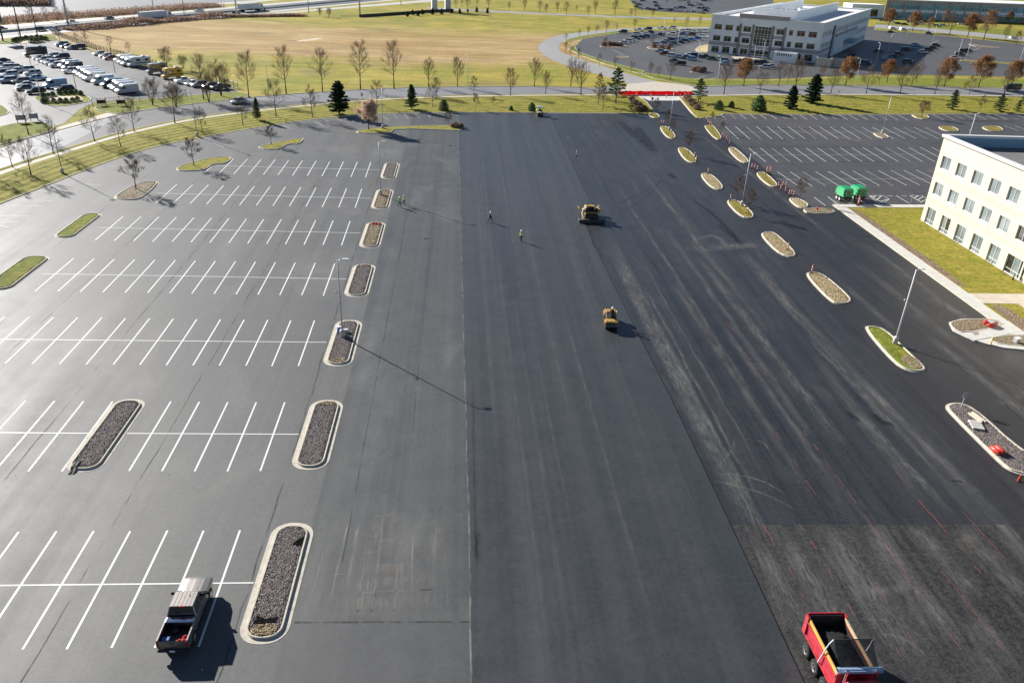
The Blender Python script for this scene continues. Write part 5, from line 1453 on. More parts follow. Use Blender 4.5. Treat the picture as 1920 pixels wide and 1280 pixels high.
def trees(kinds, lst, label, group, cat='tree', wide=1.0):
    for i, (x, y, ty) in enumerate(lst):
        lb = label[i % len(label)] if isinstance(label, list) else label
        plant(kinds[i % len(kinds)], (x, y), hgt((x, y), ty), lb, cat, group, wide)

trees(['tall0', 'tall1', 'tall2'], [(537, 177, 85), (605, 173, 88), (676, 168, 74), (739, 167, 75), (467, 184, 92)], 'tall bare tree between the meadow and the public road', 'tall trees on the meadow side of the road')
trees(['round0', 'round1', 'round2'], [(804, 163, 115), (858, 163, 113), (1002, 162, 114), (1070, 162, 115)], 'rounded bare tree between the meadow and the public road', 'rounded trees on the meadow side of the road')
trees(['round1', 'round2', 'round0', 'mid0'], [(957, 180, 133), (1023, 178, 138), (1089, 179, 122), (888, 180, 144), (819, 182, 149)], 'rounded bare tree by the footpath opposite the meadow', 'trees along the footpath')
trees(['mid0', 'mid1', 'mid2'], [(518, 220, 150), (586, 221, 162), (811, 201, 157), (707, 201, 152)], 'slim bare tree on the mown verge near the dark spruce', 'slim trees on the mown verge')
trees(['mid1', 'mid2', 'mid0'], [(24, 315, 255), (59, 331, 257), (101, 290, 220), (178, 266, 200), (227, 277, 218), (252, 248, 185), (328, 232, 160), (380, 250, 202), (456, 237, 185), (-20, 330, 250)], 'bare tree on the striped verge beside the bend of the road', 'trees on the striped verge')
trees(['multi0', 'multi1', 'tall0'], [(287, 198, 140), (331, 201, 150), (382, 187, 100), (392, 193, 130), (415, 181, 108), (54, 253, 170), (312, 129, 83), (345, 131, 100)], 'spreading bare tree at the fence of the fenced lot', 'trees round the fenced lot')
trees(['mid2', 'mid0'], [(207, 93, 68), (162, 88, 60), (242, 101, 80), (112, 77, 55), (145, 84, 62), (485 - 360, 32, 10), (110, 40, 12), (60, 45, 8), (88, 40, 14)], 'small bare tree by the far fence of the fenced lot', 'small trees by the far fence')
plant('spruce0', (636, 215), hgt((636, 215), 154), 'dense dark green spruce on the verge above the striped stalls', 'tree', None, 1.3)
plant('fir', (772, 206), hgt((772, 206), 160), 'soft green pine on the verge near the pale leafed tree', 'tree', None, 1.1)
plant('fir', (483, 226), hgt((483, 226), 185), 'green pine on the verge between two slim bare trees', 'tree', None, .8)
plant('pale', (691, 244), hgt((691, 244), 194), 'tree with pale pinkish tan leaves on the long grass island', 'tree')
plant('larch', (1121, 198), hgt((1121, 198), 138), 'yellowish larch on the verge next to the open crowned pine', 'tree')
plant('young0', (1130, 207), hgt((1130, 207), 160), 'thin bare tree in front of the yellowish larch', 'tree')
plant('pine', (1154, 196), hgt((1154, 196), 129), 'open crowned green pine at the red barrier beside the yellowish larch', 'tree', None, 1.0)
plant('pine', (1309, 193), hgt((1309, 193), 149), 'green pine at the red barrier beside reddish brown shrubs and the rear lot', 'tree', None, 1.15)
plant('spruce1', (1482, 205), hgt((1482, 205), 162), 'smaller of the two dark spruces on the rear lot verge', 'tree', None, 1.3)
plant('spruce1', (1522, 195), hgt((1522, 195), 141), 'larger of the two dark spruces on the rear lot verge', 'tree', None, 1.35)
plant('cedar', (1784, 206), hgt((1784, 206), 170), 'green cedar on the rear lot verge with upright pointed top', 'tree')
plant('cedar', (1872, 210), hgt((1872, 210), 179), 'broad low green cedar on the rear lot verge', 'tree', None, 1.25)
plant('cedar', (1907, 210), hgt((1907, 210), 189), 'small green cedar beside the broad low cedar', 'tree')
plant('cedar', (1921, 200), hgt((1921, 200), 167), 'tall green cedar behind the small cedar at the road', 'tree')
trees(['greenshrub'], [(1347, 207, 191), (1371, 203, 192), (1421, 209, 183)], ['narrow young green shrub on the rear lot verge', 'low round green shrub on the rear lot verge', 'large loose green shrub on the rear lot verge above the stalls'], None, 'shrub')
trees(['greenshrub'], [(997, 209, 195), (958, 208, 200), (832, 208, 190)], ['round green shrub beside the far roller', 'small green shrub on the verge behind the new asphalt', 'small dark conical shrub on the verge near the long island'], None, 'shrub')
trees(['young0', 'young1'], [(255, 355, 293), (364, 312, 260), (509, 272, 236), (841, 237, 211)], ['bare tree on the slanting mulch island', 'bare tree on the stepped island nearest the mulch island', 'bare tree on the stepped island facing the spruce', 'small bare tree at the end of the long grass island'], None, wide=1.25)
trees(['young1', 'young0'], [(1229, 216, 185), (1251, 241, 207), (1260, 251, 222), (1290, 291, 246), (1380, 380, 332), (1402, 403, 355), (1498, 378, 335), (1352, 251, 228), (1312, 213, 190), (1335, 228, 210)],
      ['bare sapling on the kerbed tip at the entrance', 'bare sapling behind the lamp post nearest the entrance', 'bare sapling in front of the lamp post nearest the entrance', 'bare sapling alone on the second drive island', 'bare sapling between the single red marker and the lamp post', 'bare sapling with a short red marker at its foot', 'bushy bare sapling near the green trailers', 'thin bare sapling beside the first row of markers', 'thin bare tree below the pine at the barrier', 'tiny bare sapling beside the red marker line'], None)
trees(['young0'], [(892, 206, 176), (925, 199, 182)], ['slender pale sapling on the verge behind the new asphalt', 'tiny sapling on the verge behind the new asphalt'], None)
plant('brown', (1727, 221), hgt((1727, 221), 191), 'small reddish brown tree on the grass tongue of the rear lot', 'tree', None, 1.3)
plant('young1', (1836, 210), hgt((1836, 210), 180), 'thin pale bare sapling between the cedars', 'tree')
trees(['round0', 'mid1', 'round2'], [(1357, 178, 125), (1424, 177, 132), (1491, 168, 112), (1557, 177, 132), (1624, 176, 122), (1687, 177, 127), (1752, 177, 132), (1817, 178, 140), (1882, 178, 128)], 'bare tree along the road in front of the office car park', 'bare trees along the road by the office car park')
trees(['round1', 'mid0'], [(1459, 162, 120), (1477, 156, 125), (1709, 161, 126), (1717, 155, 113), (1539, 155, 126), (1647, 160, 130)], 'bare tree on the grass strip between road and office car park', 'bare trees on the office grass strip')
trees(['oak0', 'oak1'], [(1585, 161, 113), (1662, 156, 117), (1770, 163, 114), (1834, 165, 110), (1895, 165, 118), (1394, 162, 116)], ['brown leafed tree beside the bin enclosure', 'slim brown leafed tree behind bare trees at the road', 'full orange brown tree by the shaded car park', 'tall brown tree with a ragged top at the road', 'brown tree near the black van on the road', 'tan leafed tree in front of the white office building'], None)
trees(['round2', 'mid1'], [(1256, 150, 117), (1234, 148, 124), (1219, 143, 119), (1184, 137, 115), (1153, 128, 107), (1124, 124, 100), (1084, 112, 92), (1070, 106, 86), (1060, 100, 80), (1061, 78, 62)], 'small bare tree along the inner edge of the ring road', 'small trees along the ring road')
trees(['mid2', 'round0'], [(1086, 70, 55), (1103, 67, 51), (1119, 64, 48), (1137, 61, 41), (1155, 59, 44), (1189, 55, 38), (1287, 52, 32), (1312, 48, 34), (1264, 47, 34), (1135, 91, 72), (1222, 88, 70)], 'small bare tree at the far side of the ring road', 'small trees beyond the ring road')
trees(['round0', 'round1', 'round2'], [(983, 21, 1), (1012, 23, 4), (1024, 27, 9), (1045, 24, 6), (1062, 29, 6), (1103, 30, 13), (1116, 27, 4), (1153, 29, 3), (1191, 30, 8), (1182, 33, 18), (1224, 34, 20), (855, 16, -4), (877, 18, -3), (894, 13, -5), (916, 17, -4), (954, 20, 5), (1081, 22, 12), (1290, 12, -6), (1250, 10, -6), (866, 13, -6)], 'far bare tree along the road behind the meadow', 'trees along the far road')
trees(['oak1', 'brown', 'round1'], [(1665, 52, 20), (1740, 61, 34), (1780, 67, 27), (1814, 70, 30), (1844, 75, 22), (1884, 77, 50), (1710, 60, 26), (1770, 50, 20), (1824, 60, 32), (1890, 45, 24), (1905, 84, 60)], ['brown leafed tree along the far road before the glazed building', 'sparse reddish brown tree along the far road before the glazed building', 'bare tree along the far road before the glazed building'], 'trees along the road before the glazed building')
for i, (x, y) in enumerate(((600, 31), (617, 33))): plant('multi0', (x, y), hgt((x, y), 13), 'clump of bare trees in the meadow corner by the highway', 'tree', 'trees in the meadow corner')
trees(['spruce1'], [(764, 32, 22), (774, 29, 19), (784, 31, 21), (792, 28, 18), (811, 28, 16), (828, 28, 17), (846, 26, 17), (862, 27, 17), (877, 24, 17), (894, 24, 14), (914, 26, 16)], 'small dark conifer by the low wall at the far meadow edge', 'conifers at the far meadow edge', 'tree', 1.5)
# clipped shrubs on the hedged island, dry shrubs on the car park islands
for (x, y) in ((82, 184), (92, 183), (100, 181), (113, 178.5), (124, 177.5), (134, 177), (144, 176.5), (152, 179), (82, 194), (90, 193.5), (102, 193.5), (114, 193), (125, 193), (137, 192), (146, 190)): plant('boxball', (x, y), 1.05, 'clipped round shrub on the sandy island of the fenced lot', 'shrub', 'clipped shrubs on the sandy island', 1.0)
for (x, y) in ((28, 80), (33, 78), (40, 76.5), (50, 75), (60, 74.5), (70, 74), (78, 75), (86, 76.5), (60, 81), (68, 80.5), (76, 79.5)): plant('boxball', (x, y), 1.4, 'clipped round shrub on the far sandy bed', 'shrub', 'clipped shrubs on the far sandy bed', 1.2)
for (x, y) in ((1142, 86), (1149, 86.5), (1156, 87), (1163, 87.5), (1132, 87), (1226, 90), (1240, 91.5), (1252, 93), (1300, 134.5), (1308, 134), (1318, 134.5), (1312, 136.5)): plant('dryshrub', (x, y), 1.6, 'dry brown shrub on a car park island', 'shrub', 'dry shrubs on the car park islands', 1.3)
for (x, y) in ((1190, 196), (1198, 202), (1206, 208), (1184, 190), (1195, 209), (1288, 186), (1294, 194), (1300, 200), (1306, 206), (1290, 190)): plant('dryshrub', (x, y), 1.3, 'reddish brown shrub beside the gated entrance', 'shrub', 'shrubs beside the gated entrance', 1.4)
for (x, y) in ((850, 240), (857, 241), (864, 239.5), (854, 237)): plant('dryshrub', (x, y), .9, 'dry straw coloured shrub on the long grass island', 'shrub', 'dry shrubs on the long island', 1.3)
# brown scrub along the highway: nobody could count it
r = random.Random(5); mb = MB()
line = [G(*p) for p in ((110, 56), (175, 52), (243, 45), (310, 39), (400, 32), (478, 31), (560, 30))]
for i in range(len(line)-1):
    L_ = (line[i+1]-line[i]).length
    for _ in range(int(L_*95)):
        s = r.random(); c = line[i].lerp(line[i+1], s); hh = 2.3 if i < 4 else 1.2
        c = c+Vector((HN.x, HN.y, 0))*(4+r.gauss(0, 2.0)*(1 if i < 4 else .7)); z = hh*r.random()**.7*(.7+.5*sin(c.y*.21)*sin(c.y*.083))
        d = Vector((r.uniform(-.5, .5), r.uniform(-.5, .5), 1)).normalized(); e = Vector((r.uniform(-1, 1), r.uniform(-1, 1), 0)).normalized(); s2 = r.uniform(.4, .9)
        c.z = max(0, z)
        mb.add([c-e*s2*.35, c+e*s2*.35, c+d*s2], [(0, 1, 2)])
tag(mb.build('scrub', M['leaf_dry']), 'reddish brown scrub along the meadow side of the highway', 'scrub', None, 'stuff')
mb = MB()
for _ in range(26000):
    s = r.uniform(-60, 150); o_ = r.uniform(-34, -16)
    if s > 60 and r.random() < .6: o_ = r.uniform(-24, -14)
    q = H0+HD*s+HN*o_; c = Vector((q.x, q.y, 1.6*r.random()**1.5)); d = Vector((r.uniform(-.5, .5), r.uniform(-.5, .5), 1)).normalized(); e = Vector((r.uniform(-1, 1), r.uniform(-1, 1), 0)).normalized(); s2 = r.uniform(.3, .8)
    mb.add([c-e*s2*.35, c+e*s2*.35, c+d*s2], [(0, 1, 2)])
tag(mb.build('scrub', M['leaf_dry']), 'brown scrub on the bank beyond the highway', 'scrub', None, 'stuff')
mb = MB()
for _ in range(16000):
    q = G(r.uniform(-80, 95), r.uniform(-12, 12)); q.z = 3*r.random()
    d = Vector((r.uniform(-.5, .5), r.uniform(-.5, .5), 1)).normalized(); e = Vector((r.uniform(-1, 1), r.uniform(-1, 1), 0)).normalized(); s2 = r.uniform(.7, 1.6)
    mb.add([q-e*s2*.35, q+e*s2*.35, q+d*s2], [(0, 1, 2)])
tag(mb.build('scrub', M['leaf_dry']), 'dark scrub in the far corner past the highway', 'scrub', None, 'stuff')

# ------------------------------------------------------------------ parked vehicles
def prof_body(prof, w, mb, mi=0, round_=.07, inset_=.06):
    """side profile (x,z) swept across the width with softened flanks"""
    cx = sum(p[0] for p in prof)/len(prof); cz = sum(p[1] for p in prof)/len(prof)
    def ring(y, k):
        return [(cx+(x-cx)*k[0], y, cz+(z-cz)*k[1]) for x, z in prof]
    rings = [ring(-w/2, (.965, .86)), ring(-w/2+round_, (1, .97)), ring(-w/2+2.4*round_, (1, 1)), ring(w/2-2.4*round_, (1, 1)), ring(w/2-round_, (1, .97)), ring(w/2, (.965, .86))]
    return mb.loft(rings, mi)
def frustum(mb, b, t, z0, z1, wb, wt, mi=0):
    """greenhouse: b=(x0,x1) at z0, t=(x0,x1) at z1, widths"""
    v = [(b[0], -wb/2, z0), (b[1], -wb/2, z0), (b[1], wb/2, z0), (b[0], wb/2, z0), (t[0], -wt/2, z1), (t[1], -wt/2, z1), (t[1], wt/2, z1), (t[0], wt/2, z1)]
    return mb.add(v, [(3, 2, 1, 0), (4, 5, 6, 7), (0, 1, 5, 4), (1, 2, 6, 5), (2, 3, 7, 6), (3, 0, 4, 7)], mi)
def wheel_mesh(r, w):
    mb = MB(); mb.lathe([(r*.62, -w/2), (r*.96, -w/2), (r, -w/2+.03), (r, w/2-.03), (r*.96, w/2), (r*.62, w/2)], 16, 0, (0, 0, 0), 'y')
    return mb
def rim_mesh(r, w):
    mb = MB(); mb.lathe([(.05, -w/2-.012), (r*.5, -w/2-.02), (r*.63, -w/2-.004), (r*.63, w/2+.004), (r*.5, w/2+.02), (.05, w/2+.012)], 12, 0, (0, 0, 0), 'y')
    return mb
WHEELS = {}
def add_wheels(root, xs, track, r, w=.22, rims=True):
    key = (r, w)
    for x in xs:
        for s in (-1, 1):
            if key not in WHEELS:
                o = wheel_mesh(r, w).build('wheel', M['tyre'], root); WHEELS[key] = [o.data, None]
                if rims:
                    q = rim_mesh(r, w).build('rim', M['rim'], o); WHEELS[key][1] = q.data
            else:
                o = bpy.data.objects.new('wheel', WHEELS[key][0]); col.objects.link(o); o.parent = root
                if rims and WHEELS[key][1]:
                    q = bpy.data.objects.new('rim', WHEELS[key][1]); col.objects.link(q); q.parent = o
            o.location = (x, s*(track/2-w/2), r)
def make_car(name, L, W, prof, gh, roof, wheels, wr=.33, lights=True):
    """root is the painted body mesh; x forward"""
    body = MB(); prof_body(prof, W, body)
    root = body.build(name, M['car_paint'])
    (b, t, z0, z1, wb, wt) = gh
    g = MB(); frustum(g, b, t, z0, z1, wb, wt); g.build('windows', M['car_glass'], root)
    rf = MB(); rf.cbox(((t[0]+t[1])/2, 0, z1+.02), (t[1]-t[0]+.06, wt+.03, .06), 0, .03)
    for (xb, xt) in ((b[0], t[0]), (b[1], t[1]), ((b[0]+b[1])/2-.1, (t[0]+t[1])/2-.1)):
        for s in (-1, 1):
            rf.tube([(xb, s*(wb/2+.0), z0), (xt, s*(wt/2+.0), z1)], .045, 4)
    rf.build('roof', M['car_paint'], root)
    add_wheels(root, wheels, W-.02, wr)
    if lights:
        for s in (-1, 1):
            MB().cbox((L/2-.1, s*(W/2-.28), prof[0][1]+.36), (.16, .36, .16), 0, .03).build('headlight', M['lamp_glass'], root)
            MB().cbox((-L/2+.08, s*(W/2-.22), prof[0][1]+.5), (.12, .26, .2), 0, .03).build('tail_light', M['lamp_red'], root)
    return root
def prof_sedan(L): h = L/2; return [(h, .38), (h-.02, .62), (h-.25, .78), (.78, .92), (-h+1.1, .95), (-h+.1, .98), (-h, .7), (-h+.05, .36), (-h+.4, .24), (h-.4, .22)]
def prof_suv(L): h = L/2; return [(h, .45), (h-.02, .78), (h-.25, .98), (.75, 1.08), (-h+.1, 1.1), (-h, .8), (-h+.05, .42), (-h+.4, .3), (h-.4, .28)]
def prof_van(L): h = L/2; return [(h, .45), (h-.02, .9), (h-.75, 1.25), (h-1.55, 2.1), (h-2.0, 2.36), (-h+.1, 2.42), (-h, 2.2), (-h+.02, .45), (-h+.4, .32), (h-.4, .3)]
V = {}
V['sedan'] = make_car('parked_car', 4.7, 1.82, prof_sedan(4.7), ((-1.75, 1.05), (-1.05, .25), .93, 1.42, 1.62, 1.22), None, (1.42, -1.38))
V['suv'] = make_car('parked_car', 4.8, 1.9, prof_suv(4.8), ((-2.25, 1.1), (-1.9, .45), 1.08, 1.68, 1.74, 1.42), None, (1.45, -1.42), .37)
def make_pickup_small():
    L = 5.7; h = L/2
    b = MB(); prof_body([(h, .5), (h-.02, .9), (h-.3, 1.08), (.95, 1.15), (-.55, 1.15), (-.6, .72), (-h+.02, .72), (-h, .5), (-h+.4, .4), (h-.4, .38)], 1.95, b)
    for s in (-1, 1): b.box(-h, -.6, s*.97-.05 if s > 0 else -.97, s*.97 if s > 0 else -.92, .7, 1.15)
    b.box(-h, -h+.07, -.92, .92, .7, 1.13)
    root = b.build('parked_pickup', M['car_paint'])
    g = MB(); frustum(g, (-.55, 1.1), (-.4, .5), 1.14, 1.78, 1.8, 1.5); g.build('windows', M['car_glass'], root)
    rf = MB(); rf.cbox((.05, 0, 1.8), (.98, 1.52, .06), 0, .03)
    for xb, xt in ((-.55, -.4), (1.1, .5), (.25, .1)):
        for s in (-1, 1): rf.tube([(xb, s*.9, 1.14), (xt, s*.75, 1.78)], .05, 4)
    rf.build('roof', M['car_paint'], root)
    add_wheels(root, (1.85, -1.7), 1.93, .4, .26)
    return root
V['pickup'] = make_pickup_small()
def make_van():
    L = 6.0; h = L/2
    b = MB(); prof_body(prof_van(L), 2.05, b, 0, .08)
    root = b.build('parked_van', M['car_paint'])
    g = MB(); g.add([(h-.79, -.86, 1.3), (h-.79, .86, 1.3), (h-1.52, .78, 2.08), (h-1.52, -.78, 2.08)], [(0, 1, 2, 3)])
    g.v = [(x+.035, y, z+.035) for x, y, z in g.v]
    g.build('windscreen', M['car_glass'], root)
    for s in (-1, 1):
        MB().prism([(h-2.55, s*1.028-.004), (h-1.55, s*1.028-.004), (h-1.55, s*1.028+.004), (h-2.55, s*1.028+.004)], 1.35, 1.95).build('side_window', M['car_glass'], root)
        MB().cbox((h-.08, s*.72, .86), (.14, .34, .22), 0, .04).build('headlight', M['lamp_glass'], root)
        MB().cbox((h-1.35, s*1.16, 1.5), (.16, .2, .32), 0, .04).build('mirror', M['trim_black'], root)
    MB().cbox((h+.0, 0, .62), (.12, 1.1, .3), 0, .03).build('grille', M['trim_black'], root)
    add_wheels(root, (1.95, -1.75), 2.03, .37)
    return root
V['van'] = make_van()
def make_rv(name, L, cab=True, stripe='trim_black', boxmat='car_paint'):
    h = L/2
    b = MB(); b.cbox((-.6, 0, 1.85), (L-1.9, 2.35, 2.5), 0, .12)
    b.loft([[(h-1.6, -1.15, 2.0), (h-1.6, 1.15, 2.0), (h-1.6, 1.15, 3.1), (h-1.6, -1.15, 3.1)], [(h-.75, -1.05, 2.25), (h-.75, 1.05, 2.25), (h-.85, 1.05, 2.95), (h-.85, -1.05, 2.95)]])
    root = b.build(name, M[boxmat])
    c = MB(); prof_body([(h, .45), (h-.02, .95), (h-.7, 1.2), (h-1.35, 2.0), (h-1.9, 2.0), (h-1.9, .4), (h-.4, .32)], 1.95, c); c.build('cab', M['car_paint'], root)
    g = MB(); g.add([(h-.72, -.8, 1.26), (h-.72, .8, 1.26), (h-1.3, .74, 1.96), (h-1.3, -.74, 1.96)], [(0, 1, 2, 3)]); g.v = [(x+.03, y, z+.03) for x, y, z in g.v]; g.build('windscreen', M['car_glass'], root)
    for s in (-1, 1):
        MB().box(-h+1.2, -h+2.3, s*1.178-.006, s*1.178+.006, 1.9, 2.5).build('side_window', M['car_glass'], root)
        MB().box(.1, 1.3, s*1.178-.006, s*1.178+.006, 1.9, 2.5).build('side_window', M['car_glass'], root)
        MB().box(-h+.5, h-1.9, s*1.177-.004, s*1.177+.004, 1.2, 1.45).build('stripe', M[stripe], root)
        MB().cbox((h-.08, s*.7, .85), (.12, .3, .2), 0, .03).build('headlight', M['lamp_glass'], root)
    MB().cbox((-1.5, 0, 3.25), (1.1, .9, .3), 0, .06).build('roof_unit', M['metal_white'], root)
    add_wheels(root, (h-1.1, -h+1.7), 2.1, .39)
    return root
V['rv'] = make_rv('motorhome', 7.6)
V['boxvan'] = make_rv('box_van', 6.6)
# far cars: one mesh, paint and glass
def far_mesh():
    mb = MB(); prof_body(prof_sedan(4.7), 1.82, mb, 0); frustum(mb, (-1.75, 1.05), (-1.05, .25), .93, 1.40, 1.62, 1.26, 1); mb.box(-1.1, .3, -.62, .62, 1.40, 1.45, 0)
    for x in (1.42, -1.38):
        for s in (-1, 1): mb.lathe([(.33, -.1), (.33, .1)], 8, 1, (x, s*.84, .33), 'y')
    return mb
V['farcar'] = far_mesh().build('parked_car', [M['car_paint'], M['car_glass']])
def far_suv():
    mb = MB(); prof_body(prof_suv(4.8), 1.9, mb, 0); frustum(mb, (-2.25, 1.1), (-1.9, .45), 1.08, 1.66, 1.74, 1.42, 1); mb.box(-1.95, .5, -.7, .7, 1.66, 1.71, 0)
    for x in (1.45, -1.42):
        for s in (-1, 1): mb.lathe([(.36, -.1), (.36, .1)], 8, 1, (x, s*.86, .36), 'y')
    return mb
V['farsuv'] = far_suv().build('parked_car', [M['car_paint'], M['car_glass']])
CC = {'white': (.78, .78, .77), 'silver': (.60, .61, .62), 'grey': (.16, .165, .17), 'black': (.014, .014, .016), 'navy': (.018, .03, .075), 'blue': (.04, .11, .28), 'light blue': (.33, .48, .62), 'dark red': (.16, .012, .018), 'maroon': (.09, .012, .02), 'red': (.45, .02, .02), 'green': (.05, .12, .06), 'teal': (.05, .13, .15), 'tan': (.42, .34, .24), 'yellow': (.72, .42, .03), 'gold': (.38, .31, .2)}
v_used = set()
def setcol(o, c):
    o.color = (*c, 1)
    for ch in o.children: setcol(ch, c)
NOUN = {'sedan': 'sedan', 'suv': 'sport utility car', 'pickup': 'pickup truck', 'van': 'high roof van', 'rv': 'motorhome', 'boxvan': 'box bodied van', 'farcar': 'sedan', 'farsuv': 'sport utility car'}
CATN = {'sedan': 'car', 'suv': 'car', 'pickup': 'pickup', 'van': 'van', 'rv': 'motorhome', 'boxvan': 'van', 'farcar': 'car', 'farsuv': 'car'}
def park(kind, px, ang, colr, where, group, label=None, z=.04, loc=None):
    o = V[kind] if kind not in v_used else copy_tree(V[kind])
    v_used.add(kind)
    g = G(*px) if loc is None else Vector(loc)
    o.location = (g.x, g.y, z); o.rotation_euler = (0, 0, ang)
    setcol(o, CC[colr])
    return tag(o, label or '%s %s %s' % (colr, NOUN[kind], where), CATN[kind], group)
A1 = math.atan2(-.655, -.755)      # fronts towards lower left
W1 = 'parked in the fenced lot beside the meadow'; G1 = 'vehicles in the fenced lot'
for kind, px, c in [('sedan', (76, 112), 'white'), ('suv', (84, 116), 'silver'), ('sedan', (92, 119), 'silver'), ('suv', (99, 122), 'silver'), ('suv', (108, 126), 'white'), ('suv', (117, 110), 'navy'), ('sedan', (102, 107), 'white'),
                    ('suv', (133, 137), 'white'), ('sedan', (5, 118), 'navy'), ('sedan', (18, 125), 'silver'), ('sedan', (28, 129), 'silver'), ('suv', (13, 131), 'white'), ('sedan', (32, 136), 'white'), ('suv', (50, 135), 'white'), ('suv', (62, 142), 'silver'), ('sedan', (71, 150), 'light blue'), ('suv', (7, 141), 'navy'), ('suv', (19, 144), 'white'), ('sedan', (6, 152), 'blue'), ('suv', (16, 155), 'silver'), ('suv', (40, 157), 'grey'), ('sedan', (49, 163), 'silver'), ('sedan', (47, 169), 'grey'), ('suv', (68, 176), 'black'), ('suv', (122, 172), 'black'),
                    ('suv', (117, 87), 'light blue'), ('sedan', (127, 90), 'maroon'), ('sedan', (136, 92.5), 'silver'), ('suv', (148, 92), 'navy'), ('sedan', (188, 104), 'silver'), ('sedan', (200, 108), 'white'), ('sedan', (208, 112), 'dark red'), ('pickup', (347, 156), 'white'), ('sedan', (362, 160), 'silver'), ('suv', (374, 163), 'white'), ('suv', (395, 166), 'black'), ('pickup', (414, 168), 'navy'), ('sedan', (-10, 148), 'white'), ('suv', (-8, 128), 'silver')]:
    if kind == 'sedan' and px == (71, 150): a = A1+pi
    else: a = A1+RNG.uniform(-.04, .04)
    park(kind, px, a, c, W1, G1, z=.03)
def van_front(px, kind, c, label=None, L=6.0):
    g = G(*px) - Vector((cos(A1), sin(A1), 0))*(L/2)
    park(kind, None, A1+RNG.uniform(-.02, .02), c, W1, G1, label, .03, g)
for px, c in [((110, 129), 'white'), ((117, 133), 'navy'), ((138, 142), 'white'), ((145, 146), 'white'), ((151, 150), 'silver'), ((157, 153), 'white'), ((173, 159), 'white'), ((190, 165.5), 'teal'), ((204, 168.5), 'white'), ((209, 172), 'silver'), ((217, 177), 'silver'), ((214, 118), 'white'), ((221, 122), 'white'), ((228, 125), 'white'), ((82, 166.5), 'light blue')]:
    van_front(px, 'van', c)
van_front((45, 107), 'rv', 'black', 'dark sided motorhome with a slanting stripe at the head of a row', 7.6)
van_front((240, 127), 'rv', 'white', 'white motorhome with dark stripes parked next to white vans', 7.6)
van_front((275, 140), 'boxvan', 'grey', 'grey box bodied van behind a bare tree in the fenced lot', 6.6)
van_front((304, 149), 'boxvan', 'yellow', 'yellow and white box van beside the white pickup', 6.6)
# moving and kerbside vehicles
gx = G(447, 193.5)
park('sedan', (447, 194), math.atan2(-4.4, -3.6), 'silver', '', None, 'silver sedan driving along the bend of the public road')
park('van', (1896, 170), math.atan2(-.05, -1), 'black', '', None, 'black van driving on the road beyond the cedars')
# office car park
A2 = radians(-24)
W2 = 'in the curved car park inside the ring road'; G2 = 'vehicles in the office car park'
LST2 = [('suv', (1168, 62), 'navy'), ('pickup', (1198, 59), 'white'), ('suv', (1215, 57), 'blue'), ('suv', (1196, 67), 'white'), ('sedan', (1209, 65), 'white'), ('sedan', (1219, 63), 'maroon'), ('suv', (1211, 71), 'blue'), ('sedan', (1225, 70), 'light blue'), ('suv', (1238, 68), 'navy'), ('suv', (1192, 74), 'navy'), ('sedan', (1202, 72), 'navy'), ('sedan', (1184, 77), 'white'), ('suv', (1177, 79.5), 'white'), ('sedan', (1169, 82.5), 'white'), ('pickup', (1241, 55), 'white'), ('suv', (1260, 54.5), 'white'), ('suv', (1259, 66), 'white'), ('sedan', (1270, 63), 'white'), ('sedan', (1279, 60), 'white'), ('suv', (1288, 60), 'white'), ('sedan', (1299, 61), 'white'), ('sedan', (1310, 61), 'silver'), ('suv', (1320, 61), 'white'), ('suv', (1297, 67), 'maroon'), ('sedan', (1281, 66), 'blue'), ('suv', (1319, 71), 'white'),
        ('suv', (1232, 86), 'silver'), ('sedan', (1243, 83), 'blue'), ('sedan', (1251, 80), 'grey'), ('suv', (1260, 77.5), 'navy'), ('sedan', (1268, 76), 'blue'), ('sedan', (1277, 74.5), 'light blue'), ('sedan', (1286, 73), 'silver'), ('sedan', (1255, 88), 'grey'), ('suv', (1265, 85), 'teal'), ('sedan', (1276, 82), 'black'), ('suv', (1286, 79.5), 'navy'), ('sedan', (1296, 77), 'blue'), ('suv', (1306, 75.5), 'blue'),
        ('sedan', (1237, 98), 'light blue'), ('suv', (1246, 103.5), 'dark red'), ('suv', (1261, 107.5), 'white'), ('sedan', (1274, 109), 'light blue'), ('suv', (1285, 111), 'grey'), ('suv', (1299, 114), 'light blue'), ('sedan', (1294, 106), 'white'), ('suv', (1306, 107.5), 'navy'), ('pickup', (1322, 110), 'navy'), ('sedan', (1334, 113), 'green'), ('pickup', (1346, 113.5), 'white'), ('suv', (1360, 117), 'light blue'), ('sedan', (1358, 122), 'light blue'), ('suv', (1275, 122.5), 'black'), ('sedan', (1265, 117), 'navy'), ('pickup', (1386, 119), 'black'), ('suv', (1396, 117), 'black'), ('pickup', (1417, 121), 'black'), ('suv', (1433, 121), 'teal'), ('suv', (1434, 129), 'silver'), ('sedan', (1446, 127), 'silver')]
for kind, px, c in LST2: park(kind, px, A2+RNG.uniform(-.06, .06)+(pi if RNG.random() < .5 else 0), c, W2, G2, z=.025)
W3 = 'in the shaded car park behind the white office building'; G3 = 'vehicles in the shaded office car park'
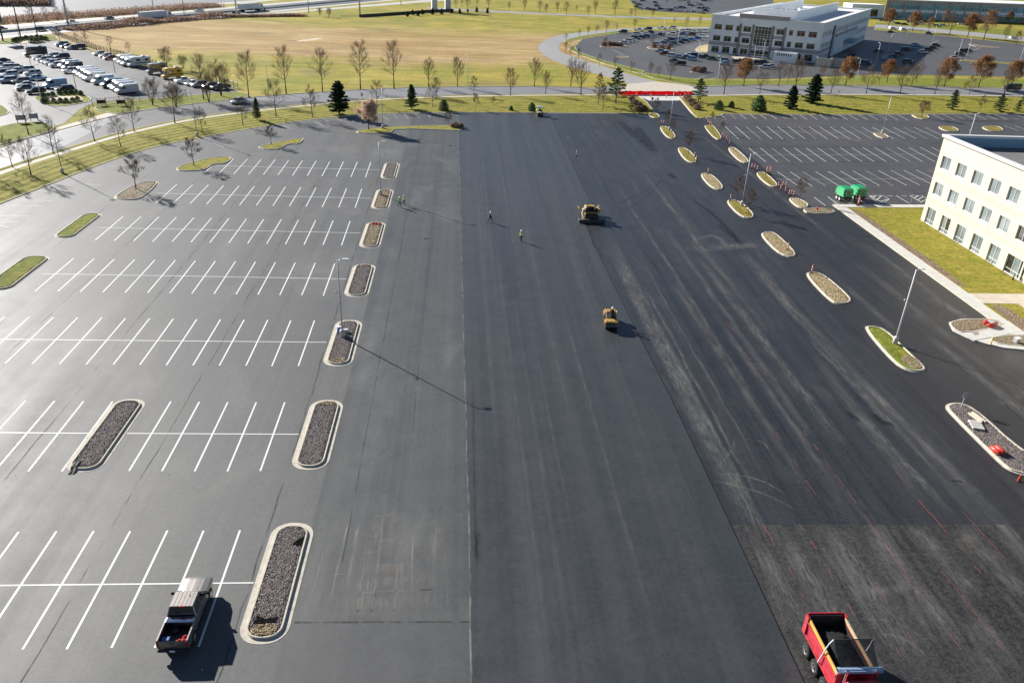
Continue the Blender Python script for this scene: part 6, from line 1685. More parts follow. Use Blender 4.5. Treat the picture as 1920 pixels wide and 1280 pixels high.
LST3 = [('sedan', (1663, 112.5), 'light blue'), ('sedan', (1675, 108), 'green'), ('suv', (1684, 104), 'dark red'), ('suv', (1698, 95), 'dark red'), ('sedan', (1710, 92), 'light blue'), ('sedan', (1716, 86.5), 'light blue'), ('suv', (1730, 100.5), 'silver'), ('suv', (1740, 96), 'black'), ('sedan', (1748, 92), 'maroon'), ('suv', (1754, 88), 'black'), ('suv', (1702, 118.5), 'black'), ('sedan', (1790, 111), 'silver'), ('suv', (1799, 105), 'green'), ('suv', (1806, 99), 'black'), ('sedan', (1814, 97), 'navy'), ('sedan', (1670, 62.5), 'navy'), ('suv', (1674, 57), 'white'), ('suv', (1694, 59), 'white'), ('sedan', (1741, 65), 'teal'), ('pickup', (1583, 113), 'blue'), ('suv', (1598, 107), 'black'), ('sedan', (1646, 98), 'black'), ('suv', (1624, 121), 'navy')]
for kind, px, c in LST3: park(kind, px, radians(-12)+RNG.uniform(-.05, .05), c, W3, G3, z=.025)
park('sedan', (1899, 73.5), radians(10), 'white', '', None, 'white sedan driving on the far road before the glazed building')
W4 = 'in the distant car park by the far road'; G4 = 'cars in the distant car parks'
rr = random.Random(9)
far_px = [(1190, 7), (1195, 15), (1201, 17), (1199, 10), (1205, 3), (1229, 6), (1231, 10), (1232, 13), (1215, 18), (1220, 19), (1227, 20), (1239, 19), (1243, 19), (1249, 21), (1254, 21), (1260, 21), (1267, 17), (1275, 16), (1281, 16), (1271, 22.5), (1280, 23), (1291, 24), (1302, 24), (1312, 26), (1317, 26), (1292, 6), (1294, 11), (1300, 12.5), (1305, 7), (1310, 10), (1315, 11), (1312, 17), (1320, 17), (1324, 22), (1327, 17), (1320, 3), (1325, 2), (1332, 3), (1275, 2), (1281, 2),
          (1654, 40), (1664, 40), (1672, 43), (1684, 46), (1696, 47.5), (1706, 43), (1717, 47), (1727, 46.5), (1737, 44), (1757, 51), (1768, 50), (1690, 38), (1722, 41), (1802, 47), (1815, 49)]
for px in far_px:
    c = rr.choice(['white', 'silver', 'navy', 'blue', 'black', 'grey', 'dark red', 'light blue', 'white', 'navy'])
    park(rr.choice(['farcar', 'farsuv']), px, radians(-20)+rr.uniform(-.1, .1), c, W4 if px[0] < 1500 else 'in the car park before the glazed building', G4, z=.025)
# traffic on the highway
HA = math.atan2(HD.y, HD.x)
def on_hwy(s, o): q = H0+HD*s+HN*o; return (q.x, q.y, 0)
def hw(px): g = G(*px); return (Vector((g.x, g.y))-H0).dot(HD)
for kind, px, o, c, lab, d in [('sedan', (195, 36), -3.0, 'black', 'black sedan on the far carriageway of the highway', pi), ('pickup', (147, 47), 7.0-4.5, 'white', 'white pickup on the highway beside the steel pole', 0), ('suv', (85, 59), 13.5, 'navy', 'dark car with headlights on the near highway lane', 0), ('sedan', (98, 57), 16.5, 'white', 'white sedan next to the dark car on the near highway lane', 0), ('pickup', (367, 22), -3.0, 'white', 'white pickup between the two semi trailers on the highway', pi), ('sedan', (452, 27), 17, 'black', 'black sedan just behind the second semi trailer', 0), ('suv', (5, 58), 2.5, 'navy', 'dark car under the green highway sign', 0)]:
    park(kind, None, HA+d, c, '', 'traffic on the highway', lab, .03, on_hwy(hw(px), o))

def semi(loc, ang, label):
    e = empty('semi_truck', loc, ang, label, 'truck', 'traffic on the highway')
    MB().cbox((-4.2, 0, 2.75), (16.0, 2.55, 2.85), 0, .06).build('trailer', M['metal_white'], e)
    c = MB(); c.loft([[(4.4, -1.2, .9), (4.4, 1.2, .9), (4.4, 1.1, 3.9), (4.4, -1.1, 3.9)], [(6.6, -1.2, .9), (6.6, 1.2, .9), (6.4, 1.1, 3.7), (6.4, -1.1, 3.7)], [(7.5, -1.15, .9), (7.5, 1.15, .9), (7.2, 1.0, 2.2), (7.2, -1.0, 2.2)], [(9.2, -.95, .6), (9.2, .95, .6), (9.1, .8, 1.9), (9.1, -.8, 1.9)]])
    cb = c.build('cab', M['metal_white'], e)
    MB().add([(6.75, -.95, 2.35), (6.75, .95, 2.35), (6.5, .9, 3.3), (6.5, -.9, 3.3)], [(0, 1, 2, 3)]).build('windscreen', M['car_glass'], cb).location = (.28, 0, 0)
    for s in (-1, 1): MB().box(5.2, 6.2, s*1.19-.02, s*1.19+.02, 2.2, 3.0).build('side_window', M['car_glass'], cb)
    MB().box(-12.2, 8.6, -.5, .5, .75, 1.05).build('chassis', M['metal_dark'], e)
    for x in (-11.2, -9.9, 2.4, 3.7, 8.2):
        for s in (-1, 1):
            MB().lathe([(.2, -.25), (.5, -.25), (.52, 0), (.5, .25), (.2, .25)], 14, 0, (x, s*1.0, .52), 'y').build('wheel', M['tyre'], e)
    for x in (-4, -2): MB().box(x, x+.15, -1.1, 1.1, .6, 1.3).build('side_guard', M['metal_dark'], e)
    MB().box(9.16, 9.3, -.9, .9, .55, .95).build('bumper', M['chrome'], e)
    return e
semi(on_hwy(hw((283, 36)), 13.6, ), HA, 'white semi trailer truck above the thick scrub of the highway')
semi(on_hwy(hw((478, 21)), 12.5), HA, 'white semi trailer truck next to the second steel pole')

# ------------------------------------------------------------------ grey pickup truck in the stalls
pk = empty('pickup_truck', (-18.05, 39.15, .04), radians(90.5), 'dark grey crew cab pickup parked across a stall line beside the gravel island', 'pickup')
plain('pickup_paint', (.30, .275, .255), .40, .5, .95, var=.08, coat=.4)
PP = M['pickup_paint']
b = MB()
prof_body([(1.55, .5), (1.5, 1.2), (1.35, 1.24), (-.88, 1.22), (-.9, .62), (-2.0, .52), (1.2, .46)], 1.98, b, 0, .06)
hr_ = []
for x, hw_, zt_, zb_ in ((1.3, .985, 1.24, .46), (2.0, .985, 1.22, .5), (2.55, .97, 1.18, .5), (2.8, .92, 1.10, .5), (2.92, .80, .98, .55)):
    hr_.append([(x, -hw_, zb_), (x, -hw_, zt_-.2), (x, -hw_+.07, zt_-.05), (x, -hw_*.55, zt_), (x, 0, zt_+.015), (x, hw_*.55, zt_), (x, hw_-.07, zt_-.05), (x, hw_, zt_-.2), (x, hw_, zb_)])
b.loft(hr_)
b.build('body', PP, pk)
b = MB()
for s in (-1, 1):
    y0, y1 = (.86, .99) if s > 0 else (-.99, -.86)
    b.cbox((-1.89, s*.925, .9), (2.02, .13, .72), 0, .03)
b.build('bed_wall', PP, pk)
MB().cbox((-1.88, 0, .66), (1.98, 1.74, .08)).build('bed_floor', M['trim_black'], pk)
MB().cbox((-.93, 0, .95), (.08, 1.74, .52)).build('bed_bulkhead', M['trim_black'], pk)
tg = MB(); tg.cbox((-2.9, 0, .92), (.09, 1.72, .62), 0, .03); tg = tg.build('tailgate', PP, pk)
MB().cbox((-2.945, 0, 1.08), (.02, .3, .1), 0, .005).build('handle', M['trim_black'], tg)
MB().cbox((-3.0, 0, .52), (.2, 1.9, .22), 0, .05).build('rear_bumper', M['trim_black'], pk)
MB().cbox((-3.11, .0, .56), (.012, .34, .17)).build('number_plate', M['plate_white'], pk)
g_ = MB(); frustum(g_, (-.86, 1.42), (-.62, .62), 1.19, 1.86, 1.84, 1.46); g_.build('windows', M['car_glass'], pk)
rf = MB(); rf.cbox((0, 0, 1.885), (1.34, 1.5, .07), 0, .035)
for i in range(5): rf.cbox((0, -.5+.25*i, 1.925), (1.2, .035, .014))
rf = rf.build('roof', PP, pk)
MB().tube([(.35, -.28, 1.91), (.25, -.28, 2.0)], .02, 6).build('antenna', M['trim_black'], rf)
MB().cbox((-.66, 0, 1.90), (.07, .34, .05)).build('brake_light', M['lamp_red'], rf)
pl_ = MB()
for xb, xt in ((-.86, -.62), (1.42, .62), (.28, .1)):
    for s in (-1, 1): pl_.tube([(xb, s*.925, 1.19), (xt, s*.735, 1.87)], .05, 5)
pl_.build('pillar', PP, pk)
for s in (-1, 1):
    mi = MB(); mi.cbox((1.1, s*1.16, 1.3), (.14, .26, .2), 0, .05); mi.tube([(1.1, s*.95, 1.24), (1.1, s*1.1, 1.28)], .03, 6); mi.build('mirror', M['trim_black'], pk)
    MB().cbox((-2.9, s*.93, .95), (.12, .14, .42), 0, .03).build('tail_light', M['lamp_red'], pk)
    MB().cbox((2.86, s*.76, .88), (.1, .36, .2), 0, .04).build('headlight', M['lamp_glass'], pk)
    MB().cbox((.1, s*1.02, .44), (2.1, .14, .06), 0, .02).build('running_board', M['trim_black'], pk)
    for x in (.95, -.2): MB().cbox((x-.35, s*.992, 1.05), (.16, .03, .035)).build('door_handle', M['chrome'], pk)
for y in (-.3, .3): MB().loft([[(1.45, y-.012, 1.2), (1.45, y+.012, 1.2), (1.45, y, 1.262)], [(2.55, y-.012, 1.15), (2.55, y+.012, 1.15), (2.55, y, 1.2)]]).build('hood_crease', PP, pk)
MB().cbox((1.4, 0, 1.205), (.09, 1.5, .03)).build('wiper_cowl', M['trim_black'], pk)
tb_ = MB(); tb_.cbox((-1.18, 0, 1.17), (.5, 1.78, .32), 0, .05); tb_.build('toolbox', M['chrome'], pk)
for x in (1.85, -1.85):
    for s in (-1, 1): MB().lathe([(.47, -.01), (.47, .01)], 20, 0, (x, s*.985, .44), 'y').build('wheel_arch', M['trim_black'], pk)
add_wheels(pk, (1.85, -1.85), 2.03, .40, .26)
MB().box(-.9, 1.3, -.994, .994, .46, .6).build('sill_trim', M['trim_black'], pk)
def inbed(name, mb, mat, x, y, z, label, cat):
    p = pk.matrix_basis if False else Matrix.Rotation(radians(90.5), 4, 'Z')
    q = p @ Vector((x, y, z))
    o = mb.build(name, mat); o.location = (q.x-18.05, q.y+39.15, q.z+.04); o.rotation_euler = (0, 0, radians(90.5))
    return tag(o, label, cat)
inbed('cooler_box', MB().cbox((0, 0, .15), (.34, .5, .3), 0, .03), M['sign_blue'], -2.45, .55, .70, 'small blue box lying in the pickup bed', 'box')
for (x, y, lb) in ((-2.62, -.35, 'red hose coil against the pickup tailgate'), (-2.3, -.62, 'red hose coil against the pickup bed side')):
    m_ = MB()
    for k in range(4): m_.tube([(.17*cos(a*pi/6), .17*sin(a*pi/6), .04+.05*k) for a in range(13)], .035, 6, 0, False)
    inbed('hose_coil', m_, M['plastic_red'], x, y, .70, lb, 'hose')
m_ = MB(); m_.lathe([(.12, 0), (.22, .03), (.22, .2), (.12, .23)], 14); m_.tube([(.1, 0, .2), (.4, .3, .5)], .02, 6)
inbed('blower', m_, M['trim_black'], -1.65, .2, .70, 'black leaf blower standing in the pickup bed', 'blower')

# ------------------------------------------------------------------ red dump truck
dt = empty('dump_truck', (24.22, 33.9, .03), radians(-90), 'red dump truck with wooden sideboards and a load of black asphalt', 'truck')
TR = M['truck_red']
bx = MB()
for s in (-1, 1):
    bx.loft([[(-2.4, s*1.18, 1.25), (2.1, s*1.18, 1.25), (2.1, s*1.25, 2.35), (-2.4, s*1.25, 2.35)], [(-2.4, s*1.10, 1.25), (2.1, s*1.10, 1.25), (2.1, s*1.17, 2.35), (-2.4, s*1.17, 2.35)]])
bx = bx.build('dump_bed', TR, dt)
MB().box(-2.4, 2.1, -1.09, 1.09, 1.18, 1.26).build('bed_floor', M['metal_dark'], dt)
for s in (-1, 1):
    MB().box(-2.45, 2.12, s*1.25-.07, s*1.25+.07, 2.3, 2.4).build('top_rail', TR, bx)
    MB().box(-2.4, 2.1, s*1.24-.05, s*1.24+.05, 1.2, 1.34).build('lower_rail', TR, bx)
    w1 = MB(); w1.box(-2.15, 2.1, s*1.2-.035, s*1.2+.035, 2.402, 2.66); w1.build('sideboard', M['wood' if s < 0 else 'wood_raw'], dt)
    MB().box(-2.5, -2.1, s*1.27-.06, s*1.27+.06, 1.25, 2.72).build('corner_post', TR, bx)
t_ = MB(); t_.loft([[(-2.46, -1.2, 1.2), (-2.46, 1.2, 1.2), (-2.56, 1.2, 2.75), (-2.56, -1.2, 2.75)], [(-2.38, -1.2, 1.2), (-2.38, 1.2, 1.2), (-2.48, 1.2, 2.75), (-2.48, -1.2, 2.75)]]); t_.build('tailgate', TR, dt)
MB().box(-2.37, -2.34, -1.09, 1.09, 1.26, 2.7).build('tailgate_liner', M['metal_dark'], dt)
for s in (-1, 1): MB().box(-2.36, 2.09, s*1.105-.012, s*1.105+.012, 1.26, 2.36).build('bed_liner', M['metal_dark'], dt)
MB().box(2.1, 2.18, -1.25, 1.25, 1.25, 3.0).build('headboard', TR, dt)
rl = random.Random(3); m_ = MB(); NX, NY = 34, 18
for i in range(NX+1):
    for j in range(NY+1):
        u, v = i/NX, j/NY
        z = 2.0+.36*sin(pi*v)*min(1, 2.2*u)+.12*u-.8*max(0, .22-u)*2+rl.uniform(-.06, .06)
        m_.v.append((-2.36+4.44*u, -1.09+2.18*v, z))
for i in range(NX):
    for j in range(NY):
        a = i*(NY+1)+j; m_.f.append((a, a+NY+1, a+NY+2, a+1)); m_.m.append(0)
tag(m_.build('asphalt_load', M['hot_mix'], None, True), 'heap of black asphalt mix lying in the dump truck bed', 'asphalt')
bpy.data.objects['asphalt_load'].location = (24.22, 33.9, .03); bpy.data.objects['asphalt_load'].rotation_euler = (0, 0, radians(-90))
ch = MB(); ch.box(-2.2, 6.0, -.42, -.3, .85, 1.17); ch.box(-2.2, 6.0, .3, .42, .85, 1.17); ch.build('chassis', M['metal_dark'], dt)
for x in (-1.32, .05, 1.42):
    for s in (-1, 1):
        w_ = MB(); w_.lathe([(.3, -.3), (.5, -.3), (.525, -.26), (.525, .22), (.5, .26), (.3, .26)], 22, 0, (0, 0, 0), 'y'); wo = w_.build('wheel', M['tyre'], dt, True); wo.location = (x-.12, s*1.04, .525)
        MB().lathe([(.04, .1), (.12, .3*1), (.14, .12), (.27, .1), (.31, .262), (.31, .2)] if s > 0 else [(.31, -.2), (.315, -.315), (.24, -.31), (.19, -.25), (.11, -.25), (.1, -.36), (.01, -.36)], 16, 0, (0, 0, 0), 'y').build('rim', M['rim'], wo)
    MB().tube([(x, -.9, .525), (x, .9, .525)], .09, 8).build('axle', M['metal_dark'], dt)
for s in (-1, 1):
    wo = MB().lathe([(.3, -.15), (.5, -.15), (.525, -.1), (.525, .1), (.5, .15), (.3, .15)], 22, 0, (0, 0, 0), 'y').build('wheel', M['tyre'], dt, True); wo.location = (5.3, s*1.05, .525)
    MB().lathe([(.04, -.16), (.31, -.16), (.31, .16), (.04, .16)], 14, 0, (0, 0, 0), 'y').build('rim', M['rim'], wo)
    MB().box(4.75, 5.9, s*1.05-.2, s*1.05+.2, 1.1, 1.2).build('fender', TR, dt)
    ar = MB(); ar.tube([(.2, s*1.36, 1.3), (.62, s*1.36, 3.1), (.72, s*1.34, 3.5), (.9, s*1.25, 4.1)], .045, 8); ar.build('tarp_arm', M['metal_white'], dt)
    MB().tube([(2.6, s*.95, 1.5), (2.6, s*.95, 3.4)], .09, 10).build('exhaust_stack', M['chrome'], dt)
MB().tube([(.9, -1.25, 4.1), (.9, 1.25, 4.1)], .035, 8).build('tarp_bar', M['metal_dark'], dt)
tp = NT('tarp_mesh'); tp.fin((.012, .013, .015), .8); tp.alpha(.72)
m_ = MB(); uu = 10
for i in range(uu+1):
    u = i/uu
    for y in (-1.22, 0, 1.22): m_.v.append((.9+1.4*u, y, 4.1-1.0*u-.1*sin(pi*u)))
for i in range(uu):
    for j in range(2): m_.f.append((i*3+j, i*3+j+1, i*3+j+4, i*3+j+3)); m_.m.append(0)
m_.build('tarp', M['tarp_mesh'], dt)
rb = MB(); rb.tube([(2.3, -1.38, 3.05), (2.3, 1.38, 3.05)], .17, 12); rb.box(2.12, 2.48, -1.38, 1.38, 2.98, 3.16); rb.build('tarp_roller', M['blue_grey'], dt)
cb = MB(); cb.cbox((3.55, 0, 1.95), (1.7, 2.1, 1.5), 0, .12); cb.loft([[(4.35, -.85, 1.05), (4.35, .85, 1.05), (4.35, .8, 2.0), (4.35, -.8, 2.0)], [(6.1, -.75, .9), (6.1, .75, .9), (6.05, .66, 1.75), (6.05, -.66, 1.75)]]); cb = cb.build('cab', TR, dt)
MB().cbox((3.55, 0, 2.72), (1.55, 1.95, .1), 0, .04).build('cab_roof', TR, cb)
MB().box(4.39, 4.415, -.9, .9, 2.05, 2.6).build('windscreen', M['car_glass'], cb)
for s in (-1, 1): MB().box(3.2, 4.2, s*1.055-.008, s*1.055+.008, 2.0, 2.58).build('side_window', M['car_glass'], cb)
MB().box(2.74, 2.76-.03, -.7, .7, 2.0, 2.5).build('rear_window', M['car_glass'], cb)
MB().cbox((6.15, 0, .75), (.2, 2.2, .3), 0, .04).build('bumper', M['chrome'], dt)
MB().box(6.08, 6.12, -.5, .5, 1.0, 1.65).build('grille', M['chrome'], dt)

# ------------------------------------------------------------------ rollers and paver
def person(name, loc, rz, label, vest='vest_yellow', hat='hat_white', pose='walk', stride=.26, group=None, top=None):
    """one skinned body, walking or sitting; +x is forward"""
    R = {}
    V_, E_, rad = [], [], []
    def v(p, r_): V_.append(p); rad.append(r_); return len(V_)-1
    def chain(start, pts):
        prev = start
        for p, r_ in pts:
            i = v(p, r_); E_.append((prev, i)); prev = i
        return prev
    sit = pose == 'sit'
    pz = .50 if sit else .93
    pel = v((0, 0, pz), .135)
    ch = chain(pel, [((.01, 0, pz+.16), .125), ((.02, 0, pz+.34), .15), ((.03, 0, pz+.47), .12)])
    chest = ch
    neck = chain(chest, [((.04, 0, pz+.56), .06), ((.05, 0, pz+.64), .07), ((.055, 0, pz+.72), .098), ((.05, 0, pz+.81), .085)])
    for s in (-1, 1):
        st = stride*s
        if sit:
            chain(pel, [((.08, s*.10, pz-.02), .1), ((.42, s*.14, pz+.02), .075), ((.44, s*.14, pz-.36), .052), ((.46, s*.14, pz-.44), .05), ((.58, s*.15, pz-.46), .04)])
        else:
            chain(pel, [((st*.15, s*.095, pz-.08), .10), ((st*.6+.03, s*.1, .50), .068), ((st*1.1-(.08 if s < 0 else 0), s*.1, .11), .048), ((st*1.1-(.08 if s < 0 else 0), s*.1, .055), .05), ((st*1.1+.15-(.08 if s < 0 else 0), s*.11, .04), .036)])
        a = -st*.9
        fw_ = .30 if sit else 0
        sh = chain(chest, [((.02, s*.19, pz+.46), .07), ((.02+a*.5+fw_*.4, s*.235, pz+.20), .05), ((.06+a*1.2+fw_*1.3, s*.235, pz+(.06 if sit else -.03)), .036), ((.08+a*1.35+fw_*1.6, s*.23, pz+(.08 if sit else -.11)), .034)])
        hx, hy, hz = V_[sh]
        for f in range(4):
            yy_ = hy+s*(-.027+.018*f)
            chain(sh, [((hx+.012, yy_, hz-.045), .010), ((hx+.026, yy_, hz-.08-.006*(f in (1, 2))), .008)])
        chain(sh, [((hx+.035, hy-s*.018, hz-.02), .011), ((hx+.05, hy-s*.02, hz-.05), .009)])
    me = bpy.data.meshes.new(name); me.from_pydata(V_, E_, [])
    o = bpy.data.objects.new(name, me); col.objects.link(o)
    sk = o.modifiers.new('skin', 'SKIN'); sk.use_smooth_shade = True
    if len(me.skin_vertices) == 0: raise RuntimeError('no skin layer')
    for i, r_ in enumerate(rad): me.skin_vertices[0].data[i].radius = (r_, r_)
    me.skin_vertices[0].data[pel].use_root = True
    ss = o.modifiers.new('sub', 'SUBSURF'); ss.levels = 1; ss.render_levels = 1
    dg = bpy.context.evaluated_depsgraph_get()
    nm = bpy.data.meshes.new_from_object(o.evaluated_get(dg))
    o.modifiers.clear(); o.data = nm; bpy.data.meshes.remove(me); nm.name = name
    nm.materials.clear()
    for m_ in ('skin', vest, 'cloth_black'): nm.materials.append(M[m_])
    hands = [V_[i] for i in range(len(V_)) if rad[i] <= .0115 or abs(rad[i]-.034) < 1e-6]
    for p in nm.polygons:
        c = p.center
        if c.z > pz+.545: k = 0
        elif any((Vector(h)-c).length < .05 for h in hands): k = 0
        elif c.z > pz+.02 and not (sit and c.x > .2): k = 1
        else: k = 2
        p.material_index = k; p.use_smooth = True
    # trousers/boots stay dark; hat, hair, eyes are children
    hz_ = pz+.81
    h_ = MB(); h_.lathe([(.155, -.035), (.155, -.02), (.122, -.015), (.118, .04), (.09, .09), (.04, .112), (.005, .115)], 16, 0, (.055, 0, hz_+.005)); h_.build('hard_hat', M[hat], o, True)
    f_ = MB()
    for s in (-1, 1): f_.cbox((.145, s*.036, pz+.735), (.012, .022, .012))
    f_.build('eyes', M['cloth_black'], o)
    MB().loft([[(.145, -.012, pz+.69), (.145, .012, pz+.69), (.145, .008, pz+.735), (.145, -.008, pz+.735)], [(.172, -.008, pz+.695), (.172, .008, pz+.695), (.156, .004, pz+.73), (.156, -.004, pz+.73)]]).build('nose', M['skin'], o)
    hr = MB(); hr.lathe([(.098, -.07), (.104, -.03), (.1, 0)], 12, 0, (.03, 0, hz_)); hr.build('hair', M['trim_black'], o, True)
    if not sit and vest.startswith('vest'):
        bnd = MB()
        for zz in (pz+.12, pz+.30): bnd.lathe([(.152 if zz < pz+.2 else .172, -.022), (.152 if zz < pz+.2 else .172, .022)], 14, 0, (.015, 0, zz))
        bnd.build('reflective_band', M['reflective'], o, True)
    o.location = loc; o.rotation_euler = (0, 0, rz)
    return tag(o, label, 'person', group)

def wk_(px, z): g = G(*px); return (g.x, g.y, z)
person('person', wk_((749.5, 388.5), .034), radians(-60), 'walking person in a bright green vest beside the mulched island', 'vest_green')
person('person', wk_((757.5, 385.5), .034), radians(-70), 'walking person in a yellow green vest beside the mulched island', 'vest_yellow', stride=.3)
person('person', wk_((919, 417.5), .078), radians(-20), 'person dressed in black with a white hard hat walking on the new asphalt', 'cloth_black', stride=.32)
person('person', wk_((977, 453.5), .078), radians(75), 'person in a pale yellow vest and white hard hat walking on the new asphalt', 'vest_yellow', stride=.16)

def roller(loc, rz, label, canopy, s=1.0):
    e = empty('road_roller', loc, rz, label, 'road roller', 'rollers on the new asphalt')
    for x in (-1.35, 1.35):
        dr = MB(); dr.lathe([(.30, -.78), (.5, -.78), (.52, -.74), (.52, .74), (.5, .78), (.30, .78)], 26, 0, (0, 0, 0), 'y'); d_ = dr.build('drum', M['steel_drum'], e, True); d_.location = (x, 0, .52)
        MB().lathe([(.05, -.8), (.25, -.8), (.25, .8), (.05, .8)], 12, 0, (0, 0, 0), 'y').build('hub', M['machine_yellow'], d_)
        yk = MB()
        for y in (-.88, .88): yk.box(x-.14, x+.14, y-.05, y+.05, .45, 1.1)
        yk.box(x-.6, x+.6, -.93, .93, 1.06, 1.14); yk.build('yoke', M['machine_yellow'], e)
        MB().box(x-.5, x+.5, -.75, .75, 1.141, 1.32 if x > 0 else 1.5).build('hood', M['machine_yellow' if not canopy else 'machine_cream'], e)
    MB().cbox((0, 0, .85), (1.6, 1.2, .7), 0, .08).build('frame', M['machine_yellow' if not canopy else 'machine_cream'], e)
    MB().cbox((.2, 0, 1.3), (1.2, 1.4, .22), 0, .05).build('platform', M['metal_dark'], e)
    st = MB(); st.cbox((-.15, .1, 1.55), (.45, .5, .14), 0, .04); st.cbox((-.4, .1, 1.82), (.12, .5, .5), 0, .04); st.build('seat', M['trim_black'], e)
    cn = MB(); cn.cbox((.55, .1, 1.65), (.3, .6, .5), 0, .05); cn.tube([(.45, .1, 1.9), (.33, .1, 2.0)], .03, 6); cn.tube([(.33+.17*0, .1+.17*cos(a*pi/6), 2.0+.17*sin(a*pi/6)) for a in range(13)], .018, 5, 0, False); cn.build('console', M['trim_black'], e)
    rp = MB()
    for y in (-.62, .62): rp.tube([(-.7, y, 1.2), (-.7, y, 2.65 if canopy else 2.15)], .04, 6)
    if canopy:
        for y in (-.62, .62): rp.tube([(.7, y, 1.2), (.7, y, 2.6)], .04, 6)
    rp.tube([(-.7, -.62, 2.65 if canopy else 2.15), (-.7, .62, 2.65 if canopy else 2.15)], .04, 6); rp.build('roll_bar', M['metal_dark'], e)
    if canopy: MB().cbox((0, 0, 2.7), (1.9, 1.6, .1), 0, .04).build('canopy', M['blue_grey'], e)
    hr = MB()
    for y in (-.68, .68): hr.tube([(-.3, y, 1.3), (-.3, y, 2.0), (.7, y, 2.0), (.7, y, 1.3)], .022, 6)
    hr.build('hand_rail', M['metal_white'], e)
    e.scale = (.92, .92, .88)
    for s_ in (-1, 1): MB().cbox((1.9, s_*.5, 1.22), (.08, .16, .12), 0, .02).build('work_light', M['lamp_glass'], e)
    return e
g = G(1147, 617)
roller((g.x, g.y+1.2, .076), radians(-96), 'yellow double drum roller on the new asphalt close to the dark seam', False)
op = person('person', (g.x+.08, g.y+1.1, .076+.98), radians(-96), 'roller operator in dark clothes sitting on the yellow roller', 'cloth_black', pose='sit')
g = G(1012, 219)
roller((g.x, g.y+1.2, .076), radians(-88), 'cream roller with a canopy at the far kerb of the new asphalt', True)
person('person', (g.x-.05, g.y+1.1, .076+.98), radians(-88), 'roller operator in a bright vest under the canopy at the far kerb', 'vest_green', pose='sit')

g = G(1106, 418)
pv = empty('asphalt_paver', (21.6, 126.0, .03), radians(90), 'orange and black asphalt paver laying the new lane', 'paver')
for s in (-1, 1):
    tr = MB(); tr.prism([(0, 0)]*0+[(-1.4, s*.95-.2), (1.6, s*.95-.2), (1.6, s*.95+.2), (-1.4, s*.95+.2)], 0.03, .72); tr.build('track', M['trim_black'], pv)
    hp = MB(); hp.loft([[(1.5, s*.1, .5), (3.0, s*.1, .45), (3.0, s*1.7, 1.25), (1.5, s*1.7, 1.25)], [(1.5, s*.1, .42), (3.0, s*.1, .37), (3.0, s*1.78, 1.22), (1.5, s*1.78, 1.22)]]); hp.build('hopper_wing', M['machine_yellow'], pv)
    MB().cbox((-2.2, s*1.95, .35), (.9, .5, .5), 0, .05).build('screed_extension', M['metal_dark'], pv)
    MB().tube([(-2.0, s*1.35, .5), (1.0, s*1.3, .75)], .08, 8).build('tow_arm', M['machine_yellow'], pv)
    MB().cbox((-1.0, s*.75, 1.95), (.5, .5, .5), 0, .06).build('seat', M['trim_black'], pv)
    sc = MB(); sc.cbox((-1.0, s*1.25, 1.7), (.6, .5, .7), 0, .06); sc.build('side_console', M['machine_cream' if s > 0 else 'machine_yellow'], pv)
    MB().tube([(-2.5, s*2.1, .6), (-2.5, s*2.1, 1.5), (-2.3, s*2.2, 1.7)], .03, 6).build('control_post', M['metal_dark'], pv)
MB().cbox((.2, 0, 1.2), (2.6, 1.9, .95), 0, .08).build('body', M['machine_yellow'], pv)
MB().cbox((.6, 0, 1.85), (1.5, 1.7, .35), 0, .08).build('engine_cover', M['machine_yellow'], pv)
MB().cbox((-2.2, 0, .35), (.9, 3.4, .55), 0, .05).build('screed', M['metal_dark'], pv)
MB().cbox((-1.55, 0, .8), (.5, 2.2, .9), 0, .05).build('auger_housing', M['trim_black'], pv)
MB().cbox((-.9, 0, 1.65), (1.0, 2.4, .1), 0, .03).build('deck', M['metal_dark'], pv)
ds = MB(); ds.cbox((-.45, 0, 2.0), (.25, 1.6, .5), 0, .05); ds.build('dash', M['trim_black'], pv)
MB().tube([(.9, .4, 2.0), (.9, .4, 2.7)], .07, 8).build('exhaust', M['metal_dark'], pv)
hr = MB()
for y in (-1.15, 1.15): hr.tube([(-1.4, y, 1.7), (-1.4, y, 2.55), (-.4, y, 2.55), (-.4, y, 1.7)], .025, 6)
hr.build('hand_rail', M['machine_cream'], pv)
MB().cbox((2.2, 0, .55), (1.3, 1.1, .3), 0, .05).build('conveyor', M['metal_dark'], pv)

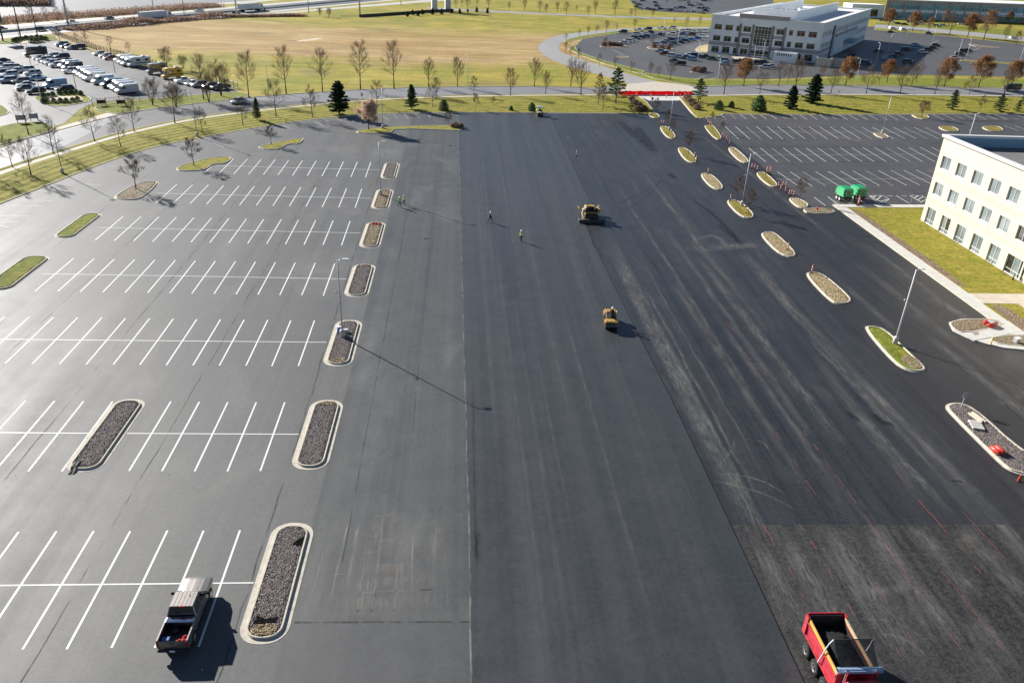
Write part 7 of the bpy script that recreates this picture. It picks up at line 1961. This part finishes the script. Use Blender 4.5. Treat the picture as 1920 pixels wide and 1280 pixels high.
# ------------------------------------------------------------------ two green trailers
def trailer(loc, rz, label):
    e = empty('waste_trailer', loc, rz, label, 'trailer', 'green trailers at the walkway')
    b = MB(); b.loft([[(-1.35, -1.0, .95), (-1.35, 1.0, .95), (-1.25, 1.05, 2.25), (-1.25, -1.05, 2.25)], [(.9, -1.0, .95), (.9, 1.0, .95), (1.0, 1.05, 2.35), (1.0, -1.05, 2.35)], [(1.5, -.9, 1.2), (1.5, .9, 1.2), (1.45, .85, 2.1), (1.45, -.85, 2.1)]]); b.build('body', M['green_paint'], e)
    r_ = MB(); r_.loft([[(-1.25, -1.0, 2.26), (-1.25, 1.0, 2.26), (-1.15, .75, 2.48), (-1.15, -.75, 2.48)], [(.95, -1.0, 2.36), (.95, 1.0, 2.36), (.85, .75, 2.56), (.85, -.75, 2.56)]]); r_.build('lid', M['green_paint'], e)
    rp = MB(); rp.box(-1.42, -1.37, -.8, .8, 1.1, 2.05); rp = rp.build('rear_panel', M['sign_green'], e)
    for y in (-.55, 0, .5): MB().cbox((-1.44, y, 1.7-.2*abs(y)), (.05, .16, .14), 0, .02).build('gauge', M['reflective' if y else 'lamp_red'], rp)
    MB().box(-1.5, 2.4, -.5, .5, .62, .8).build('chassis', M['metal_dark'], e)
    MB().box(-1.55, -1.42, -1.0, 1.0, .6, .85).build('bumper', M['trim_black'], e)
    dw = MB(); dw.tube([(1.4, 0, .7), (2.9, 0, .55)], .07, 6); dw.tube([(2.7, 0, .55), (2.7, 0, .0)], .05, 6); dw.build('drawbar', M['metal_dark'], e)
    for x in (-.5, .45):
        for s in (-1, 1):
            wo = MB().lathe([(.22, -.12), (.38, -.12), (.4, -.08), (.4, .08), (.38, .12), (.22, .12)], 18, 0, (0, 0, 0), 'y').build('wheel', M['tyre'], e, True); wo.location = (x, s*1.0, .4)
            MB().lathe([(.03, -.13), (.24, -.125), (.24, .125), (.03, .13)], 14, 0, (0, 0, 0), 'y').build('rim', M['metal_white'], wo)
    return e
g = G(1583, 378); trailer((g.x+.1, g.y+1.0, .04), radians(98), 'green waste trailer with two axles, farther from the cream building')
g = G(1609, 376); trailer((g.x+.1, g.y+1.0, .04), radians(98), 'green waste trailer with two axles beside the striped bay')

# ------------------------------------------------------------------ red barrier at the entrance
bq = [g2(1158, 178.5), g2(1180, 178), g2(1200, 178), g2(1225, 178.3), g2(1250, 178.2), g2(1272, 178.2), g2(1284, 178.6), g2(1298, 178.5)]
bar = empty('barrier_fence', (bq[0][0], bq[0][1], 0), 0, 'long red barrier cloth strung across the closed entrance', 'barrier')
m_ = MB(); N_ = 60
for i in range(N_+1):
    f = i/N_*(len(bq)-1); k = min(len(bq)-2, int(f)); u = f-k
    x = bq[k][0]*(1-u)+bq[k+1][0]*u; y = bq[k][1]*(1-u)+bq[k+1][1]*u + .12*sin(i*.9)
    zt = 1.2-.12*sin(pi*u)
    for d in (0, .05): m_.v += [(x, y+d, .06), (x, y+d+.05*sin(i*1.7), zt*.5), (x, y+d, zt)]
for i in range(N_):
    a = i*6
    for (p, q) in ((0, 1), (1, 2)): m_.f += [(a+p, a+6+p, a+6+q, a+q), (a+3+q, a+9+q, a+9+p, a+3+p)]
    m_.f.append((a+2, a+8, a+11, a+5)); m_.m += [0]*5
o = m_.build('cloth', M['fence_red'], bar); o.location = (-bq[0][0], -bq[0][1], 0)
for p in bq:
    o = MB().tube([(p[0], p[1]+.12, 0), (p[0], p[1]+.12, 1.3)], .04, 6).build('post', M['metal_dark'], bar); o.location = (-bq[0][0], -bq[0][1], 0)

# ------------------------------------------------------------------ red and white channel markers, cones
def make_marker(h=1.1):
    root = empty('channel_marker', (0, 0, 0))
    MB().lathe([(.24, 0), (.24, .05), (.12, .08), (.08, .1)], 8).build('base', M['trim_black'], root)
    MB().lathe([(.085, .09), (.085, h), (.05, h+.03), (.05, h+.1), (.02, h+.12)], 10).build('post', M['plastic_orange'], root, True)
    for z in (.42, .78):
        MB().lathe([(.089, z), (.089, z+.16)], 10).build('band', M['reflective'], root, True)
    return root
mk0 = make_marker(); mk_first = [True]
def marker(px, label, group, z=.04, s=1.0):
    o = mk0 if mk_first[0] else copy_tree(mk0)
    mk_first[0] = False
    g = G(*px); o.location = (g.x, g.y, z); o.scale = (s, s, s); o.rotation_euler = (0, 0, RNG.uniform(0, 6))
    tag(o, label, 'marker', group)
GM = 'red markers along the drive'
for px in [(1316, 218), (1320, 222), (1324, 227), (1327, 232), (1330, 235), (1333, 237)]: marker(px, 'red and white channel marker between the verge corner and the first rear island', GM)
for px in [(1353, 258), (1357, 260.5), (1361, 264), (1364, 268), (1367, 272)]: marker(px, 'red and white channel marker between the first and second rear islands', GM)
for px in [(1404, 306), (1409, 316.5), (1414, 318), (1419, 321)]: marker(px, 'red and white channel marker between the second and third rear islands', GM)
for px in [(1437, 327), (1440, 327.5), (1443, 327)]: marker(px, 'red channel marker in the tight trio on the third rear island', GM, .15, 1.25)
for px in [(1459, 352), (1463, 357), (1467, 351), (1473, 351), (1472, 361), (1479, 367), (1483, 367.5), (1487, 369)]: marker(px, 'red and white channel marker between the third rear island and the bushy sapling', GM)
for px in [(1193, 182), (1220, 183), (1249, 183.5), (1275, 183), (1284, 181)]: marker(px, 'red and white channel marker standing along the red barrier', GM)
marker((1240, 233), 'red marker of the pair behind the lamp post island nearest the barrier', GM, .05); marker((1244, 234), 'red marker of the pair behind the lamp post island nearest the barrier', GM, .05)
marker((1302, 296), 'red marker beside the sapling trunk on the second drive island', GM, .15); marker((1305, 303), 'red marker on the second drive island at its near kerb', GM, .15)
marker((1369, 377), 'single red marker at the far tip of the lamp post island', GM, .15); marker((1398, 401), 'short red marker at the foot of a sapling on the drive island', GM, .15, .8)
marker((1081, 293), 'single red marker standing alone on the black base', GM, .03, 1.1)
marker((1521, 514), 'red marker at the far tip of the straw and grass island', GM, .15, 1.1); marker((1476, 471), 'orange marker on the bare straw island', GM, .15, 1.1)
marker((1608, 387), 'red marker in front of the green trailers', GM, .16, 1.5)
marker((1327, 327), 'red marker at the far tip of the straw covered island', GM, .15)
cn = empty('traffic_cone', (*g2(1910, 902), .035), 0, 'orange traffic cone below the tip of the pinkish gravel island', 'cone')
MB().cbox((0, 0, .02), (.4, .4, .04), 0, .01).build('base', M['trim_black'], cn)
MB().lathe([(.15, .04), (.035, .72), (.03, .74)], 16).build('cone', M['plastic_orange'], cn, True)
# ------------------------------------------------------------------ loose things on the right
def red_barrier(loc, rz, label, tilt=0.0, panel=False):
    e = empty('water_barrier', loc, rz, label, 'barrier'); e.rotation_euler = (tilt, 0, rz)
    for s in (-1, 1):
        m = MB(); m.lathe([(.16, -.55), (.23, -.48), (.25, 0), (.23, .48), (.16, .55)], 14, 0, (0, s*.24, .25), 'x'); m.build('shell', M['plastic_red'], e, True)
    MB().cbox((0, 0, .22), (.9, .3, .2), 0, .03).build('web', M['plastic_red'], e)
    for x in (-.5, .5): MB().tube([(x, -.42, .25), (x, .42, .25)], .05, 8).build('lug', M['plastic_orange'], e)
    if panel: MB().box(-.3, .3, -.25, .25, .5, .515).build('label_panel', M['plate_white'], e)
    return e
g = G(1868, 850); red_barrier((g.x, g.y, .17), radians(100), 'red plastic water barrier lying on the pinkish gravel island')
bpy.context.view_layer.update()
g = G(1853, 612); e = red_barrier((g.x, g.y, .22), radians(25), 'red plastic barrier with a white panel tipped over the mulch corner', radians(12), True); e.scale = (1.25, 1.3, 1.1)
g = G(1801, 766)
e = empty('sign_post', (g.x, g.y, .14), radians(15), 'small double sign seen from behind on the pinkish gravel island', 'sign')
MB().tube([(0, 0, 0), (0, 0, 1.75)], .03, 6).build('post', M['metal_white'], e)
for s in (-1, 1): MB().box(s*.2-.17, s*.2+.17, -.05, -.03, 1.25, 1.8).build('panel', M['sign_back'], e)
g = G(1829, 801)
e = empty('slab_stack', (g.x, g.y, .15), radians(-18), 'stack of flat grey concrete slabs on the pinkish gravel island', 'slabs')
for k in range(3): MB().cbox((0.02*k, .55-.55*k, .12+.01*k), (1.1, .5, .18), 0, .02).build('slab', M['concrete'], e)
g = G(1830, 786)
e = empty('timber_bundle', (g.x, g.y, .16), radians(100), 'bundle of pale split timber on the pinkish gravel island', 'timber')
rl = random.Random(8)
for k in range(9): MB().tube([(-.8+rl.uniform(-.2, .2), -.3+.075*k, .07+.1*(k % 3 == 1)), (.8+rl.uniform(-.2, .2), -.32+.08*k, .07+.1*(k % 3 == 1))], .06, 6).build('log', M['block_wall'], e)
g = G(1531, 397)
e = empty('fire_hydrant', (g.x, g.y, .14), 0, 'red fire hydrant in the mulch by the walkway corner', 'hydrant')
MB().lathe([(.17, 0), (.17, .05), (.11, .08), (.11, .55), (.14, .57), (.13, .66), (.05, .74), (.03, .8)], 14).build('barrel', M['plastic_red'], e, True)
for s in (-1, 1): MB().tube([(s*.1, 0, .42), (s*.2, 0, .42)], .06, 8).build('outlet', M['plastic_red'], e)
g = G(1857, 647)
e = empty('bollard', (g.x, g.y, .03), .2, 'yellow bollard at the kerb of the curved mulch bed', 'bollard')
MB().lathe([(.07, 0), (.07, 1.0), (.04, 1.05)], 10).build('post', M['sign_yellow'], e, True); MB().lathe([(.12, 0), (.12, .04)], 10).build('foot', M['metal_dark'], e)
g = G(1905, 644)
e = empty('utility_box', (g.x, g.y, .15), .3, 'small pale utility box on the curved mulch bed', 'box')
MB().cbox((0, 0, .3), (.7, .5, .6), 0, .04).build('cabinet', M['metal_grey'], e); MB().cbox((0, 0, .62), (.8, .6, .05), 0, .02).build('lid', M['metal_white'], e)
for px, lb in (((1706, 385), 'slim grey parking sign at the striped bay'), ((1736, 383), 'slim grey parking sign nearest the cream building')):
    g = G(*px); e = empty('sign_post', (g.x, g.y, .12), 0, lb, 'sign')
    MB().tube([(0, 0, 0), (0, 0, 2.0)], .03, 6).build('post', M['metal_grey'], e); MB().box(-.16, .16, -.045, -.03, 1.5, 2.0).build('panel', M['sign_back'], e)
g = G(1898, 527); e = empty('bollard_light', (g.x, g.y, .13), 0, 'black bollard light at the corner of the lawn path', 'bollard')
MB().lathe([(.09, 0), (.09, .95), (.1, .96), (.1, 1.05), (.02, 1.08)], 12).build('post', M['trim_black'], e, True); MB().lathe([(.085, .82), (.094, .84), (.094, .92), (.085, .94)], 12).build('lens', M['lamp_glass'], e, True)
# barrel and box at the lamp post, cloth, sheet, branch
g = G(637, 627); e = empty('barrel', (g.x, g.y, .16), 0, 'dark blue barrel with a white lid beside the lamp post', 'barrel')
MB().lathe([(.25, 0), (.27, .3), (.25, .34), (.27, .38), (.25, .85)], 16).build('drum', M['sign_blue'], e, True); MB().lathe([(.27, .851), (.27, .9), (.1, .93)], 16).build('lid', M['metal_white'], e)
g = G(649, 625); e = empty('electrical_box', (g.x, g.y, .16), .2, 'low white electrical box behind the lamp post base', 'box'); MB().cbox((0, 0, .2), (.5, .4, .4), 0, .03).build('case', M['metal_white'], e); MB().cbox((0, -.21, .2), (.3, .02, .25)).build('door', M['metal_grey'], e)
g = G(706, 422); r = random.Random(4); m_ = MB(); n = 7
for i in range(n):
    for j in range(n): m_.v.append(((i-3)*.22+r.uniform(-.06, .06), (j-3)*.15+r.uniform(-.05, .05), .04+r.uniform(0, .16)))
for i in range(n-1):
    for j in range(n-1): m_.f.append((i*n+j, i*n+j+1, (i+1)*n+j+1, (i+1)*n+j)); m_.m.append(0)
o = m_.build('cloth', M['plastic_red']); o.location = (g.x, g.y, .14); tag(o, 'crumpled red cloth lying on a mulched island', 'cloth')
g = G(139, 879); m_ = MB()
for i in range(9):
    for j in range(5): m_.v.append((j*.11-.2+r.uniform(-.05, .05), 1.0-i*.22+r.uniform(-.04, .04), (.2 if i < 5 else .2-.05*(i-4))*1.0+r.uniform(0, .08)))
for i in range(8):
    for j in range(4): m_.f.append((i*5+j, i*5+j+1, i*5+j+6, i*5+j+5)); m_.m.append(0)
o = m_.build('plastic_sheet', M['tarp']); o.location = (g.x, g.y, .02); tag(o, 'crumpled black plastic sheet over the kerb of a gravel island', 'sheet')
g = G(801, 448); o = MB().tube([(-.5, 0, .03), (0, .1, .05), (.6, 0, .03)], [.03, .025, .01], 5).tube([(-.5, 0, .03), (-.6, .5, .06)], [.02, .008], 5).build('branch', M['bark']); o.location = (g.x, g.y, .035); tag(o, 'small fallen branch lying on the grey aisle', 'branch')

# ------------------------------------------------------------------ fences, signs and walls of the background
def fence(pts, h, label, step=2.4):
    P_ = [G(*p) for p in pts]
    root = empty('picket_fence', P_[0], 0, label, 'fence')
    off = -P_[0]; off = Vector((off.x, off.y, 0))
    pk_ = MB(); rl_ = MB()
    for i in range(len(P_)-1):
        a, b = P_[i], P_[i+1]; L = (b-a).length; d = (b-a)/L
        n = max(1, int(L/step))
        for k in range(n+(1 if i == len(P_)-2 else 0)):
            q = a+d*(L*k/n)+off
            MB().box(q.x-.05, q.x+.05, q.y-.05, q.y+.05, 0, h+.1).build('post', M['metal_dark'], root)
        for z in (.25, h-.15): rl_.tube([a+off+Vector((0, 0, z)), b+off+Vector((0, 0, z))], .03, 4)
        m = int(L/.28)
        for k in range(m):
            q = a+d*(L*k/m)+off; pk_.box(q.x-.013, q.x+.013, q.y-.013, q.y+.013, .08, h)
    rl_.build('rail', M['metal_dark'], root); tag(pk_.build('pickets', M['metal_dark'], root), kind='stuff')
    return root
fence([(174, 200), (225, 195), (350, 182)], 1.9, 'dark metal picket fence between the fenced lot and the road')
fence([(412, 156), (430, 162), (447, 168)], 2.0, 'short dark picket fence at the meadow corner of the fenced lot')
fence([(98, 64), (140, 80), (190, 97), (240, 110), (300, 127), (330, 136)], 2.0, 'dark picket fence between the fenced lot and the meadow')
fence([(1405, 128.5)]*0+[(640, 32), (680, 31.5)], .9, 'low dark guard fence near the far steel pole')
for px, w, lb in (((41, 231), 5.0, 'blue grey sign board on the green corner by the lot entrance'), ((65, 228), 4.6, 'blue grey sign board on the green corner by the lot entrance')):
    g = G(*px); e = empty('sign_board', (g.x, g.y, .1), radians(25), lb, 'sign', 'sign boards on the green corner'); w *= .40
    for s in (-1, 1): MB().box(s*w*.38-.07, s*w*.38+.07, -.07, .07, 0, 1.9).build('post', M['metal_dark'], e)
    MB().box(-w/2, w/2, -.13, -.075, .6, 1.7).build('panel', M['sign_back'], e)
for px, lb in (((191, 199), 'small dark notice board at the open end of the fence'), ((228, 199), 'wide dark notice board in front of the fence')):
    g = G(*px); e = empty('sign_board', (g.x, g.y, .1), radians(20), lb, 'sign')
    for s in (-1, 1): MB().box(s*.9-.05, s*.9+.05, -.05, .05, 0, 1.6).build('post', M['metal_dark'], e)
    MB().box(-1.0, 1.0, -.1, -.055, .5, 1.4).build('panel', M['trim_black'], e)
g = G(1807, 171)
e = empty('road_sign', (g.x, g.y, .1), radians(-25), 'bright yellow road sign on a post by the road near brown trees', 'sign')
MB().tube([(0, 0, 0), (0, 0, 3.0)], .05, 6).build('post', M['metal_grey'], e)
MB().prism([(0, 0)]*0+[(-.62, -.09), (.62, -.09), (.62, -.06), (-.62, -.06)], 1.6, 2.85).build('panel', M['sign_yellow'], e).rotation_euler = (0, 0, 0)
MB().box(-.45, .45, -.09, -.06, .7, 1.5).build('plaque', M['sign_yellow'], e)
for px, m, lb in (((1209, 188), 'sign_blue', 'small blue sign at the kerb of the entrance near brown shrubs'), ((1222, 197), 'sign_blue', 'blue sign on the sapling tip of the entrance'), ((679, 190), 'metal_grey', 'plain sign post on the footpath'), ((1278+292, 183), 'metal_white', 'short white utility post on the rear lot verge')):
    g = G(*px); e = empty('sign_post', (g.x, g.y, .1), 0, lb, 'sign')
    MB().tube([(0, 0, 0), (0, 0, 2.1)], .04, 6).build('post', M['metal_grey'], e); MB().box(-.3, .3, -.06, -.04, 1.3, 2.1).build('panel', M[m], e)
g = G(6, 78); e = empty('highway_sign', (g.x, g.y, 0), radians(60), 'green highway sign on a tall post by the fenced lot', 'sign')
MB().tube([(0, 0, 0), (0, 0, 11)], .3, 8).build('post', M['metal_dark'], e); MB().box(-4.5, 1.2, -.4, -.3, 6.5, 10.5).build('panel', M['sign_green'], e)
for px, lb in (((815, 20), 'tall grey pillar of the gateway by the far road'), ((840, 21), 'tall grey pillar of the gateway by the far road')):
    g = G(*px); e = empty('gateway_pillar', (g.x, g.y, 0), .2, lb, 'pillar', 'gateway pillars by the far road')
    MB().box(-1.5, 1.5, -1.5, 1.5, 0, 16).build('shaft', M['metal_grey'], e); MB().box(-2.0, 2.0, -2.0, 2.0, 0, 1.0).build('plinth', M['concrete'], e); MB().box(-1.9, -1.51, -1.5, 1.5, 0, 16).build('edge_panel', M['metal_white'], e)
wl = [G(*p) for p in ((674, 33), (720, 30), (762, 27), (800, 24), (850, 22))]
e = empty('retaining_wall', wl[0], 0, 'low dark retaining wall at the far edge of the meadow', 'wall')
for i in range(len(wl)-1):
    a, b = wl[i]-wl[0], wl[i+1]-wl[0]; d = (b-a).normalized(); n_ = Vector((-d.y, d.x, 0))*.25
    MB().prism([((a-n_).x, (a-n_).y), ((b-n_).x, (b-n_).y), ((b+n_).x, (b+n_).y), ((a+n_).x, (a+n_).y)], 0, 1.5).build('wall_section', M['metal_dark'], e)
# tiny litter and pebbles on the asphalt, too small to pick apart
r = random.Random(12); m_ = MB()
for _ in range(150):
    x, y = r.uniform(-40, 66), r.uniform(30, 140); s = r.uniform(.015, .035)
    z = .08 if 0 < x < 22 else .037
    m_.add([(x-s, y-s, z), (x+s, y-s*.6, z), (x+s*.7, y+s, z), (x-s*.8, y+s, z), (x, y, z+s)], [(0, 1, 4), (1, 2, 4), (2, 3, 4), (3, 0, 4)])
tag(m_.build('litter', M['stone']), kind='stuff')
# straw left at the near end of the green lamp island
st_ = [g2(*p) for p in ((1690, 668), (1712, 669), (1731, 688), (1722, 693), (1702, 690), (1690, 680))]
tag(stone_mesh(ccw(chaikin(st_, 1)), 900, .165, .05, .12, 77, .5).build('straw', M['chip']), kind='stuff')
